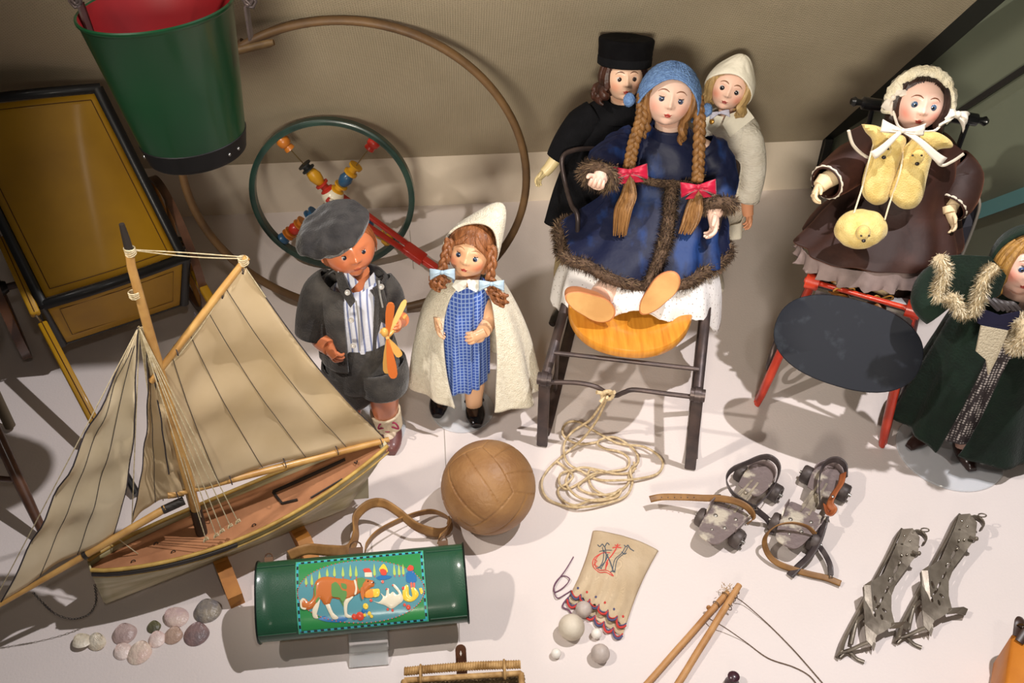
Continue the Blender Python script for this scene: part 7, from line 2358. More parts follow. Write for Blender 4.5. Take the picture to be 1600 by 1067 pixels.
def build_black():
    Y0 = 1.785
    q = lambda x, y, dy=0.0: W(x, y, Y0 + dy)
    t = thing('black_coat_doll', 'porcelain doll in black coat and tall black hat standing behind the blue velvet doll', 'doll', F(935, 440))
    h = Head(q(974, 120), 31.5 * mpp(q(974, 120)), 5, -14, 1, 1.14, 1.04, 1.05, .16, .95)
    body = MB(); sk = rgb(226, 186, 158); body.col = sk
    h.build(body, sk, rgb(214, 128, 98), LIP, 1.0, .6)
    h.eyes(t, rgb(54, 36, 28), (3, 4), .17, rgb(96, 60, 44), .25, sk, body, 1.0, 4, 21.5)
    limb(body, [q(972, 150, .01), q(970, 172, .02), q(965, 200, .02)], [.024, .022, .035]); 
    body.col = rgb(216, 196, 146)
    limb(body, [q(950, 180, .02), q(910, 196, .0), q(868, 250, -.02)], [.026, .020, .013])
    limb(body, [q(965, 190, .02), q(945, 300, .02), V((F(915, 480).x, F(915, 480).y + .02, .2))], [.04, .05, .05])
    limb(body, [q(868, 248, -.02), q(858, 262, -.03), q(850, 270, -.035)], [.014, .012, .011])
    hand(body, q(852, 268, -.035), V((-.62, -.35, -.55)), V((.3, -.7, -.3)), .042, 1, 24, 18, .011)
    f1, f2 = F(880, 492), F(952, 470)
    for f in (f1, f2): limb(body, [V((f.x + .02 if f is f1 else f.x, f.y + .02, .24)), V((f.x, f.y + .02, .12)), V((f.x, f.y + .015, .02))], [.030, .026, .016])
    obj('body', body, m_porc, t)
    mb = MB(); m_h = mat('dark_brown_curls', rgb(70, 38, 26), .45, col2=rgb(44, 24, 18), scale=40, bump=.4, bscale=120)
    hair_cap(mb, h, 55, .10, top_el=48, back_low=-45, strands=20, amp=.03, seed=3)
    locks(mb, h, [-62, -72, -82, -94, -108, -125, 70, 85, 100, 120], 30, .035, .0085, .007, 1.6, -15, .25, 5); obj('curly_hair', mb, m_h, t)
    m_blk_ = mat('black_wool', rgb(12, 12, 15), .95, col2=rgb(18, 18, 21), scale=30, bump=.4, bscale=200, spec=.2); m_sat = mat('black_plush', rgb(6, 5, 7), .9, col2=rgb(11, 10, 12), scale=30, bump=.4, bscale=60, spec=.15)
    Rh = h.R @ Matrix.Rotation(D(3), 3, 'Y'); c = h.w(V((.04, -.12, .62)))
    mb = MB(); prof = [(-.05, 1.22), (-.05, 1.30), (.25, 1.32), (.55, 1.34), (.95, 1.36), (1.18, 1.38), (1.28, 1.34), (1.32, 1.2), (1.30, .7), (1.26, .02)]
    pp = cr([V((a, b, 0)) for a, b in prof], 3)
    mb.loft([[c + Rh @ V((math.cos(2 * PI * i / 64) * p.y, math.sin(2 * PI * i / 64) * p.y * .95, p.x * .95)) * h.r * (1 + .012 * noise.noise(V((math.cos(2 * PI * i / 64) * 3, math.sin(2 * PI * i / 64) * 3, p.x * 5)))) for i in range(64)] for p in pp], True, True)
    ht = obj('tall_hat', mb, m_sat, t)
    mb = MB(); mb.loft([[c + Rh @ V((math.cos(2 * PI * i / 64) * rr, math.sin(2 * PI * i / 64) * rr * .95, z)) * h.r for i in range(64)] for z, rr in ((.0, 1.31), (-.02, 1.345), (.18, 1.355), (.34, 1.35), (.36, 1.33))], True, False); obj('hat_band', mb, m_blk_, ht)
    px = mpp(q(960, 220)); mb = MB()
    robe(mb, [(q(971, 160, .02), 26 * px, .034, 0), (q(966, 172, .02), 50 * px, .048, .01), (q(955, 200, .02), 62 * px, .060, .02), (q(948, 250, .02), 66 * px, .068, .03), (q(938, 300, .02), 74 * px, .078, .05), (q(930, 345, .02), 80 * px, .085, .06)], 0, fold=(0, 8)); obj('coat', mb, m_blk_, t, solid=.004)
    mb = MB(); pp = cr([q(930, 180, .01), q(908, 196, .0), q(886, 222, -.01), q(870, 248, -.02)], 6); mb.tube(pp, [.032, .034, .028, .022], 30, cap=False); obj('sleeve', mb, m_blk_, t, solid=.003)
    mb = MB(); pp = cr([q(1005, 180, .01), q(1020, 210, .0), q(1025, 260, -.0)], 6); mb.tube(pp, [.032, .034, .028], 30, cap=False); obj('sleeve', mb, m_blk_, t, solid=.003)
    mb = MB(); robe(mb, [(q(972, 154, .018), 24 * px, .030, 0), (q(970, 166, .018), 34 * px, .040, 0), (q(967, 178, .018), 50 * px, .052, .02)], 0, fold=(0, 5)); obj('collar', mb, m_blk_, t, solid=.004)
    for f in (f1, f2): small_shoe(t, f, -35 if f is f1 else 5, .085, .034, plain('black_shoe', 22, 18, 18, .3, coat=.4))
build_black()
def build_white():
    Y0 = 1.86
    q = lambda x, y, dy=0.0: W(x, y, Y0 + dy)
    t = thing('white_coat_doll', 'blonde porcelain doll in white coat and white bonnet standing behind the sledge chair', 'doll', F(1135, 425))
    h = Head(q(1140, 136), 31 * mpp(q(1140, 136)), -14, -12, 13, 1.14, 1.04, 1.05, .16, .95)
    body = MB(); sk = rgb(232, 192, 170); body.col = sk
    h.build(body, sk, rgb(216, 124, 98), rgb(166, 60, 52), 1.0, .7)
    h.eyes(t, rgb(40, 34, 36), (-4, 6), .18, rgb(126, 84, 58), .25, sk, body, 1.3, 4, 21.5)
    limb(body, [q(1138, 165, .01), q(1138, 182, .02), q(1138, 205, .02)], [.022, .021, .035]); body.col = rgb(214, 150, 112)
    limb(body, [q(1145, 198, .02), q(1176, 222, .005), q(1178, 265, -.02), q(1168, 308, -.03)], [.026, .02, .016, .014])
    limb(body, [q(1138, 195, .02), q(1132, 300, .02), V((F(1105, 438).x, F(1105, 438).y + .02, .2))], [.035, .045, .045])
    limb(body, [q(1168, 305, -.03), q(1168, 325, -.035), q(1169, 336, -.04)], [.015, .0135, .012])
    hand(body, q(1169, 332, -.038), V((.22, -.25, -.9)), V((-.8, -.2, 0)), .046, -1, 26, 8, .012)
    body.col = sk
    f1, f2 = F(1092, 438), F(1118, 440)
    for f in (f1, f2): limb(body, [V((f.x + .0, f.y + .02, .24)), V((f.x, f.y + .02, .12)), V((f.x, f.y + .015, .02))], [.028, .025, .016])
    obj('body', body, m_porc, t)
    m_h = mat('blonde_hair', rgb(186, 156, 104), .45, col2=rgb(150, 120, 74), scale=40, stretch=(5, 5, .7), bump=.4, bscale=100, bstretch=(5, 5, .6))
    mb = MB(); hair_cap(mb, h, 52, .10, top_el=46, back_low=-50, strands=40, amp=.015, seed=6)
    locks(mb, h, [-58, -66, -76, 56, 62, 68, 75, 82, 90, 100, 112, 130, -90, -110, -130], 36, .030, .0075, .004, .8, -30, .25, 7, curl=.012); obj('bobbed_hair', mb, m_h, t)
    m_w = mat('white_pique', rgb(228, 222, 208), .9, col2=rgb(214, 206, 190), scale=30, bump=1.0, bscale=110, bstretch=(1, 1, 3)); m_w2 = mat('white_felt', rgb(232, 226, 208), .95, bump=.3, bscale=120)
    mb = MB(); loops = []; n = 84
    for k in range(26):
        u = k / 25; lp = []
        for i in range(n):
            a = 2 * PI * i / n; fr = max(0, -math.sin(a)); low = 40 * fr ** .9 + (1 - fr ** .9) * -18 - 4 * math.cos(a) * (1 - fr)
            e = D(lerp(89.9, low, u)); kk = 1.16 + .05 * u * u + .016 * math.sin(a * 9 + 1) * (1 - u) + .30 * math.exp(-((90 - math.degrees(e)) / 26) ** 2) + .03 * noise.noise(V((math.cos(a) * 2, math.sin(a) * 2, u * 3)))
            lp.append(h.w(V((math.cos(e) * math.cos(a) , -math.cos(e) * math.sin(a) * h.deep, math.sin(e) * h.tall)) * kk + V((.10 * (1 - u) * .6, 0, 0))))
        loops.append(lp)
    mb.loft(loops, True, False); obj('bonnet', mb, m_w2, t, solid=.004)
    px = mpp(q(1140, 250)); mb = MB()
    robe(mb, [(q(1138, 178, .02), 24 * px, .032, 0), (q(1138, 190, .02), 42 * px, .046, .01), (q(1138, 215, .02), 48 * px, .056, .02), (q(1132, 260, .02), 42 * px, .056, .03), (q(1124, 310, .02), 42 * px, .066, .05), (q(1116, 338, .02), 44 * px, .072, .06)], 0, fold=(0, 7)); obj('coat', mb, m_w, t, solid=.004)
    mb = MB(); pp = cr([q(1156, 202, .005), q(1170, 222, -.01), q(1176, 265, -.02), q(1168, 312, -.030)], 6); mb.tube(pp, [.026, .031, .028, .025], 32, cap=False); obj('sleeve', mb, m_w, t, solid=.003)
    mb = MB(); pp = cr([q(1110, 198, .015), q(1098, 225, .005), q(1096, 265, -.002), q(1098, 300, -.01)], 6); mb.tube(pp, [.030, .032, .028, .025], 32, cap=False); obj('sleeve', mb, m_w, t, solid=.003)
    for sd_, pts in ((1, [(1134, 180), (1166, 168), (1178, 184), (1140, 214), (1128, 194)]), (-1, [(1130, 182), (1106, 178), (1096, 192), (1112, 208), (1124, 196)])):
        g = [q(x, y, -.035 if i in (0, 3, 4) else -.018) for i, (x, y) in enumerate(pts)]
        mb = MB(); mb.slab(g, (0, -1, .5), .004); obj('collar', mb, m_w2, t)
    bow('neck_ribbon', q(1124, 176, -.035), .042, .016, mat('lilac_ribbon', rgb(206, 206, 226), .6), t, V((0, -.9, .4)), V((1, 0, .2)))
    for x, y in ((1113, 217), (1112, 190)): button(t, q(x, y, -.045), .0055, plain('brass_button', 178, 132, 56, .3, metal=.5), V((0, -.9, .4)).normalized())
    mb = MB(); cc = q(1122, 342, -.01); robe(mb, [(V((cc.x, cc.y, cc.z + .02)), 40 * px, .06, .03), (V((cc.x, cc.y, cc.z - .02)), 44 * px, .066, .06)], 0, fold=(0, 6)); obj('petticoat', mb, m_w2, t, solid=.002)
    for f in (f1, f2): small_shoe(t, f, 5, .075, .032, plain('white_shoe', 200, 192, 178, .5))
build_white()
def build_brown():
    Y0 = RSC.y + .055
    q = lambda x, y, dy=0.0: W(x, y, Y0 + dy)
    t = thing('brown_coat_doll', 'porcelain doll in brown velvet coat with cream fur stole and muff seated in the pushchair', 'doll', V((RSC.x, RSC.y, RSC.z + .009)))
    h = Head(q(1434, 161), 39 * mpp(q(1434, 161)), -8, -16, 6, 1.14, 1.04, 1.1, .15, .95)
    body = MB(); sk = rgb(236, 196, 178); body.col = sk
    h.build(body, sk, rgb(222, 126, 108), rgb(180, 66, 54), 1.0, .7)
    h.eyes(t, rgb(70, 92, 120), (-2, 4), .19, rgb(122, 78, 54), .16, sk, body, 1.1, 4, 21.5)
    limb(body, [q(1432, 195, .01), q(1428, 215, .02), q(1420, 250, .02)], [.028, .026, .042]); limb(body, [q(1420, 240, .03), q(1408, 310, .02), V((RSC.x, RSC.y, RSC.z + .05))], [.05, .06, .06])
    body.col = rgb(226, 200, 160)
    limb(body, [q(1400, 232, .02), q(1332, 258, .0), q(1288, 284, -.05)], [.028, .022, .015])
    limb(body, [q(1450, 240, .02), q(1494, 280, .005), q(1482, 327, -.05)], [.028, .022, .015])
    limb(body, [q(1290, 282, -.05), q(1280, 292, -.06)], [.017, .013]); hand(body, q(1282, 291, -.06), V((-.5, -.55, -.45)), V((.35, -.5, -.4)), .046, 1, 40, 10, .012)
    limb(body, [q(1482, 325, -.05), q(1484, 334, -.06)], [.017, .013]); hand(body, q(1484, 332, -.06), V((.25, -.5, -.75)), V((-.7, -.4, -.1)), .048, -1, 30, 12, .012)
    fa, fb_ = W(1306, 474, 1.475), W(1364, 486, 1.455)
    for f, a in ((fa, q(1375, 380, -.02)), (fb_, q(1420, 390, -.02))): limb(body, [a, (a + f) / 2 + up * .02, f + up * .03], [.040, .034, .022])
    obj('body', body, m_porc, t)
    mb = MB(); m_h = mat('dark_hair', rgb(54, 34, 26), .4, col2=rgb(34, 22, 18), scale=40, bump=.3, bscale=100)
    hair_cap(mb, h, 58, .08, top_el=52, back_low=-60, strands=50, seed=9); locks(mb, h, [62, 70, 78, 88, -64, -72], 40, .045, .010, .004, 1, -25, .1, 8); obj('hair', mb, m_h, t)
    # bonnet of ruched cream plush
    m_cr = mat('cream_plush', rgb(238, 230, 204), .95, col2=rgb(220, 208, 176), scale=50, bump=1.0, bscale=260, sheen=.2)
    mb = MB(); g = []
    for i in range(61):
        a = D(lerp(-112, 112, i / 60)); row = []
        for j in range(15):
            b = 2 * PI * j / 14
            rr = (.20 + .012 * math.sin(i * 2.1) + .06 * noise.noise(V((i * .35, j * .5, 0)))) * (1.15 if abs(a) > 1 else 1)
            R0 = 1.14
            c_ = V((math.sin(a) * R0, .22 - .0 * abs(a), math.cos(a) * R0 * 1.13)); o = V((math.sin(a), 0, math.cos(a)))
            row.append(h.w(c_ + o * math.cos(b) * rr * 1.15 + V((0, 1, 0)) * math.sin(b) * rr * 1.5))
        g.append(row)
    mb.grid(g); br = obj('bonnet_brim', mb, m_cr, t)
    mb = MB(); g = []
    for i in range(41):
        a = D(lerp(-112, 112, i / 40)); row = []
        for j in range(13):
            b = j / 12; k_ = math.cos(b * PI / 2)
            row.append(h.w(V((math.sin(a) * lerp(1.14, .2, b ** 1.8), lerp(.1, -1.25, math.sin(b * PI / 2)), math.cos(a) * lerp(1.30, .3, b ** 1.8)))))
        g.append(row)
    mb.grid(g); obj('bonnet_back', mb, m_cr, t, solid=.005)
    m_rb = mat('ivory_ribbon', rgb(224, 214, 200), .5)
    bow('bonnet_bow', h.w(V((-1.12, .45, .12))), .050, .030, m_rb, t, V((-.3, -.9, .4)), V((.5, 0, .8))); bow('bonnet_bow', h.w(V((1.45, .35, -.12))), .060, .036, m_rb, t, V((.3, -.9, .3)), V((1, 0, -.2)))
    mb = MB()
    for s_ in (-1, 1):
        pts = [h.w(V((s_ * 1.04, .42, .10))), h.w(V((s_ * .98, .58, -.35))), h.w(V((s_ * .70, .75, -.85))), q(1412, 203, -.055)]
        mb.tube(cr(pts, 5), .0026, 6)
    objs('chin_tie', mb, m_rb, t)
    cb = q(1410, 204, -.086)
    bow('chin_bow', cb, .078, .022, m_rb, t, V((0, -.9, .4)), V((1, 0, -.10)), 0, -.25)
    for e in ((1364, 240), (1476, 250)):
        a = cb; b = q(e[0], e[1], -.104); d = (b - a).normalized(); s_ = d.cross(V((0, -1, .4))).normalized(); g = []
        for i in range(12): 
            u = i / 11; p = a.lerp(b, u) + V((0, -.006 * math.sin(PI * u), .004 * math.sin(u * 5))); g.append([p + s_ * lerp(.003, .0085, u) * k for k in (-1, -.3, .4, 1)])
        mb = MB(); mb.grid(g); obj('ribbon_tail', mb, m_rb, t, solid=.0015)
    # coat
    m_bv = mat('brown_velvet', rgb(42, 20, 14), .65, col2=rgb(68, 34, 22), scale=9, contrast=(.45, .75), bump=.4, bscale=24, sheen=.4, sheencol=rgb(170, 110, 84))
    px = mpp(q(1410, 300)); mb = MB()
    def drb(a, u): return -.02 * max(0, u - .6) * math.cos(a)
    rg = [(q(1430, 210, .02), 32 * px, .040, 0), (q(1427, 222, .02), 62 * px, .056, .01), (q(1420, 250, .02), 76 * px, .072, .02), (q(1408, 295, .01), 82 * px, .082, .03), (q(1398, 325, -.01), 98 * px, .095, .05), (q(1386, 358, -.04), 116 * px, .11, .06), (q(1374, 380, -.065), 131 * px, .094, .06)]
    hem = robe(mb, rg, 6, fold=(0, 8), ph=2.1, noisek=.05, drop=drb); obj('coat', mb, m_bv, t, solid=.004)
    m_tr = plain('white_trim', 214, 204, 186, .8)
    for pts, rr, cf in (([q(1362, 236, .02), q(1332, 256, -.0), q(1305, 276, -.03), q(1290, 286, -.05)], (.036, .041, .036, .030), None), ([q(1482, 255, .02), q(1496, 280, .005), q(1492, 310, -.03), q(1482, 326, -.05)], (.038, .046, .040, .030), None)):
        mb = MB(); pp = cr(pts, 6); mb.tube(pp, list(rr), 32, cap=False); sl = obj('sleeve', mb, m_bv, t, solid=.003)
        d = (pp[-1] - pp[-2]).normalized(); a = d.orthogonal().normalized(); b = d.cross(a)
        for off in (-.004,):
            mb = MB(); mb.tube([pp[-1] + d * off + (a * math.cos(2 * PI * i / 48) + b * math.sin(2 * PI * i / 48)) * (.0325 + .0012 * math.sin(i * 1.9)) for i in range(49)], .0022, 6); obj('cuff_trim', mb, m_tr, sl)
    for pts, trp in (([(1325, 206), (1352, 192), (1372, 214), (1366, 246), (1345, 240), (1330, 226)], [(1326, 204), (1334, 228), (1356, 246), (1372, 240)]), ([(1478, 218), (1505, 236), (1498, 246), (1470, 256), (1458, 238)], [(1506, 240), (1488, 252), (1470, 258), (1456, 240)])):
        mb = MB(); mb.slab([q(x, y, -.045) for x, y in pts], (0, -1, .5), .005); cl = obj('cape_collar', mb, m_bv, t)
        mb = MB(); mb.tube(cr([q(x, y, -.052) for x, y in trp], 8), .0030, 6); obj('collar_trim', mb, m_tr, cl)
    # pleated petticoat under the coat
    m_pl = mat('dusty_pink_pleats', rgb(138, 120, 116), .8, col2=rgb(104, 90, 86), scale=20); mb = MB()
    c0 = q(1374, 380, -.065)
    pl = robe(mb, [(V((c0.x, c0.y, c0.z - .0)), 124 * px, .092, .0), (V((c0.x - .004, c0.y - .005, c0.z - .022)), 122 * px, .098, .05), (V((c0.x - .008, c0.y - .006, c0.z - .036)), 120 * px, .102, .09)], 6, 160, fold=(0, 22), drop=drb); obj('pleated_petticoat', mb, m_pl, t, solid=.002)
    # boots with laces
    m_bt = mat('tan_boot', rgb(166, 110, 50), .5, col2=rgb(140, 88, 38), scale=30)
    for f in (fa, fb_):
        mb = MB(); mb.ell(f + up * .012 + V((0, -.008, .004)), .018, .026, .020, Matrix.Rotation(D(-22), 3, 'X'), 24, 16); mb.tube([f + up * .02 + V((0, .01, 0)), f + up * .055 + V((.002, .03, .01))], [.017, .020], 20); bo = obj('boot', mb, m_bt, t)
        mb = MB(); c_ = f + up * .045 + V((0, -.016, 0))
        for s_ in (-1, 1): mb.tube(cr([c_, c_ + V((s_ * .014, -.006, .012)), c_ + V((s_ * .020, -.004, .002)), c_]), .0018, 6)
        for k in range(3): mb.tube([c_ + V((-.010, .0, -.008 * k)), c_ + V((.010, -.001, -.008 * k - .003))], .0016, 6)
        obj('lace', mb, plain('ochre_lace', 186, 132, 56, .7), bo)
    # fur stole, part of the outfit, with two little heads
    m_st = mat('cream_fur_stole', rgb(226, 202, 132), .95, col2=rgb(210, 182, 108), scale=60, bump=.5, bscale=420, sheen=.2)
    sto = thing('fur_stole', 'cream yellow plush stole with two small animal faces around the brown coat doll\'s neck', 'stole', q(1400, 250, -.09))
    def lobe(outl, dy, thick):
        poly = cr([V((x, y, 0)) for x, y in outl + outl[:1]], 5)[:-1]; poly = [(p.x, p.y) for p in poly]
        vs, fs = poly_fill(poly, 4.0); mb = MB(); n = len(poly)
        def dist(x, y):
            best = 1e9
            for i in range(n):
                x1, y1 = poly[i]; x2, y2 = poly[(i + 1) % n]; dx, dy_ = x2 - x1, y2 - y1
                k = max(0, min(1, ((x - x1) * dx + (y - y1) * dy_) / (dx * dx + dy_ * dy_ + 1e-9))); best = min(best, math.hypot(x - x1 - k * dx, y - y1 - k * dy_))
            return best
        tp = [q(x, y, dy(x, y) - thick * min(1, dist(x, y) / 9) ** .5) for x, y in vs]; bt = [q(x, y, dy(x, y) + .002) for x, y in vs]
        fs2 = []
        for f in fs:
            a, b, c = (tp[i] for i in f); fs2.append(tuple(f) if (b - a).cross(c - a).y < 0 else tuple(reversed(f)))
        mb.add(tp, fs2); mb.add(bt, [tuple(reversed(f)) for f in fs2]); return obj('stole_lobe', mb, m_st, sto), dy
    dyf = lambda x, y: -.066 - .00032 * max(0, y - 240) - .0 
    o1, _ = lobe([(1346, 194), (1368, 196), (1392, 206), (1414, 214), (1414, 232), (1404, 262), (1392, 300), (1384, 316), (1366, 320), (1350, 308), (1346, 290), (1352, 262), (1362, 236), (1362, 218), (1352, 206)], dyf, .014)
    o2, _ = lobe([(1420, 222), (1436, 208), (1462, 206), (1484, 218), (1488, 230), (1466, 234), (1456, 250), (1448, 280), (1442, 308), (1430, 324), (1410, 326), (1394, 314), (1390, 300), (1404, 262), (1412, 232)], lambda x, y: dyf(x, y) - .004, .014)
    m_nose = plain('dark_nose', 40, 34, 34, .3)
    for o_, (cx, cy) in ((o1, (1381, 236)), (o2, (1433, 246))):
        mb = MB(); mb.ell(q(cx, cy, -.088), .013, .006, .016, None, 20, 12); obj('face_bump', mb, m_st, o_)
        for x, y, r in ((cx - 7, cy - 3, .0018), (cx + 7, cy - 3, .0018), (cx, cy + 10, .0034)):
            mb = MB(); mb.ell(q(x, y, -.096), r * 1.2, r, r, None, 12, 8); obj('bead', mb, m_nose, o_)
    # muff hanging on a cord
    mu = thing('fur_muff', 'cream plush muff with small animal face hanging on cord over the brown coat', 'muff', q(1345, 385, -.15))
    c = q(1345, 358, -.15); pm = mpp(c)
    mb = MB(); mb.ell(c, 41 * pm, 30 * pm, 31 * pm, Matrix.Rotation(D(-3), 3, 'Y'), 48, 32, lambda d: 1 + .05 * noise.noise(d * 2.5) - .03 * abs(d.x) ** 4); obj('muff_body', mb, m_st, mu)
    mb = MB(); fc = c + V((-.009, -.034, .016)); mb.ell(fc, .013, .012, .014, None, 20, 14); obj('face_bump', mb, m_st, mu)
    for dx, dz, r in ((-.007, .002, .0018), (.007, .002, .0018), (.0, -.009, .0032)):
        mb = MB(); mb.ell(fc + V((dx, -.012, dz)), r * 1.2, r, r, None, 12, 8); obj('bead', mb, m_nose, mu)
    mb = MB(); mb.tube(cr([c + V((-.024, -.006, .028)), q(1348, 290, -.092), q(1358, 250, -.088), q(1368, 214, -.055)], 5), .0017, 6); mb.tube(cr([c + V((.036, -.006, .026)), q(1390, 318, -.105), q(1406, 270, -.096), q(1414, 222, -.06)], 5), .0017, 6); objs('muff_cord', mb, plain('cream_cord', 220, 206, 176, .7), mu)
build_brown()
def build_green():
    Y0 = 1.34
    q = lambda x, y, dy=0.0: W(x, y, Y0 + dy)
    t = thing('green_coat_doll', 'blonde doll in long dark green fur trimmed coat standing at the right edge', 'doll', F(1500, 715))
    h = Head(q(1603, 411), 42 * mpp(q(1603, 411)), -14, -10, 8, 1.14, 1.04, 1.1, .15, .9)
    body = MB(); sk = rgb(232, 190, 172); body.col = sk
    h.build(body, sk, rgb(218, 120, 100), rgb(176, 60, 50), 1.0, .75)
    h.eyes(t, rgb(60, 78, 120), (-4, 4), .17, rgb(130, 90, 56), .3, sk, body, .9, 4, 21.5)
    limb(body, [q(1575, 490, .02), q(1545, 590, .02), V((F(1472, 700).x + .02, F(1472, 700).y + .03, .15))], [.04, .05, .045])
    limb(body, [q(1594, 445, .01), q(1585, 465, .015), q(1575, 500, .02)], [.026, .024, .038])
    f1, f2 = F(1440, 690), F(1503, 716)
    for f in (f1, f2): limb(body, [V((f.x + .02, f.y + .03, .16)), V((f.x + .004, f.y + .02, .07)), V((f.x, f.y + .012, .02))], [.026, .022, .016])
    obj('body', body, m_porc, t)
    m_h = mat('golden_hair', rgb(176, 132, 66), .42, col2=rgb(132, 94, 44), scale=40, stretch=(5, 5, .6), bump=.4, bscale=90, bstretch=(5, 5, .5))
    mb = MB(); hair_cap(mb, h, 50, .10, top_el=42, back_low=-50, strands=44, seed=2); locks(mb, h, [-54, -60, -67, -75, -84, -95, 60, 70, 80], 42, .040, .0095, .004, .9, -30, .15, 2); obj('hair', mb, m_h, t)
    m_g = mat('dark_green_wool', rgb(8, 26, 17), .95, col2=rgb(14, 36, 24), scale=30, bump=.4, bscale=220, sheen=.1)
    mb = MB(); g = []
    for i in range(41):
        a = D(lerp(-118, 118, i / 40)); row = []
        for j in range(15):
            b = j / 14; row.append(h.w(V((math.sin(a) * lerp(1.22, .25, b ** 2), lerp(.25, -1.3, math.sin(b * PI / 2)), math.cos(a) * lerp(1.40, .4, b ** 2)))))
        g.append(row)
    mb.grid(g); obj('hood', mb, m_g, t, solid=.006)
    px = mpp(q(1560, 550)); mb = MB()
    def arcg(u): return (lerp(284, 244, u) - 360, lerp(256, 230, u))
    rg = [(q(1588, 455, .02), 26 * px, .034, 0), (q(1580, 468, .02), 56 * px, .052, .01), (q(1568, 500, .02), 78 * px, .066, .02), (q(1552, 550, .02), 94 * px, .082, .04), (q(1535, 610, .02), 116 * px, .100, .06), (q(1520, 660, .02), 132 * px, .114, .08)]
    cg = robe(mb, rg, 0, fold=(0, 8), arc=arcg, ph=.4, drop=lambda a, u: .0 - .02 * u * math.cos(a)); obj('long_coat', mb, m_g, t, solid=.005)
    # patterned dress inside
    m_pd = mat('patterned_silk', rgb(168, 160, 158), .7)
    nt = m_pd.node_tree; N = nt.nodes.new; L = nt.links.new
    tc = N('ShaderNodeTexCoord'); vo = N('ShaderNodeTexVoronoi'); vo.inputs['Scale'].default_value = 170; vo.inputs['Randomness'].default_value = .2; L(tc.outputs['Object'], vo.inputs['Vector'])
    mr = N('ShaderNodeMapRange'); mr.inputs[1].default_value = .25; mr.inputs[2].default_value = .45; L(vo.outputs['Distance'], mr.inputs[0])
    mx = N('ShaderNodeMix'); mx.data_type = 'RGBA'; mx.inputs[6].default_value = rgb(206, 198, 194); mx.inputs[7].default_value = rgb(58, 50, 52); L(mr.outputs[0], mx.inputs[0]); L(mx.outputs[2], nt.nodes['Principled BSDF'].inputs['Base Color'])
    mb = MB(); robe(mb, [(q(1584, 462, .01), 28 * px, .040, 0), (q(1572, 490, .01), 44 * px, .054, .01), (q(1556, 530, .01), 50 * px, .064, .03), (q(1530, 590, .01), 66 * px, .072, .05), (q(1510, 648, .01), 86 * px, .084, .06)], 0, fold=(0, 11)); obj('dress', mb, m_pd, t, solid=.002)
    mb = MB(); mb.slab([q(1530, 480, -.075), q(1562, 492, -.082), q(1592, 486, -.08), q(1590, 510, -.083), q(1556, 520, -.086), q(1526, 504, -.078)], (0, -1, .5), .004); obj('velvet_band', mb, plain('navy_velvet', 22, 22, 52, .8), t)
    mb = MB(); mb.slab([q(1532, 508, -.084), q(1574, 516, -.088), q(1556, 560, -.095), q(1543, 585, -.098), q(1540, 562, -.095), q(1524, 548, -.09)], (0, -1, .5), .004); obj('lace_jabot', mb, m_lace(), t)
    mb = MB()
    for k in range(5): mb.tube(cr([q(1540 + 7 * k, 462 + 3 * k, -.062), q(1550 + 8 * k, 474, -.074), q(1560 + 8 * k, 484, -.078)], 4), .004, 7)
    objs('ruched_collar', mb, plain('dark_silk', 64, 58, 58, .5), t)
    # cape collar with pale fur
    m_fb = mat('pale_fur_base', rgb(196, 178, 144), .95, bump=.6, bscale=200); m_fh = mat('pale_fur', rgb(206, 190, 156), .9, vcol=True); FC = [rgb(212, 198, 168)[:3], rgb(186, 168, 134)[:3], rgb(168, 148, 114)[:3], rgb(226, 214, 188)[:3]]
    mb = MB(); poly = [(1470, 400), (1500, 398), (1545, 400), (1570, 430), (1560, 460), (1545, 470), (1515, 494), (1490, 480), (1468, 462), (1476, 430)]
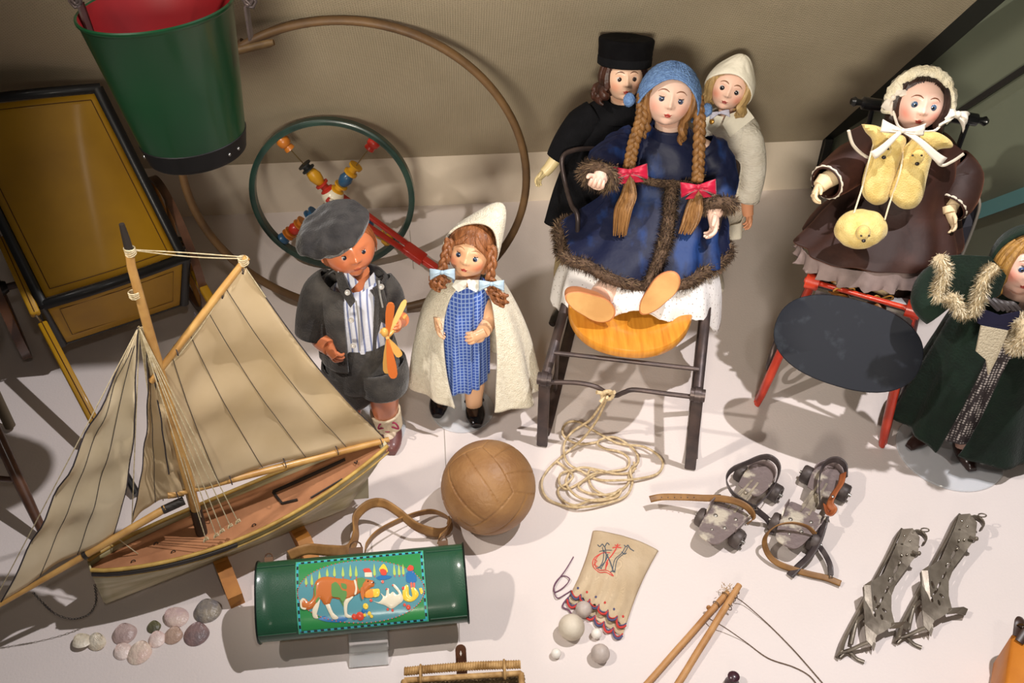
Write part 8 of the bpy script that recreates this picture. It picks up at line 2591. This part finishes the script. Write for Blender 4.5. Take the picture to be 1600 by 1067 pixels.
    mb.slab([q(x, y, -.045 - .02 * (i in (5, 6, 7))) for i, (x, y) in enumerate(poly)], (0, -1, .6), .006); obj('cape_collar', mb, m_g, t)
    furtrim('collar_fur', t, [q(1466, 402, -.055), q(1476, 425, -.062), q(1466, 462, -.068), q(1488, 466, -.072), q(1502, 486, -.076), q(1518, 488, -.078), q(1530, 462, -.076), q(1538, 434, -.070), q(1556, 416, -.06)], .0090, 2600, .010, FC, m_fb, m_fh, 11)
    mb = MB(); pp = cr([q(1500, 425, .02), q(1462, 440, .01), q(1450, 470, -.01), q(1466, 492, -.03)], 6); mb.tube(pp, [.030, .028, .028, .024], 30, cap=False); obj('sleeve', mb, m_g, t, solid=.003)
    mb = MB(); pp = cr([q(1625, 470, .02), q(1640, 500, -.01), q(1625, 520, -.06), q(1606, 524, -.08)], 6); mb.tube(pp, [.036, .036, .034, .030], 30, cap=False); obj('sleeve', mb, m_g, t, solid=.003)
    a = q(1592, 522, -.095)
    furtrim('cuff_fur', t, [a + V((.004 * math.cos(2 * PI * i / 10), .020 * math.cos(2 * PI * i / 10), .022 * math.sin(2 * PI * i / 10))) for i in range(11)], .0125, 1500, .010, FC, m_fb, m_fh, 12)
    m_sh = plain('dark_brown_shoe', 52, 34, 30, .3, coat=.4)
    small_shoe(t, f1, -58, .072, .032, m_sh); small_shoe(t, f2, 8, .066, .034, m_sh, .036)
    st = thing('doll_stand', 'round clear acrylic display stand under the green coat doll\'s shoes', 'display stand', F(1487, 705))
    m_ac = M_AC
    c_ = F(1483, 706, 0); Rr = 80 * mpp(c_)
    mb = MB(); lathe(mb, c_, up, [(0.0005, .001), (.0005, Rr), (.003, Rr + .001), (.005, Rr - .0005), (.005, .001)], 72); obj('disc_base', mb, m_ac, st)
    mb = MB(); mb.tube([c_ + V((.01, .02, .005)), c_ + V((.012, .04, .2))], .0055, 12); obj('rod', mb, m_ac, st)
def m_lace(): return mat('lace', rgb(206, 194, 168), .9, bump=.9, bscale=300)
build_green()
